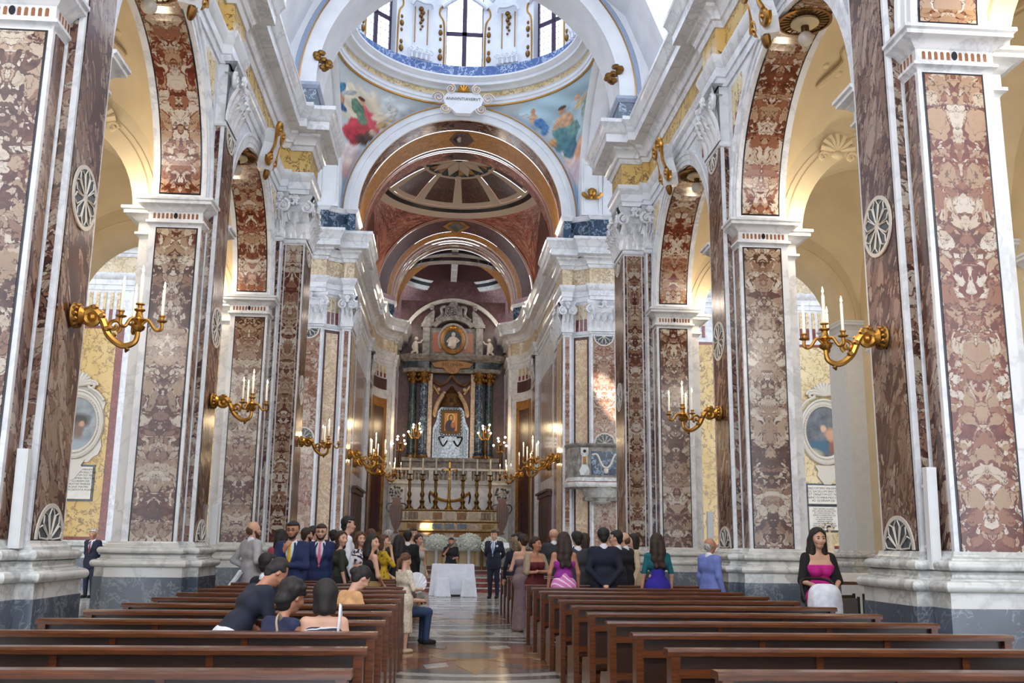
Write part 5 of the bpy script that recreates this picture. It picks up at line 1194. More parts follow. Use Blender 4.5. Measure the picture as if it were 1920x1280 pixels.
for sg in (-1, 1):
    q = MB(); q.tube(smooth_poly([(sg*.85, -.15, Z(12.1)), (sg*.55, -.2, Z(12.35)), (sg*.58, -.2, Z(12.7)), (sg*.36, -.2, Z(12.78))], 5), .08, 6); q.build('crest_scroll', 'aged_marble', cr, smooth=True)
q = MB()
for j in range(14): q.ball((.32*random.uniform(-1, 1), -.24, Z(12.3+.6*random.random())), .08, 6, 4)
q.build('crest_relief', 'floor_grey', cr, smooth=True)
# arch over the retable
q = MB(); q.arc([(2.45, -.05), (2.45, .2), (2.62, .2), (2.62, -.1)], lambda r, a, w_: (r*cos(a), w_, Z(10.6)+r*sin(a)), 0, pi, 40); q.build('retable_arch', 'floor_pale', t, smooth=True)
# standing candelabra with globe bulbs left and right of the icon
for sg in (-1, 1):
    for x, y, nm in ((1.62, 45.7, 'beside the columns'), (2.3, 44.9, 'at the niche edge')):
        c = thing('candelabrum', f"{'left' if sg < 0 else 'right'} gilt branched candelabrum with lit bulbs {nm}", 'candelabrum', (sg*x, y, 5.4 if y > 45 else 4.75))
        zb = 0; q = MB(); q.lathe([(.14, 0), (.12, .08), (.04, .2), (.08, .5), (.04, .8), (.05, 1.1), (.1, 1.2), (.03, 1.3), (.03, 1.55)], 12); q.build('stem', 'bronze', c, smooth=True)
        for j in range(6):
            a = 2*pi*j/6; r = .34 if j % 2 else .24; z = 1.15+.35*(j % 3)/2
            q = MB(); q.tube(smooth_poly([(0, 0, 1.0), (r*.5*cos(a), r*.5*sin(a), .9), (r*cos(a), r*sin(a), z)], 4), .018, 6); b = q.build('branch', 'gilt', c, smooth=True)
            q = MB(); q.ball((r*cos(a), r*sin(a), z+.06), .05, 8, 6); q.build('bulb', 'bulb', b, smooth=True)
        point('candelabrum_light', (sg*x, y-.3, 6.8), 14, (1, .75, .42), .2)

# floodlights standing on the choir cornice
for s in (-1, 1):
    for x, y, nm, pw in ((3.2, 33.0, 'chancel arch', 45), (3.25, 40.6, 'inner arch', 50), (2.45, 45.3, 'apse', 22)):
        t = thing('cornice_floodlight', f'small lit floodlight on the {POS[s]} cornice beside the {nm}', 'floodlight', (s*x, y, 11.54))
        q = MB(); q.box(-.1, .1, -.08, .08, .06, .24); q.build('housing', 'speaker_white', t)
        q = MB(); q.box(-.03, .03, -.06, .06, 0, .06); q.build('bracket', 'dark_iron', t)
        q = MB(); q.box(min(-s*.11, -s*.1), max(-s*.11, -s*.1), -.07, .07, .08, .22); q.build('lamp_glass', 'bulb', t)
        point('floodlight', (s*(x-.45), y, 11.85), pw, (1, .88, .72), .2)
# ---------------------------------------------------------------- figures: blended solids skinned as one surface
def nets(Fd, org, h):
    """naive surface nets"""
    S = Fd < 0
    n = np.array(Fd.shape)-1
    cnt = np.zeros(n, np.float32); pos = np.zeros(tuple(n)+(3,), np.float32)
    X, Y_, Z_ = n
    def sl(a, b, c): return (slice(a, a+X), slice(b, b+Y_), slice(c, c+Z_))
    for ax in range(3):
        for u in (0, 1):
            for v in (0, 1):
                o0 = [0, 0, 0]; o1 = [0, 0, 0]; o = [k for k in range(3) if k != ax]
                o0[o[0]] = o1[o[0]] = u; o0[o[1]] = o1[o[1]] = v; o1[ax] = 1
                fa = Fd[sl(*o0)]; fb = Fd[sl(*o1)]; m = (fa < 0) != (fb < 0)
                if not m.any(): continue
                t = fa[m]/(fa[m]-fb[m]); cnt[m] += 1
                pos[m, ax] += t; pos[m, o[0]] += u; pos[m, o[1]] += v
    act = cnt > 0
    idx = np.full(n, -1, np.int32); ii = np.argwhere(act); idx[act] = np.arange(len(ii))
    V = (pos[act]/cnt[act][:, None]+ii)*h+org
    faces = []
    for ax in range(3):
        o = [k for k in range(3) if k != ax]
        a = [slice(None)]*3; b = [slice(None)]*3
        a[ax] = slice(0, -1); b[ax] = slice(1, None)
        s0 = S[tuple(a)]; s1 = S[tuple(b)]
        e = np.argwhere(s0 != s1)
        ok = (e[:, o[0]] > 0) & (e[:, o[1]] > 0) & (e[:, o[0]] < n[o[0]]) & (e[:, o[1]] < n[o[1]]) & (e[:, ax] < n[ax])
        e = e[ok]; fl = s0[tuple(e.T)]
        def c(du, dv): q = e.copy(); q[:, o[0]] -= du; q[:, o[1]] -= dv; return idx[tuple(q.T)]
        Q = np.stack([c(1, 1), c(0, 1), c(0, 0), c(1, 0)], 1)
        flip = fl if ax != 1 else ~fl
        Q[~flip] = Q[~flip][:, ::-1]; faces.append(Q)
    return V, np.concatenate(faces)
def field(prims, h, cuts=(), pad=.05):
    lo = np.min([np.minimum(np.array(p[0])-p[2], np.array(p[1])-p[3]) for p in prims], 0)-pad
    hi = np.max([np.maximum(np.array(p[0])+p[2], np.array(p[1])+p[3]) for p in prims], 0)+pad
    n = np.ceil((hi-lo)/h).astype(int)+1
    Fd = np.full(n, .25, np.float32); ax = [lo[k]+h*np.arange(n[k], dtype=np.float32) for k in range(3)]
    for p in prims:
        a, b, ra, rb = np.array(p[0], np.float32), np.array(p[1], np.float32), p[2], p[3]
        fl = p[4] if len(p) > 4 else 1.; k = p[5] if len(p) > 5 else .03
        r = max(ra, rb)*max(1, 1/fl if fl < 1 else 1)+k+2*h
        i0 = np.maximum(np.floor((np.minimum(a, b)-r-lo)/h).astype(int), 0); i1 = np.minimum(np.ceil((np.maximum(a, b)+r-lo)/h).astype(int)+1, n)
        gx = ax[0][i0[0]:i1[0], None, None]; gy = ax[1][None, i0[1]:i1[1], None]; gz = ax[2][None, None, i0[2]:i1[2]]
        d = b-a; L2 = float(d[0]**2+(fl*d[1])**2+d[2]**2)
        px, py, pz = gx-a[0], (gy-a[1])*fl, gz-a[2]
        t = np.clip((px*d[0]+py*d[1]*fl+pz*d[2])/L2, 0, 1) if L2 > 1e-9 else 0*px*py*pz
        D = np.sqrt((px-t*d[0])**2+(py-t*d[1]*fl)**2+(pz-t*d[2])**2)-(ra+(rb-ra)*t)
        s_ = (slice(i0[0], i1[0]), slice(i0[1], i1[1]), slice(i0[2], i1[2])); O = Fd[s_]
        hh = np.clip(.5+.5*(O-D)/k, 0, 1); Fd[s_] = O*(1-hh)+D*hh-k*hh*(1-hh)
    if cuts:
        G = np.meshgrid(*ax, indexing='ij', sparse=True)
        for c in cuts: Fd = np.maximum(Fd, c(*G)).astype(np.float32)
    return Fd, lo
def skin(name, prims, mt, parent, h, cuts=(), warp=None):
    Fd, lo = field(prims, h, cuts)
    # closed border
    for k in range(3):
        s_ = [slice(None)]*3; s_[k] = 0; Fd[tuple(s_)] = .1; s_[k] = -1; Fd[tuple(s_)] = .1
    V, Q = nets(Fd, lo, h)
    if warp is not None: V = warp(V)
    me = bpy.data.meshes.new(name); me.vertices.add(len(V)); me.vertices.foreach_set('co', V.astype(np.float32).ravel())
    me.loops.add(Q.size); me.loops.foreach_set('vertex_index', Q.ravel().astype(np.int32))
    me.polygons.add(len(Q)); me.polygons.foreach_set('loop_start', np.arange(0, Q.size, 4, dtype=np.int32)); me.polygons.foreach_set('loop_total', np.full(len(Q), 4, np.int32))
    me.update(calc_edges=True); me.polygons.foreach_set('use_smooth', np.ones(len(Q), bool))
    me.materials.append(MATS[mt]); return ob(name, me, parent)
SKIN = {'fair': (206, 160, 136), 'tan': (178, 124, 98), 'dark': (146, 98, 76)}
for k_, c_ in SKIN.items(): flat('skin_'+k_, c_, .55)
for k_, c_ in {'black': (26, 22, 22), 'dkbrown': (44, 30, 24), 'brown': (78, 52, 36), 'grey': (150, 146, 142), 'greyblonde': (110, 98, 78)}.items(): flat('hair_'+k_, c_, .68, noise=.45, nscale=46)
def cloth(nm, c, rough=.85): 
    if nm not in MATS: flat(nm, c, rough, noise=.06, nscale=14)
    return nm
for nm, c in {'cl_navy': (30, 42, 84), 'cl_dknavy': (20, 24, 44), 'cl_black': (20, 20, 24), 'cl_grey': (168, 168, 172), 'cl_white': (222, 226, 236), 'cl_shirtblue': (196, 212, 236), 'cl_green': (44, 50, 42), 'cl_khaki': (140, 116, 70), 'cl_yellow': (196, 158, 34), 'cl_beige': (196, 178, 150), 'cl_burgundy': (92, 26, 34), 'cl_shawl': (156, 138, 116), 'cl_mauve': (128, 106, 112), 'cl_purple': (150, 48, 148), 'cl_pink': (206, 120, 178), 'cl_lime': (150, 196, 20), 'cl_teal': (16, 92, 104), 'cl_blue': (46, 34, 148), 'cl_ltblue': (110, 124, 190), 'cl_magenta': (188, 30, 132), 'cl_jeans': (44, 62, 96), 'cl_peach': (208, 160, 112), 'cl_tieyellow': (214, 170, 30), 'cl_tiepink': (222, 112, 140), 'cl_tienavy': (40, 50, 84), 'cl_tieblue': (130, 160, 196), 'cl_tiered': (110, 40, 50), 'cl_tshirt': (28, 32, 50), 'cl_tank': (40, 44, 74), 'cl_greyd': (170, 168, 160), 'cl_dkgrey': (52, 52, 58), 'cl_rose': (150, 60, 76)}.items(): cloth(nm, c)
def patterned(nm, a, b, sc, t=.5, kind='noise'):
    n = NT(nm, .85)
    if kind == 'wave': v = n.n('TexWave', Vector=n.coords(), Scale=sc, Distortion=6., _wave_type='BANDS', _bands_direction='Z').outputs[0]
    elif kind == 'diag': v = n.n('TexWave', Vector=n.coords(), Scale=sc, Distortion=3., _bands_direction='DIAGONAL').outputs[0]
    else: v = n.n('TexNoise', Vector=n.coords(), Scale=sc, Detail=2., Distortion=1.5).outputs[0]
    n.base(n.mix(n.math('GREATER_THAN', v, t), lin(a), lin(b)))
patterned('cl_floral', (226, 222, 226), (48, 44, 66), 9., .52); patterned('cl_yellowfloral', (200, 164, 36), (86, 76, 26), 13., .6)
patterned('cl_camisole', (42, 46, 66), (206, 206, 212), 9., .62, 'wave'); patterned('cl_pinkstripe', (206, 120, 178), (236, 206, 226), 5., .8, 'diag')
patterned('cl_lace', (214, 204, 186), (186, 172, 150), 26., .55)
flat('lips', (150, 74, 70), .5); flat('eye_dark', (30, 24, 22), .3)
ARMS = {'down': ((.235, -.02, 1.14), (.25, .05, .89)), 'back': ((.25, -.1, 1.15), (.035, -.185, .93)), 'hips': ((.37, -.1, 1.18), (.18, .06, 1.04)), 'crossed': ((.24, .07, 1.14), (-.06, .2, 1.16)),
        'front': ((.23, .03, 1.12), (.05, .2, .98)), 'chin': ((.2, .15, 1.15), (.06, .17, 1.38)), 'camera': ((.25, .12, 1.2), (.07, .25, 1.47)), 'push': ((.24, .02, 1.13), (.1, .25, 1.06)), 'face': ((.2, .17, 1.2), (.09, .14, 1.5)), 'hold': ((.23, .05, 1.13), (.12, .28, 1.12)),
        'desk': ((.24, .2, 1.2), (.14, .34, 1.14)), 'elbow': ((.2, .24, 1.16), (.02, .2, 1.36))}
def person(label, X_, Y_, H, face, top='cl_navy', bottom='cl_dknavy', kind='suit', hair='black', style='short', arms='down', arms2=None, sex='m', skin_='fair', turn=0., nod=0., lean=0., sit=False,
           tie=None, z0=0., hem=.1, glasses=False, sleeve='long', group=None, vox=None, beard=False, shawl=None, waist=1.02):
    D = math.hypot(X_-CAM.x, Y_); h = vox or (.0105 if D < 9.5 else .0135 if D < 14 else .016 if D < 19 else .019)
    t = thing('person', label, 'person', (X_, Y_, z0), face, group)
    f = sex == 'f'; k = H/1.78
    lw = math.tan(0)
    hipz = .93
    def T(p, upper=True):
        x, y, z = p
        if upper and lean:
            dy, dz = y, z-hipz; c, s = cos(lean), sin(lean); y = dy*c+dz*s; z = hipz-dy*s+dz*c
        if sit: z -= .40 if upper else 0
        return (x*k, y*k, z*k)
    def P(a, b, ra, rb, fl=1., kk=.03, up=True): return (T(a, up), T(b, up), ra*k, rb*k, fl, kk)
    sw = .15 if f else .17
    torso = [P((-.09, 0, 1.30), (.09, 0, 1.30), .108 if not f else .095, .108 if not f else .095, 1.05, .06), P((-.055, .005, 1.09), (.055, .005, 1.09), .105 if not f else .088, .105 if not f else .088, 1., .06),
             P((-.075, 0, .94), (.075, 0, .94), .11 if not f else .118, .11 if not f else .118, 1.05, .06), P((-sw, -.01, 1.42), (sw, -.01, 1.42), .056 if not f else .048, .056 if not f else .048, 1., .05)]
    if f: torso += [P((sg*.065, .07, 1.26), (sg*.065, .075, 1.25), .052, .052, 1., .04) for sg in (-1, 1)]
    # head group, turned about the neck
    hc = Vector((0, .02, 1.645)); 
    def HD(x, y, z):
        v = Vector((x, y, z)); v = Matrix.Rotation(turn, 3, 'Z') @ (Matrix.Rotation(-nod, 3, 'X') @ v); v = v+hc
        return T((v.x, v.y, v.z))
    def HP(a, b, ra, rb, fl=1., kk=.015): return (HD(*a), HD(*b), ra*k, rb*k, fl, kk)
    head = [HP((0, -.015, .035), (0, .005, .02), .093, .086, 1., .02), HP((0, .03, -.055), (0, .045, -.075), .058, .046, 1., .03), HP((0, .085, .005), (0, .105, -.03), .010, .015, 1., .012), HP((0, .075, -.062), (0, .078, -.062), .022, .022, 1., .015)]
    head += [HP((sg*.082, -.005, .005), (sg*.086, -.008, -.025), .012, .011, 1., .01) for sg in (-1, 1)]+[HP((sg*.04, .07, -.02), (sg*.03, .072, -.03), .03, .028, 1., .02) for sg in (-1, 1)]
    neck = [(T((0, -.015, 1.43)), HD(0, -.01, -.07), .054*k if not f else .047*k, .05*k if not f else .044*k, 1., .03)]
    limbs = []; armP = []; handP = []
    for sg, pose in ((-1, arms), (1, arms2 or arms)):
        e, w_ = ARMS[pose]; S_ = (sg*(sw+.012), -.01, 1.415); E_ = (sg*e[0], e[1], e[2]); W_ = (sg*w_[0], w_[1], w_[2])
        armP.append([P(S_, E_, .05 if not f else .041, .04 if not f else .034), P(E_, W_, .039 if not f else .033, .028 if not f else .024)])
        d = (Vector(W_)-Vector(E_)).normalized(); sd = d.cross(Vector((0, 0, 1)) if abs(d.z) < .8 else Vector((0, 1, 0))).normalized(); nn = sd.cross(d)
        wv = Vector(W_); palm = wv+d*.06; hp = [P(tuple(wv), tuple(palm), .026, .034, 1., .015)]
        for j in range(4):
            o = sd*(j-1.5)*.02; l = (.07, .08, .075, .06)[j]; a0 = palm+o*1.0+d*.01; a1 = a0+d*l*.55-nn*.008; a2 = a1+d*l*.4-nn*.03
            hp += [P(tuple(a0), tuple(a1), .0105, .0095, 1., .006), P(tuple(a1), tuple(a2), .0095, .008, 1., .006)]
        th = wv+d*.02+sd*(-sg)*.028; hp += [P(tuple(th), tuple(th+d*.05+sd*(-sg)*.03-nn*.01), .012, .009, 1., .008)]
        handP.append(hp)
    legP = []; footP = []
    for sg in (-1, 1):
        if sit: hp_, kn, an = (sg*.09, 0, .54), (sg*.11, .43, .53), (sg*.11, .40, .09)
        else: hp_, kn, an = (sg*.085, 0, .9), (sg*.095, .015, .5), (sg*.1, -.02, .09)
        legP.append([P(hp_, kn, .083, .056, 1., .03, False), P(kn, an, .054, .036, 1., .03, False)])
        footP.append([P((an[0], an[1]-.02, .045), (an[0], an[1]+.15, .035), .042, .034, 1., .02, False)])
    flat_ = lambda L: [p for q in L for p in q]
    def inf(L, d): return [(p[0], p[1], p[2]+d*k, p[3]+d*k)+tuple(p[4:]) for p in L]
    body = torso+head+neck+flat_(armP)+flat_(handP)+flat_(legP)+flat_(footP)
    skin('body', body, 'skin_'+skin_, t, h*.85 if D < 20 else h)
    # eyes, brows and mouth
    q = MB()
    for sg in (-1, 1): q.ball(HD(sg*.034, .0935, .008), (.0135*k, .009*k, .008*k), 8, 5)
    q.build('eyes', 'eye_dark', t, smooth=True)
    q = MB()
    for sg in (-1, 1): q.tube([HD(sg*.052, .084, .028), HD(sg*.035, .094, .034), HD(sg*.016, .094, .03)], [.003*k, .005*k, .004*k], 5)
    q.build('eyebrows', 'hair_'+(hair if hair != 'none' else 'dkbrown'), t)
    q = MB(); q.tube([HD(-.024, .09, -.06), HD(0, .105, -.061), HD(.024, .09, -.06)], [.003*k, .007*k, .003*k], 6); q.build('mouth', 'lips', t, smooth=True)
    if beard: skin('beard', [HP((0, .04, -.085), (0, .052, -.092), .05, .04, 1., .02)]+[HP((sg*.07, .01, -.03), (sg*.04, .05, -.085), .018, .024, 1., .02) for sg in (-1, 1)], 'hair_'+hair, t, min(h, .013), [lambda x, y, z: .0*x-1])
    # hair
    if hair != 'none':
        iR = (Matrix.Rotation(nod, 3, 'X') @ Matrix.Rotation(-turn, 3, 'Z'))
        hd0 = np.array(HD(0, 0, 0)); R3 = np.array(iR)
        fr = .062 if style in ('short', 'curly') else .066
        def cut(x, y, z):
            dx, dy, dz = x-hd0[0], y-hd0[1], z-hd0[2]
            ly = R3[1, 0]*dx+R3[1, 1]*dy+R3[1, 2]*dz; lz = R3[2, 0]*dx+R3[2, 1]*dy+R3[2, 2]*dz; lx = R3[0, 0]*dx+R3[0, 1]*dy+R3[0, 2]*dz
            return np.minimum(np.minimum(ly-(-.005 if style != 'bald' else -.03)*k, (.07*k-lz)), (.085*k-np.abs(lx))) if style in ('short', 'curly', 'bald') else np.minimum(np.minimum(ly-.02*k, (.108*k-.75*np.abs(lx)-lz)), (.076*k-np.abs(lx)))
        if style == 'bald': hp = [HP((0, -.04, -.01), (0, -.03, -.02), .085, .075)]
        elif style == 'short': hp = [HP((0, -.022, .05), (0, .005, .045), .1, .094), HP((0, .05, .085), (.02, .06, .085), .04, .04), HP((0, -.05, -.03), (0, -.045, -.05), .066, .052)]
        elif style == 'curly': hp = [HP((0, -.03, .05), (0, .01, .05), .108, .1)]+[HP((.1*sin(i*2.4)*sqrt(1-(i/26)**2), -.02+.1*cos(i*2.4)*sqrt(1-(i/26)**2), .04+.1*i/26), (.1*sin(i*2.4)*sqrt(1-(i/26)**2), -.02+.1*cos(i*2.4)*sqrt(1-(i/26)**2), .035+.1*i/26), .026, .026, 1., .008) for i in range(26)]+[HP((0, -.07, -.05), (0, -.05, -.08), .075, .06)]
        elif style == 'bob': hp = [HP((0, -.022, .05), (0, .0, .045), .1, .095)]+[HP((sg*.055, -.02, .03), (sg*.065, -.025, -.13), .05, .036, 1., .03) for sg in (-1, 1)]+[HP((0, -.06, 0), (0, -.06, -.12), .075, .06, 1., .03)]
        elif style == 'bun': hp = [HP((0, -.02, .05), (0, .005, .045), .1, .094), HP((0, -.05, -.03), (0, -.045, -.04), .066, .06), HP((0, -.12, .0), (0, -.125, -.01), .05, .045)]
        elif style == 'pony': hp = [HP((0, -.02, .05), (0, .005, .045), .099, .094), HP((0, -.11, .03), (0, -.16, -.05), .03, .04), HP((0, -.16, -.05), (0, -.15, -.22), .04, .015)]
        else: hp = [HP((0, -.022, .05), (0, .0, .045), .106, .1)]+[HP((sg*.06, -.02, .02), (sg*.085, -.04, -.2), .05, .05, 1., .03) for sg in (-1, 1)]+[HP((sg*.05+.02*sin(j*2), -.07, -.02-.12*j), (sg*.055-.02*sin(j*2), -.085-.01*j, -.16-.11*j), .07-.006*j, .066-.008*j, 1., .03) for sg in (-1, 1) for j in range(3)]
        skin('hair', hp, 'hair_'+hair, t, min(h, .014), [lambda x, y, z: -cut(x, y, z)*-1.0 if False else cut(x, y, z)] if True else ())
    # clothing
    zc = lambda z: T((0, 0, z))[2]
    if kind == 'suit':
        skin('shirt', inf(torso+[P((0, -.015, 1.42), (0, -.015, 1.49), .055, .052)], .010), 'cl_white', t, h)
        d = .026; lower = [P((-.07, 0, .92), (.07, 0, .92), .125, .125, 1., .05), P((-.075, 0, .82), (.075, 0, .82), .125, .122, 1., .05)] if not sit else []
        def vcut(x, y, z):
            lz = z/k+(.40 if sit else 0); w_ = np.clip((lz-1.12)*.30, 0, .085); return np.where(lz > 1.12, np.minimum(w_*k-np.abs(x), y-.0), -1.) 
        skin('jacket', inf(torso[:1]+torso[1:2]+torso[3:], d)+inf(torso[2:3], d-.004)+lower+inf(flat_(armP), .014), top, t, h, () if lean else (vcut,))
        q = MB()
        if tie:
            tz = lambda x, y, z: T((x, y, z)); q.tube([tz(0, .085, 1.475), tz(0, .108, 1.44), tz(0, .135, 1.33), tz(0, .133, 1.2), tz(0, .128, 1.08)], [.018*k, .014*k, .022*k, .026*k, .022*k], 8, sq=.35); q.build('tie', tie, t, smooth=True)
        if not lean:
            for sg in (-1, 1):
                q = MB(); q.tube([T((sg*.05, .03, 1.475)), T((sg*.085, .105, 1.38)), T((sg*.075, .135, 1.28)), T((sg*.012, .14, 1.12))], [.014*k, .026*k, .026*k, .01*k], 6, sq=.45); q.build('lapel', top, t, smooth=True)
        skin('trousers', inf(flat_(legP)+torso[2:3], .016), bottom, t, h)
    elif kind == 'casual':
        ap = inf([p[0] for p in armP], .012) if sleeve == 'short' else (inf(flat_(armP), .012) if sleeve == 'long' else [])
        skin('top', inf(torso, .012)+ap, top, t, h); skin('trousers', inf(flat_(legP)+torso[2:3], .016), bottom, t, h)
    elif kind in ('dress', 'skirt'):
        ap = inf([p[0] for p in armP], .012) if sleeve == 'short' else (inf(flat_(armP), .012) if sleeve == 'long' else [])
        tt = inf(torso[:3]+torso[4:], .012) if sleeve in ('none', 'strap') else inf(torso, .012)
        cu = ()
        if sleeve == 'strap': cu = (lambda x, y, z: z-zc(1.33 if not sit else 1.41),)
        if kind == 'skirt': cu = cu+(lambda x, y, z: zc(waist)-z,)
        skin('bodice', tt+ap, top, t, h, cu)
        wz = waist
        sk = [P((0, 0, wz), (0, 0, .86), .118 if waist < 1.1 else .125, .165, 1.05, .04), P((0, 0, .88), (0, .01, max(hem, .05)), .155, .21 if hem < .3 else .17, 1.0, .04)]
        if kind == 'skirt' or True: sk += inf(torso[2:3], .022)
        if sit: sk = inf(flat_(legP), .04)+[P((0, 0, wz), (0, 0, .9), .12, .16)]
        skin('skirt', sk, bottom, t, h, () if sit else (lambda x, y, z: zc(hem)-z,), None if sit else (lambda V: np.stack([V[:, 0]*(1+.05*np.sin(np.arctan2(V[:, 1], V[:, 0])*9)*np.clip((1.0*k-V[:, 2]), 0, 1)), V[:, 1]*(1+.05*np.sin(np.arctan2(V[:, 1], V[:, 0])*9)*np.clip((1.0*k-V[:, 2]), 0, 1)), V[:, 2]], 1)))
    if shawl: skin('shawl', [P((-sw, -.05, 1.425), (sw, -.05, 1.425), .058, .058)]+([P((sg*.165, -.01, 1.36), (sg*.175, -.02, .92), .06, .07) for sg in (-1, 1)]+inf([p[1] for p in armP], .014)[:0] if shawl == 'cl_black' else [])+inf([p[0] for p in armP], .02)+[P((-.12, -.09, 1.4), (.12, -.09, 1.4), .04, .04), P((-.16, -.06, 1.36), (-.2, -.04, 1.15), .06, .05), P((.16, -.06, 1.36), (.2, -.04, 1.15), .06, .05)]+([P((-.1, -.1, 1.35), (.1, -.1, 1.2), .05, .05)]), shawl, t, h)
    skin('shoes', inf(flat_(footP), .006), 'cl_black' if sex == 'm' else 'cl_beige', t, max(h, .014))
    if glasses:
        q = MB()
        for sg in (-1, 1):
            q.tube([HD(sg*.034+.022*cos(a), .102, .006+.017*sin(a)) for a in [2*pi*i/10 for i in range(11)]], .0028*k, 4); q.tube([HD(sg*.056, .098, .01), HD(sg*.086, 0, .01)], .0028*k, 4)
        q.tube([HD(-.012, .105, .01), HD(.012, .105, .01)], .0028*k, 4); q.build('glasses', 'black_plastic', t)
    t['_'] = 0; del t['_']
    return t, T, HD
L_, R_, CM, AW = pi/2, -pi/2, pi, 0.
def PER(*a, **k): return person(*a, **k)[0]
# left of the aisle
PER('bald man in light grey blazer with hand on hip beside the left pews', -3.43, 16.18, 1.83, -.9, 'cl_grey', 'cl_dknavy', hair='brown', style='bald', arms='hips', tie='cl_tienavy', glasses=True, beard=True, turn=-.35)
PER('man in navy suit and yellow tie with hand at his chin', -2.65, 15.13, 1.81, CM-.15, 'cl_navy', 'cl_navy', arms='crossed', arms2='chin', tie='cl_tieyellow', glasses=True, beard=True, skin_='tan')
PER('person with long black hair behind the man with yellow tie', -3.15, 17.22, 1.71, .5, 'cl_rose', 'cl_black', 'dress', style='long', sex='f', hem=.4)
PER('bearded man in dark suit in profile between the two tied men', -2.86, 18.27, 1.76, -1.1, 'cl_dknavy', 'cl_dknavy', beard=True, hair='dkbrown', tie='cl_tienavy')
PER('dark-haired man half hidden behind the man with pink tie', -2.87, 19.31, 1.81, -.9, 'cl_navy', 'cl_dknavy', hair='dkbrown')
PER('man in navy suit with pink tie facing the camera', -2.47, 17.22, 1.81, CM, 'cl_navy', 'cl_navy', tie='cl_tiepink', glasses=True, beard=True, hair='dkbrown')
PER('woman with brown bob in a dark green top looking back', -2.04, 16.18, 1.69, -1.2, 'cl_green', 'cl_black', 'dress', hair='dkbrown', style='bob', sex='f', sleeve='short', turn=-1.2, hem=.4)
PER('tallest dark-haired man in white shirt in profile', -2.04, 17.22, 1.95, -1.3, 'cl_white', 'cl_dknavy', 'casual', hair='black', turn=-.2)
PER('seated dark-haired man behind the leaning boy', -2.56, 12.4, 1.74, -.8, 'cl_dknavy', 'cl_dknavy', sit=True, z0=.02)
PER('seated woman with low bun in peach top bending forward', -1.58, 10.9, 1.72, -1.0, 'cl_peach', 'cl_beige', 'dress', hair='black', style='bun', sex='f', sit=True, lean=.45, nod=.3, sleeve='short', arms='desk')
PER('woman with long brown hair in white and dark floral dress', -1.89, 18.27, 1.70, CM+.5, 'cl_floral', 'cl_floral', 'dress', hair='brown', style='long', sex='f', sleeve='short', arms='crossed', hem=.3)
PER('woman in black sleeveless top and khaki skirt turning to the camera', -1.47, 15.13, 1.63, -1.1, 'cl_black', 'cl_khaki', 'skirt', hair='black', style='long', sex='f', sleeve='none', arms='front', turn=-1.1, hem=.35)
PER('woman in yellow floral dress with a hand on her face', -1.47, 18.27, 1.66, -1.3, 'cl_yellowfloral', 'cl_yellowfloral', 'dress', hair='brown', style='bob', sex='f', sleeve='short', arms='front', arms2='face', turn=-.6, hem=.4)
PER('woman with long black hair in black seen from behind left of the aisle', -1.23, 19.31, 1.66, .3, 'cl_black', 'cl_black', 'dress', style='long', sex='f', sleeve='long', hem=.4)
PER('man in black suit seen from behind at the left aisle edge', -1.13, 21.40, 1.78, .2, 'cl_black', 'cl_black')
PER('girl with ponytail in beige lace dress at the aisle end of a left pew', -.95, 14.45, 1.37, -.9, 'cl_lace', 'cl_lace', 'dress', hair='brown', style='pony', sex='f', sleeve='short', arms='hold', hem=.35, nod=.2)
PER('boy in jeans sitting on the left pew end behind the fan', -1.0, 15.6, 1.6, -1.2, 'cl_tshirt', 'cl_jeans', 'casual', sit=True, sleeve='short', hair='dkbrown', arms='hold')
PER('grey-haired man deep among the left guests', -1.58, 22.45, 1.80, -.5, 'cl_dkgrey', 'cl_dknavy', hair='grey')
PER('dark-haired man behind the woman in green', -2.69, 21.40, 1.77, -.3, 'cl_dkgrey', 'cl_dknavy', hair='black')
PER('woman with light brown hair behind the guests on the left', -1.90, 21.40, 1.80, -.4, 'cl_greyd', 'cl_greyd', 'dress', hair='brown', style='bob', sex='f', hem=.4)
PER('man in light shirt facing the camera at the left front', -1.08, 24.2, 1.88, CM+.3, 'cl_beige', 'cl_dknavy', 'casual', hair='dkbrown')
PER('woman in pale grey dress at the left front row', -.93, 23.0, 1.72, CM+.8, 'cl_greyd', 'cl_greyd', 'dress', hair='dkbrown', style='bun', sex='f', sleeve='none', hem=.3)
PER('person in black near the white table on the left', -1.0, 26.0, 1.66, -.9, 'cl_black', 'cl_beige', 'casual', hair='dkbrown', sleeve='short')
# front
vid, VT, VH = person('bearded videographer in black t-shirt behind the white table', -.05, 32.0, 1.71, CM, 'cl_black', 'cl_black', 'casual', beard=True, hair='dkbrown', sleeve='short', arms='hold', arms2='camera', skin_='tan')
cm = thing('video_camera', 'small black camera held up by the videographer', 'camera', (-.12, 31.66, 1.42)); q = MB(); q.box(-.06, .06, -.04, .04, 0, .09); q.build('camera_body', 'black_plastic', cm)
q = MB(); q.lathe([(.035, 0), (.035, .07), (.03, .08)], 12, f=lambda x, y, z: (x, -.04-z, .045+y)); q.build('lens', 'black_plastic', cm, smooth=True)
PER('groom in dark suit with pale blue tie and buttonhole', 1.15, 29.0, 1.92, CM-.3, 'cl_dknavy', 'cl_dknavy', tie='cl_tieblue', hair='dkbrown', arms='back', turn=.2)
bt = thing('buttonhole', 'white flower buttonhole on the groom\'s lapel', 'flower', (1.23, 28.86, 1.47)); q = MB()
for i in range(6): q.ball((.02*cos(i), -.015, .02*sin(i)), .016, 6, 4)
q.build('petals', 'cl_white', bt, smooth=True); q = MB(); q.tube([(0, -.01, -.01), (0, -.005, -.06)], .004, 5); q.build('stalk', 'cl_green', bt)
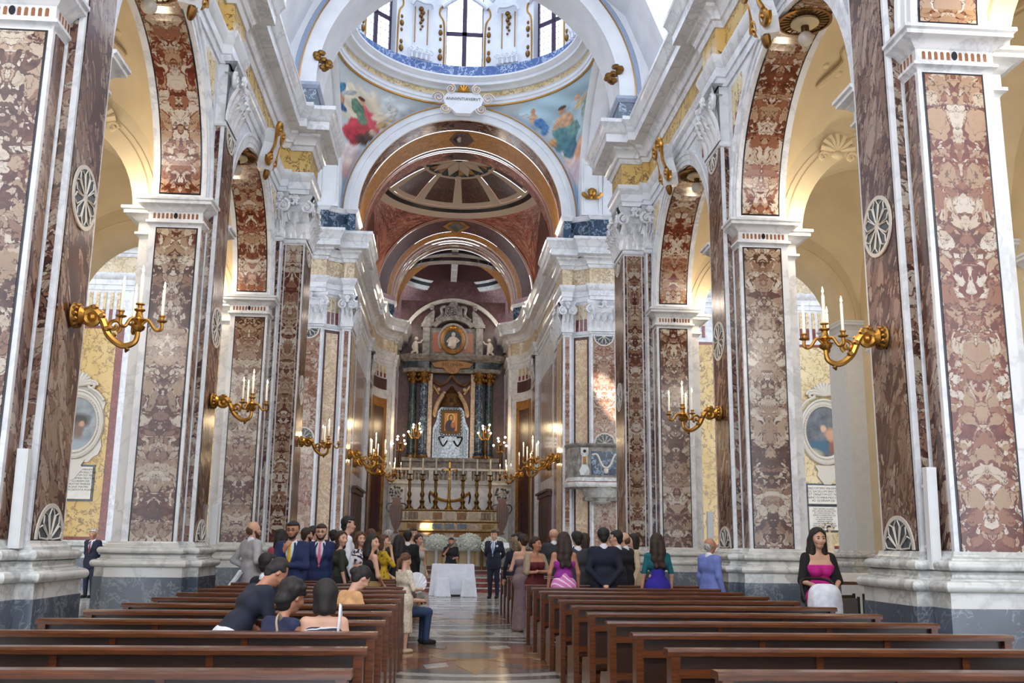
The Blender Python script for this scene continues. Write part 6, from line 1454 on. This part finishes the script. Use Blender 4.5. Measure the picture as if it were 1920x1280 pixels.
# right of the aisle
PER('woman with grey-blonde hair in dark coat seen from behind', 1.14, 20.78, 1.66, .1, 'cl_dknavy', 'cl_dknavy', 'dress', hair='greyblonde', style='bob', sex='f', hem=.3)
PER('bearded man in dark suit in profile at the right front', 1.30, 21.86, 1.77, 1.1, 'cl_dknavy', 'cl_dknavy', hair='black', beard=True)
PER('man with short dark hair in the first right row', 1.31, 22.93, 1.76, 1.4, 'cl_dknavy', 'cl_dknavy', hair='dkbrown', skin_='tan')
PER('woman with updo in mauve backless gown by the aisle', 1.05, 17.95, 1.69, .4, 'cl_mauve', 'cl_mauve', 'dress', hair='dkbrown', style='bun', sex='f', sleeve='strap', arms='hold', hem=.04, nod=.3)
PER('woman in burgundy gown with beige shawl and folded arms', 1.18, 17.0, 1.64, CM+.5, 'cl_burgundy', 'cl_burgundy', 'dress', hair='dkbrown', style='bun', sex='f', sleeve='strap', arms='crossed', hem=.04, shawl='cl_shawl', turn=.3, skin_='tan')
PER('bald man seen from behind among the right guests', 1.93, 20.78, 1.85, .1, 'cl_dkgrey', 'cl_dknavy', hair='none', style='bald')
PER('woman with long dark hair in purple wrap and pink skirt', 1.46, 15.40, 1.70, .1, 'cl_purple', 'cl_pinkstripe', 'skirt', hair='dkbrown', style='long', sex='f', sleeve='strap', hem=.04, waist=1.06, skin_='tan')
PER('man with dark skin and tie facing the camera on the right', 2.40, 20.78, 1.80, CM, 'cl_dknavy', 'cl_dknavy', hair='black', tie='cl_tienavy', skin_='dark')
PER('man in charcoal suit beside the woman in purple', 1.83, 16.48, 1.73, .1, 'cl_dkgrey', 'cl_dkgrey', hair='black')
PER('woman in lime green dress between the dark suits', 2.10, 17.55, 1.72, .4, 'cl_lime', 'cl_lime', 'dress', hair='dkbrown', style='bob', sex='f', sleeve='long', hem=.3)
PER('man in navy suit with hands clasped behind his back', 2.08, 15.40, 1.78, 0, 'cl_dknavy', 'cl_dknavy', hair='black', arms='back')
PER('man with glasses in dark suit in profile, right of the clasped hands', 2.49, 16.48, 1.76, .9, 'cl_dknavy', 'cl_dknavy', hair='black', glasses=True, turn=.3)
PER('balding man in dark suit left of the woman in teal', 2.82, 17.55, 1.75, .9, 'cl_black', 'cl_black', hair='brown', style='bald', turn=.3)
PER('woman with dark wavy hair in beige behind the balding man', 3.20, 18.63, 1.74, 1.6, 'cl_beige', 'cl_beige', 'dress', hair='black', style='bob', sex='f', hem=.3)
PER('woman with long brown hair in teal top and blue skirt', 2.92, 15.40, 1.70, .1, 'cl_teal', 'cl_blue', 'skirt', hair='dkbrown', style='long', sex='f', sleeve='short', hem=.3, waist=1.14)
PER('bearded man partly hidden between the clasped hands and the glasses', 2.91, 19.70, 1.78, 1.3, 'cl_white', 'cl_dknavy', 'casual', hair='grey', beard=True)
PER('older man in pale blue suit beside the second right pier', 3.76, 15.42, 1.65, -1.1, 'cl_ltblue', 'cl_ltblue', hair='grey', style='bald', skin_='tan')
PER('older man in dark suit and red tie standing in the left aisle', -9.7, 27.6, 1.79, CM-.3, 'cl_dknavy', 'cl_dknavy', hair='grey', tie='cl_tiered', arms='back', skin_='tan')
PER('woman in magenta dress and black shawl pushing a pram', 4.22, 12.12, 1.75, CM+.02, 'cl_magenta', 'cl_magenta', 'dress', hair='black', style='long', sex='f', sleeve='strap', arms='push', hem=.04, shawl='cl_black')
# nearest seated trio
PER('boy in navy t-shirt leaning over from a near left pew', -2.06, 7.82, 1.5, -1.05, 'cl_tshirt', 'cl_white', 'casual', hair='black', sleeve='short', sit=False, lean=.62, nod=.25, arms='desk', z0=-.0, skin_='tan')
PER('person with curly black hair in navy tank top and pale shoulder strap', -1.70, 7.42, 1.63, -.75, 'cl_tank', 'cl_jeans', 'casual', hair='black', style='curly', sleeve='none', sit=True, lean=.3, nod=.1, arms='desk', arms2='elbow', sex='f', skin_='tan')
PER('woman with black bob in patterned camisole in a near left pew', -1.30, 7.45, 1.5, .05, 'cl_camisole', 'cl_black', 'dress', hair='black', style='bob', sit=True, sleeve='strap', sex='f', lean=.08, nod=.1, z0=.075)
# ---------------------------------------------------------------- wedding table, covered stools, flowers
def drape(name, x0, x1, y0, y1, z, flare, mt, parent, n=72, zb=.01, folds=14, amp=.018):
    """cloth hanging from a rectangular top with soft folds"""
    cx, cy = (x0+x1)/2, (y0+y1)/2; hx, hy = (x1-x0)/2, (y1-y0)/2; per = []
    for i in range(n):
        a = 2*pi*i/n; c, s = cos(a), sin(a); e = .16
        per.append((math.copysign(abs(c)**e, c)*hx, math.copysign(abs(s)**e, s)*hy))
    m = MB(); rows = [(0, z+.012), (0.0, z+.008)]+[(j/6, z-(z-zb)*j/6) for j in range(1, 7)]; vs = []
    for j, (q, zz) in enumerate(rows):
        sc = .97 if j == 0 else 1
        for i, (px, py) in enumerate(per):
            d = (flare*q+amp*q*sin(2*pi*i*folds/n)); L = math.hypot(px, py)
            vs.append((cx+px*sc+px/L*d*(1 if abs(px) > hx*.9 else .6), cy+py*sc+py/L*d*1.6, zz))
    fs = [(j*n+i, j*n+(i+1) % n, (j+1)*n+(i+1) % n, (j+1)*n+i) for j in range(len(rows)-1) for i in range(n)]+[tuple(range(n))]
    m.add(vs, fs); return m.build(name, mt, parent, smooth=True)
t = thing('altar_table', 'table under a long white cloth in front of the chancel steps', 'table', (0, 30.4, 0))
q = MB(); q.box(-.6, .6, -.35, .35, .86, .9); q.build('tabletop', 'pew_wood', t)
for x in (-.55, .5):
    for y in (-.3, .25): q = MB(); q.box(x, x+.05, y, y+.05, 0, .86); q.build('leg', 'pew_wood', t)
c = thing('tablecloth', 'white cloth draped to the floor over the front table', 'tablecloth', (0, 30.4, 0)); drape('cloth', -.63, .63, -.37, .37, .91, .07, 'white_cloth', c)
for x, nm in ((-.22, 'left'), (.25, 'right')):
    b = thing('booklet', f'dark booklet lying on the white table, {nm} one', 'book', (x, 30.25, .925)); q = MB(); q.box(-.1, .1, -.07, .07, 0, .006); q.build('cover', 'cl_dkgrey', b); q = MB(); q.box(-.095, .095, -.065, .065, .006, .014); q.build('pages', 'paper', b)
for x, nm in ((-.3, 'left'), (.47, 'right')):
    s_ = thing('covered_stool', f'stool under a white cover before the table, {nm} one', 'stool', (x, 29.7, 0))
    q = MB(); q.box(-.17, .17, -.15, .15, .48, .52); q.build('seat', 'pew_wood', s_)
    for lx in (-.15, .11):
        for ly in (-.13, .09): q = MB(); q.box(lx, lx+.04, ly, ly+.04, 0, .48); q.build('leg', 'pew_wood', s_)
    drape('cover', -.18, .18, -.16, .16, .525, .07, 'white_cloth', s_, folds=6, amp=.01)
k_ = thing('kneeler_bench', 'low white padded kneeler between the two covered stools', 'kneeler', (.08, 29.85, 0)); q = MB(); q.box(-.18, .18, -.1, .1, .06, .2); q.build('pad', 'white_cloth', k_); q = MB(); q.box(-.18, .18, -.1, .1, 0, .06); q.build('base', 'dark_iron', k_)
flat('gypsophila', (226, 232, 222), .9, noise=.08, nscale=30); flat('stem_green', (96, 120, 78), .8)
rnd = random.Random(3)
def bouquet(lab, loc, r, hgt):
    t = thing('flower_arrangement', lab, 'flowers', loc)
    q = MB(); q.lathe([(.05, -hgt), (.12, -hgt+.03), (.05, -hgt+.1), (.06, -r*.8), (.14, -r*.55), (.14, -r*.5)], 12); q.build('vase', 'white_cloth', t, smooth=True)
    q = MB()
    for i in range(40):
        a = rnd.random()*2*pi; b = rnd.uniform(-.5, 1); q.tube([(0, 0, -r*.5), (r*.9*cos(a)*sqrt(1-b*b*.8), r*.9*sin(a)*sqrt(1-b*b*.8), b*r*.7)], .004, 3)
    q.build('stems', 'stem_green', t, kind='stuff')
    q = MB()
    for i in range(650):
        a = rnd.random()*2*pi; b = rnd.uniform(-.75, 1); rr = r*(.86+.2*rnd.random()); s_ = sqrt(1-b*b)
        q.ball((rr*1.1*s_*cos(a), rr*1.0*s_*sin(a), rr*.8*b), rnd.uniform(.018, .034), 5, 3)
    q.ball((0, 0, 0), (r*.92, r*.85, r*.66), 14, 9)
    q.build('blossoms', 'gypsophila', t, kind='stuff')
bouquet('round white flower arrangement left of the videographer', (-.52, 36.4, 1.56), .36, .85)
bouquet('round white flower arrangement right of the videographer', (.66, 36.4, 1.58), .40, .85)
bouquet('white flower arrangement on a stand behind the groom', (1.55, 35.6, 1.45), .42, .98)
t = thing('front_altar', 'low cream front altar with white pilasters behind the videographer', 'altar', (0, 37.3, .75))
q = MB(); q.box(-1.05, 1.05, -.35, .35, .0, .52); q.build('altar_body', 'plaster_cream', t)
q = MB(); q.box(-1.2, 1.2, -.45, .45, .52, .62); q.build('mensa', 'white_marble', t)
for x in (-.9, -.3, .3, .9): q = MB(); q.box(x-.04, x+.04, -.38, -.35, .02, .5); q.build('pilaster', 'inlay_ochre', t)
for sg in (-1, 1): q = MB(); q.lathe([(.06, 0), (.05, .04), (.05, 1.0), (.06, 1.05)], 10, (sg*1.15, -.6, -.3)); q.build('standing_column', 'wax' if sg < 0 else 'gilt_old', t, smooth=True)
l = thing('lectern', 'white lectern stand behind the groom', 'lectern', (1.62, 33.6, .45)); q = MB(); q.box(-.03, .03, -.03, .03, .02, .95); q.build('post', 'cl_white', l); q = MB(); q.box(-.2, .2, -.15, .15, 0, .03); q.build('foot', 'cl_white', l); q = MB(); q.hexa([(-.3, -.15, .95), (.3, -.15, .95), (.3, .15, 1.1), (-.3, .15, 1.1), (-.3, -.15, .98), (.3, -.15, .98), (.3, .15, 1.13), (-.3, .15, 1.13)]); q.build('reading_desk', 'cl_white', l)

# ---------------------------------------------------------------- white round fan held by the boy, tote strap, folded jacket
fa = thing('hand_fan', 'white pleated hand fan beside the girl in lace', 'fan', (-.78, 14.7, .95)); fa.rotation_euler = (0, radians(10), radians(10))
q = MB(); n = 22
vs = [(0, 0, -.12)]
for i in range(n+1):
    a = radians(-75)+radians(250)*i/n; vs.append((.15*sin(a), .006*(-1)**i, .15*cos(a)-.0))
q.add(vs, [(0, i, i+1) for i in range(1, n+1)]); q.build('pleated_leaf', 'cl_white', fa)
q = MB()
for i in range(0, n+1, 3):
    a = radians(-75)+radians(250)*i/n; q.tube([(0, -.008, -.12), (.13*sin(a), -.008, .13*cos(a))], .003, 4)
q.build('rib', 'paper', fa)
st = thing('tote_strap', 'cream bag strap over the curly-haired person\'s shoulder', 'strap', (-1.62, 7.28, .76)); q = MB(); q.tube(smooth_poly([(.05, -.03, .0), (.03, -.04, .1), (.01, -.02, .19), (.01, .05, .235), (.02, .13, .2)], 5), .017, 6, sq=.3); q.build('strap', 'cl_beige', st, smooth=True)
st = thing('bag_strap', 'cream bag strap over the camisole woman\'s right shoulder', 'strap', (-1.18, 7.36, .78)); q = MB(); q.tube(smooth_poly([(-.02, -.02, 0.), (.0, -.03, .14), (.0, .03, .285), (0, .12, .2)], 5), .013, 6, sq=.3); q.build('strap', 'cl_white', st, smooth=True)
fj = thing('folded_jacket', 'pale folded jacket hanging at the bald man\'s side', 'jacket', (-3.64, 16.05, .86)); q = MB(); q.tube(smooth_poly([(.1, 0, .2), (.04, 0, .1), (-.03, 0, .0), (-.1, 0, -.1)], 4), [.05]+[.075]*11+[.06], 8, sq=.6); q.build('folded_cloth', 'cl_white', fj, smooth=True); q = MB(); q.tube([(.12, -.03, .2), (-.06, -.05, -.06)], [.02, .025], 6); q.build('sleeve', 'cl_grey', fj, smooth=True)
# ---------------------------------------------------------------- pram
t = thing('pram', 'pram under a white blanket pushed by the woman in magenta', 'pram', (4.07, 11.6, 0))
q = MB(); q.grid(lambda i, j: (lambda a, z: ((.19+.02*sin(a*9)*(1-j))*cos(a), (.2+.02*sin(a*7)*(1-j))*sin(a), z))(2*pi*i, .62+.45*sin(j*pi/2)) if j < .5 else ((.19*cos(2*pi*i))*cos((j-.5)*pi)**.6, .2*sin(2*pi*i)*cos((j-.5)*pi)**.6, .94+.16*sin((j-.5)*pi)), 30, 12, closeu=True); q.build('blanket', 'cl_white', t, smooth=True)
q = MB(); q.box(-.17, .17, -.25, .25, .45, .72); q.build('carrycot', 'cl_black', t)
q = MB(); q.tube(smooth_poly([(-.2, .1, .9), (-.2, .22, 1.08), (-.12, .3, 1.14), (.12, .3, 1.14), (.2, .22, 1.08), (.2, .1, .9)], 5), .018, 8); q.build('handle', 'dark_iron', t, smooth=True)
for sg in (-1, 1):
    q = MB(); q.tube([(sg*.2, .1, .9), (sg*.2, -.2, .12)], .012, 6); q.build('frame_bar', 'dark_iron', t); q = MB(); q.tube([(sg*.2, -.05, .6), (sg*.2, .25, .12)], .012, 6); q.build('frame_bar', 'dark_iron', t)
    for y in (-.22, .26): q = MB(); q.lathe([(.08, -.02), (.11, -.012), (.11, .012), (.08, .02)], 16, f=lambda x, yy, z: (sg*.21+z, y+x, .11+yy)); q.build('wheel', 'black_plastic', t, smooth=True)
# ---------------------------------------------------------------- chairs and desk in the right aisle
def chair(lab, loc, rz):
    t = thing('aisle_chair', lab, 'chair', loc, rz, 'dark chairs in the right aisle')
    for x in (-.19, .16):
        q = MB(); q.box(x, x+.03, -.2, -.17, 0, .44); q.build('leg', 'cl_black', t); q = MB(); q.box(x, x+.03, .17, .2, 0, .88); q.build('leg', 'cl_black', t)
    q = MB(); q.box(-.2, .2, -.21, .2, .44, .48); q.build('seat', 'cl_black', t)
    q = MB(); q.box(-.17, .17, .175, .195, .62, .86); q.build('backrest', 'pew_panel', t)
for i, (x, y) in enumerate(((4.95, 13.3), (5.38, 13.35), (5.82, 13.4), (5.25, 14.2), (5.68, 14.25), (6.1, 14.3))):
    chair(f"{['first', 'second', 'third', 'first', 'second', 'third'][i]} dark chair from the left in the {'near' if i < 3 else 'far'} row beside the nearest right pier", (x, y, 0), pi+.1*i)
t = thing('side_desk', 'small desk with white sheet behind the chairs in the right aisle', 'desk', (6.5, 16.6, 0)); q = MB(); q.box(-.5, .5, -.3, .3, .92, .96); q.build('desk_top', 'pew_wood', t); q = MB(); q.box(-.45, .45, -.25, .25, .97, 1.1); q.build('white_box', 'paper', t)
for x in (-.45, .4):
    for y in (-.25, .2): q = MB(); q.box(x, x+.05, y, y+.05, 0, .92); q.build('leg', 'plaster_cream', t)
# ---------------------------------------------------------------- transept wall: oval paintings, tablets, statue
def paint_oval(nm, blobs, ground):
    n = NT(nm, .5); u = n.n('SeparateXYZ', Vector=n.coords()); wn = n.n('TexNoise', Vector=n.coords(), Scale=3., Detail=4.).outputs[0]
    xx = n.math('ADD', u.outputs[0], n.math('MULTIPLY', n.math('SUBTRACT', wn, .5), .25)); c = n.ramp(wn, [(.3, ground[0]), (.7, ground[1])])
    for bx, bz, rx, rz, col in blobs:
        d = n.math('ADD', n.math('POWER', n.math('DIVIDE', n.math('SUBTRACT', xx, bx), rx), 2.), n.math('POWER', n.math('DIVIDE', n.math('SUBTRACT', u.outputs[2], bz), rz), 2.))
        f = n.math('SUBTRACT', 1.3, d, clamp=True); c = n.mix(f, c, lin(col))
    n.base(c)
paint_oval('oval_scene_right', [(-.2, -.5, .5, .25, (60, 96, 120)), (.45, -.5, .35, .5, (150, 84, 54)), (.2, -.1, .2, .25, (196, 150, 120)), (-.05, .1, .12, .13, (206, 170, 140)), (.45, .1, .12, .12, (190, 140, 110)), (-.5, -.75, .4, .2, (180, 170, 140))], ((66, 70, 78), (120, 124, 132)))
paint_oval('oval_scene_left', [(.1, .1, .4, .25, (70, 64, 60)), (.1, -.2, .2, .3, (116, 96, 84)), (.2, .0, .1, .1, (190, 150, 120)), (0, -.7, .6, .2, (150, 160, 170))], ((120, 128, 136), (160, 164, 166)))
for s, X_, Z_, lab in ((1, 12.32, 5.33, 'oval painting in white stucco frame on the right transept wall'), (-1, -12.0, 5.1, 'oval painting in inlaid frame on the left transept wall')):
    t = thing('oval_painting', lab, 'painting', (X_, 31.86, Z_)); el = lambda r, a, w_: (.82*r*cos(a), -w_, 1.05*r*sin(a))
    q = MB(); q.arc([(0, .03), (.82, .03)], el, 0, 2*pi, 40, closed=False, caps=False); q.build('canvas', 'oval_scene_right' if s > 0 else 'oval_scene_left', t)
    q = MB(); q.arc([(.78, 0), (.8, .08), (.86, .1), (.9, .06), (.96, .06), (1.0, .12), (1.05, .1), (1.08, 0)], el, 0, 2*pi, 48, caps=False); q.build('frame', 'inlay_white', t, smooth=True)
    q = MB()
    for i in range(60): a = 2*pi*i/60; p = el(.87, a, .1); q.ball(p, .028, 5, 3)
    q.build('beading', 'inlay_white', t, smooth=True)
    q = MB()
    for i in range(11): a = pi*i/10; q.tube([(0, -.1, 1.2), (.22*cos(a), -.14, 1.25+.2*sin(a)), (.4*cos(a), -.1, 1.28+.36*sin(a))], [.03, .06, .05], 6)
    for sg in (-1, 1): q.tube(spiral((sg*.42, -.1, 1.22), .16, .03, 1.4, 0, (sg, 0, 0), (0, 0, 1), 16), .05, 6); q.tube(smooth_poly([(sg*.3, -.1, 1.15), (sg*.6, -.1, 1.0), (sg*.82, -.1, .75)], 4), .05, 6)
    q.build('crest', 'inlay_white', t, smooth=True)
    q = MB(); q.prism([(-.4, -1.12), (.4, -1.12), (.3, -1.3), (.34, -1.45), (.12, -1.75), (-.12, -1.75), (-.34, -1.45), (-.3, -1.3)], 0, .06, lambda a, b, c: (a, -c, b)); q.build('shield', 'inlay_white', t)
    if s < 0: q = MB(); q.prism([(-.5, -1.2), (.5, -1.2), (.62, -1.05), (.78, -.95), (.86, -.7), (.72, 0), (.86, .7), (.7, .95), (.4, 1.2), (-.4, 1.2), (-.7, .95), (-.86, .7), (-.72, 0), (-.86, -.7), (-.78, -.95), (-.62, -1.05)], 0, .02, lambda a, b, c: (a, -c, b)); q.build('inlaid_ground', 'inlay_white', t)
LAT = ['DEO OPTIMO MAXIMO', 'HOC SACELLVM ERECTVM', 'ET ORNATVM EST PIE', 'ANNO DOMINI MDCCLII', 'AD GLORIAM DEI', 'ET BEATAE MARIAE', 'VIRGINIS MATRIS', 'CIVITAS DEVOTA POSVIT']
def tablet(lab, X_, z0, z1, w_, lines, size, title=None):
    t = thing('inscribed_tablet', lab, 'tablet', (X_, 31.86, z0)); h_ = z1-z0
    q = MB(); q.box(-w_-.06, w_+.06, -.02, .02, -.06, h_+.06); q.build('border', 'inlay_slate', t); q = MB(); q.box(-w_, w_, -.04, 0, 0, h_); q.build('slab', 'paper', t)
    put_text('lettering', '\n'.join(lines), size, 'ink', t, (0, -.042, h_-size*1.3), (pi/2, 0, 0))
tablet('upper white tablet with Latin lettering on the right transept wall', 12.15, 2.95, 3.55, .5, LAT[:5], .1)
tablet('lower white tablet with small Latin lettering on the right transept wall', 12.15, 2.1, 2.85, .5, LAT+LAT[1:3], .068)
tablet('white inscribed tablet on the left transept wall', -11.75, 2.75, 3.75, .42, LAT, .09)
# haloed statue on a stand
t = thing('haloed_statue', 'small painted statue with star halo below the right tablets', 'statue', (12.05, 31.2, 0))
q = MB(); q.box(-.2, .2, -.2, .2, 0, 1.1); q.build('pedestal', 'pew_panel', t)
sp = [((0, 0, 1.15), (0, 0, 1.6), .17, .12, 1.2, .03), ((0, 0, 1.6), (0, 0, 1.85), .12, .1, 1.2, .03), ((-.1, 0, 1.95), (.1, 0, 1.95), .06, .06, 1., .03), ((0, 0, 1.95), (0, .0, 2.05), .04, .035, 1., .02), ((0, 0, 2.13), (0, -.01, 2.12), .075, .07, 1., .02), ((.13, 0, 1.93), (.18, -.08, 1.75), .04, .035, 1., .02), ((-.13, 0, 1.93), (-.16, -.1, 1.8), .04, .035, 1., .02)]
skin('figure', sp, 'cl_beige', t, .02)
q = MB(); q.tube([(.16*cos(a), .06, 2.15+.16*sin(a)) for a in [2*pi*i/20 for i in range(21)]], .008, 5); q.build('halo', 'gilt_old', t)
for i in range(5): a = pi/2+(i-2)*.7; q = MB(); q.tube([(.14*cos(a), .06, 2.15+.14*sin(a)), (.22*cos(a), .06, 2.15+.22*sin(a))], .012, 5); q.build('halo_ray', 'gilt_old', t)
skin('hair', [((0, .02, 2.17), (0, .03, 2.1), .075, .07, 1., .02)], 'hair_dkbrown', t, .02)
# ---------------------------------------------------------------- cartouche over the chancel arch
t = thing('arch_cartouche', 'white scrolled cartouche with gilt edges and inscription at the chancel arch crown', 'cartouche', (0, 31.55, 16.45))
q = MB(); q.prism([(-.6, -.18), (-.4, -.3), (-.25, -.45), (.25, -.45), (.4, -.3), (.6, -.18), (.7, .08), (.55, .3), (-.55, .3), (-.7, .08)], 0, .22, lambda a, b, c: (a, -c+.1, b)); sh = q.build('shield', 'stucco', t)
put_text('inscription', 'ANNVNTIAVERVT', .15, 'ink', sh, (0, -.13, .02), (pi/2, 0, 0))
for sg in (-1, 1):
    for c_, r, a in (((sg*.85, -.1, .1), .2, 0), ((sg*.62, -.12, -.3), .17, pi), ((sg*.45, -.14, .42), .15, pi/2)):
        q = MB(); q.tube(spiral(c_, r, .03, 1.4, a, (sg, 0, 0), (0, 0, 1), 20), .05, 6); q.build('scroll', 'stucco', t, smooth=True)
        q = MB(); q.tube(spiral((c_[0], c_[1]-.05, c_[2]), r+.0, .03, 1.4, a, (sg, 0, 0), (0, 0, 1), 20), .016, 5); q.build('gilt_fillet', 'gilt', t, smooth=True)
q = MB()
for i in range(7): a = pi*i/6; q.tube([(0, -.12, .35), (.2*cos(a), -.16, .38+.18*sin(a))], [.03, .06], 6)
q.build('gilt_shell', 'gilt', t, smooth=True)
# ---------------------------------------------------------------- frescoes on the pendentives, painted in surface coordinates (x, z)
FRESCO = [(-3.23, 15.77, 1.02, 0.62, 0, (222, 212, 190)), (-2.18, 16.05, 0.72, 0.42, 10, (196, 206, 212)), (-4.06, 13.26, 0.49, 0.8, 0, (150, 190, 212)), (-4.13, 16.02, 0.21, 0.42, 0, (190, 205, 210)), (-3.88, 14.27, 0.4, 0.36, 0, (226, 208, 200)), (-3.99, 13.86, 0.33, 0.27, 0, (196, 160, 156)), (-3.75, 14.56, 0.33, 0.22, 0, (214, 196, 196)), (-4.01, 16.03, 0.2, 0.08, -50, (70, 140, 180)), (-4.15, 15.83, 0.09, 0.16, 10, (90, 150, 190)), (-3.78, 16.06, 0.26, 0.05, -25, (180, 186, 190)), (-4.06, 15.81, 0.12, 0.13, 0, (200, 150, 120)), (-4.04, 15.63, 0.16, 0.1, 0, (60, 100, 150)), (-3.49, 15.33, 0.61, 0.29, -35, (190, 70, 84)), (-3.23, 15.67, 0.45, 0.22, 40, (206, 92, 104)), (-3.74, 15.02, 0.27, 0.27, 0, (170, 56, 70)), (-3.53, 15.82, 0.22, 0.2, 0, (96, 130, 110)), (-3.43, 15.6, 0.17, 0.17, 0, (110, 140, 120)), (-3.42, 16.02, 0.1, 0.1, 0, (206, 160, 130)), (-3.42, 16.08, 0.12, 0.05, 0, (90, 56, 40)), (-2.75, 15.82, 0.42, 0.11, -12, (212, 196, 176)), (-2.44, 16.03, 0.25, 0.13, -30, (206, 206, 206)), (-2.53, 16.17, 0.09, 0.12, 20, (190, 190, 196)), (-2.78, 15.62, 0.21, 0.09, -20, (190, 160, 120)), (-3.44, 15.02, 0.2, 0.2, 0, (76, 56, 50)), (-3.2, 15.19, 0.14, 0.18, -30, (96, 76, 66)), (-3.06, 15.32, 0.14, 0.09, 0, (206, 180, 160)), (3.11, 16.19, 1.36, 0.65, 0, (168, 198, 216)), (4.17, 14.44, 0.48, 0.97, 0, (186, 188, 196)), (4.11, 13.27, 0.32, 0.44, 0, (130, 180, 214)), (3.86, 15.3, 0.81, 0.88, 0, (178, 200, 212)), (3.88, 14.54, 0.33, 0.36, 0, (226, 200, 196)), (4.14, 14.09, 0.32, 0.3, 0, (214, 176, 176)), (3.87, 14.13, 0.27, 0.31, 0, (206, 190, 198)), (3.66, 14.84, 0.23, 0.22, 0, (216, 206, 200)), (3.51, 15.23, 0.4, 0.34, 0, (88, 134, 146)), (3.35, 15.52, 0.24, 0.29, 20, (96, 144, 150)), (3.74, 14.89, 0.23, 0.28, 0, (76, 118, 138)), (3.77, 15.47, 0.2, 0.23, -20, (110, 150, 150)), (3.49, 15.75, 0.25, 0.2, 0, (206, 166, 134)), (3.36, 16.03, 0.1, 0.11, 0, (190, 146, 114)), (3.35, 16.1, 0.12, 0.05, 0, (86, 70, 60)), (3.25, 15.74, 0.1, 0.2, 35, (206, 166, 134)), (2.45, 16.05, 0.14, 0.14, 0, (212, 172, 142)), (2.42, 16.22, 0.09, 0.08, 0, (200, 150, 120)), (2.68, 15.87, 0.25, 0.13, 30, (84, 128, 186)), (2.87, 15.64, 0.14, 0.15, 0, (90, 136, 190)), (2.18, 16.15, 0.22, 0.07, 20, (206, 212, 220)), (3.91, 16.03, 0.19, 0.11, -30, (196, 180, 150)), (4.08, 16.01, 0.12, 0.12, 0, (120, 150, 150)), (3.77, 16.18, 0.08, 0.07, 0, (206, 166, 134)), (4.1, 15.78, 0.15, 0.18, -20, (140, 160, 150)), (4.08, 15.0, 0.16, 0.21, 0, (212, 164, 136)), (4.15, 15.19, 0.09, 0.09, 0, (200, 146, 116)), (3.98, 14.74, 0.13, 0.19, 10, (206, 156, 130)), (4.18, 14.59, 0.14, 0.22, 0, (196, 140, 120)), (3.13, 15.21, 0.17, 0.14, 0, (206, 160, 110))]
_n = NT('fresco', .8); _n.base(_n.n('VertexColor', _layer_name='paint').outputs[0])
def _noise(x, z, s): return np.sin(x*s*1.7+1.3*np.sin(z*s*1.1))*np.sin(z*s*1.9+1.7*np.sin(x*s*.8))
for sg, o in PEND.items():
    me = o.data; co = np.zeros(len(me.vertices)*3, np.float32); me.vertices.foreach_get('co', co); co = co.reshape(-1, 3); x, z = co[:, 0], co[:, 2]
    def lc(c): return np.array(lin(c)[:3])
    base = np.where((z > 14.2)[:, None], lc((196, 206, 212)), lc((160, 192, 212)))*np.ones((len(x), 3))
    base = base*(1+.08*_noise(x, z, 2.2))[:, None]
    for cx, cz, rx, rz, rot, c in FRESCO:
        if cx*sg < 0: continue
        a = radians(-rot); dx, dz = x-cx, z-cz; u = (dx*cos(a)+dz*sin(a))/rx; v = (-dx*sin(a)+dz*cos(a))/rz
        d = u*u+v*v+.25*_noise(x+cx, z, 7)+.15*_noise(x, z+cz, 17)
        soft = .5 if rx > .7 else .22
        f = np.clip((1-d)/soft, 0, 1)[:, None]; shade = (1+.28*_noise(u*.6+cx, v*.6, 5)-.18*u+.1*v)[:, None]
        base = base*(1-f)+lc(c)*np.clip(shade, .45, 1.5)*f
    al = me.color_attributes.new('paint', 'FLOAT_COLOR', 'POINT'); al.data.foreach_set('color', np.concatenate([base, np.ones((len(x), 1))], 1).astype(np.float32).ravel())
    me.materials.clear(); me.materials.append(MATS['fresco'])
    # gilt fillet framing the painted field
    q = MB(); rr = A*sqrt(2); pts = []
    for k_ in range(3): pass
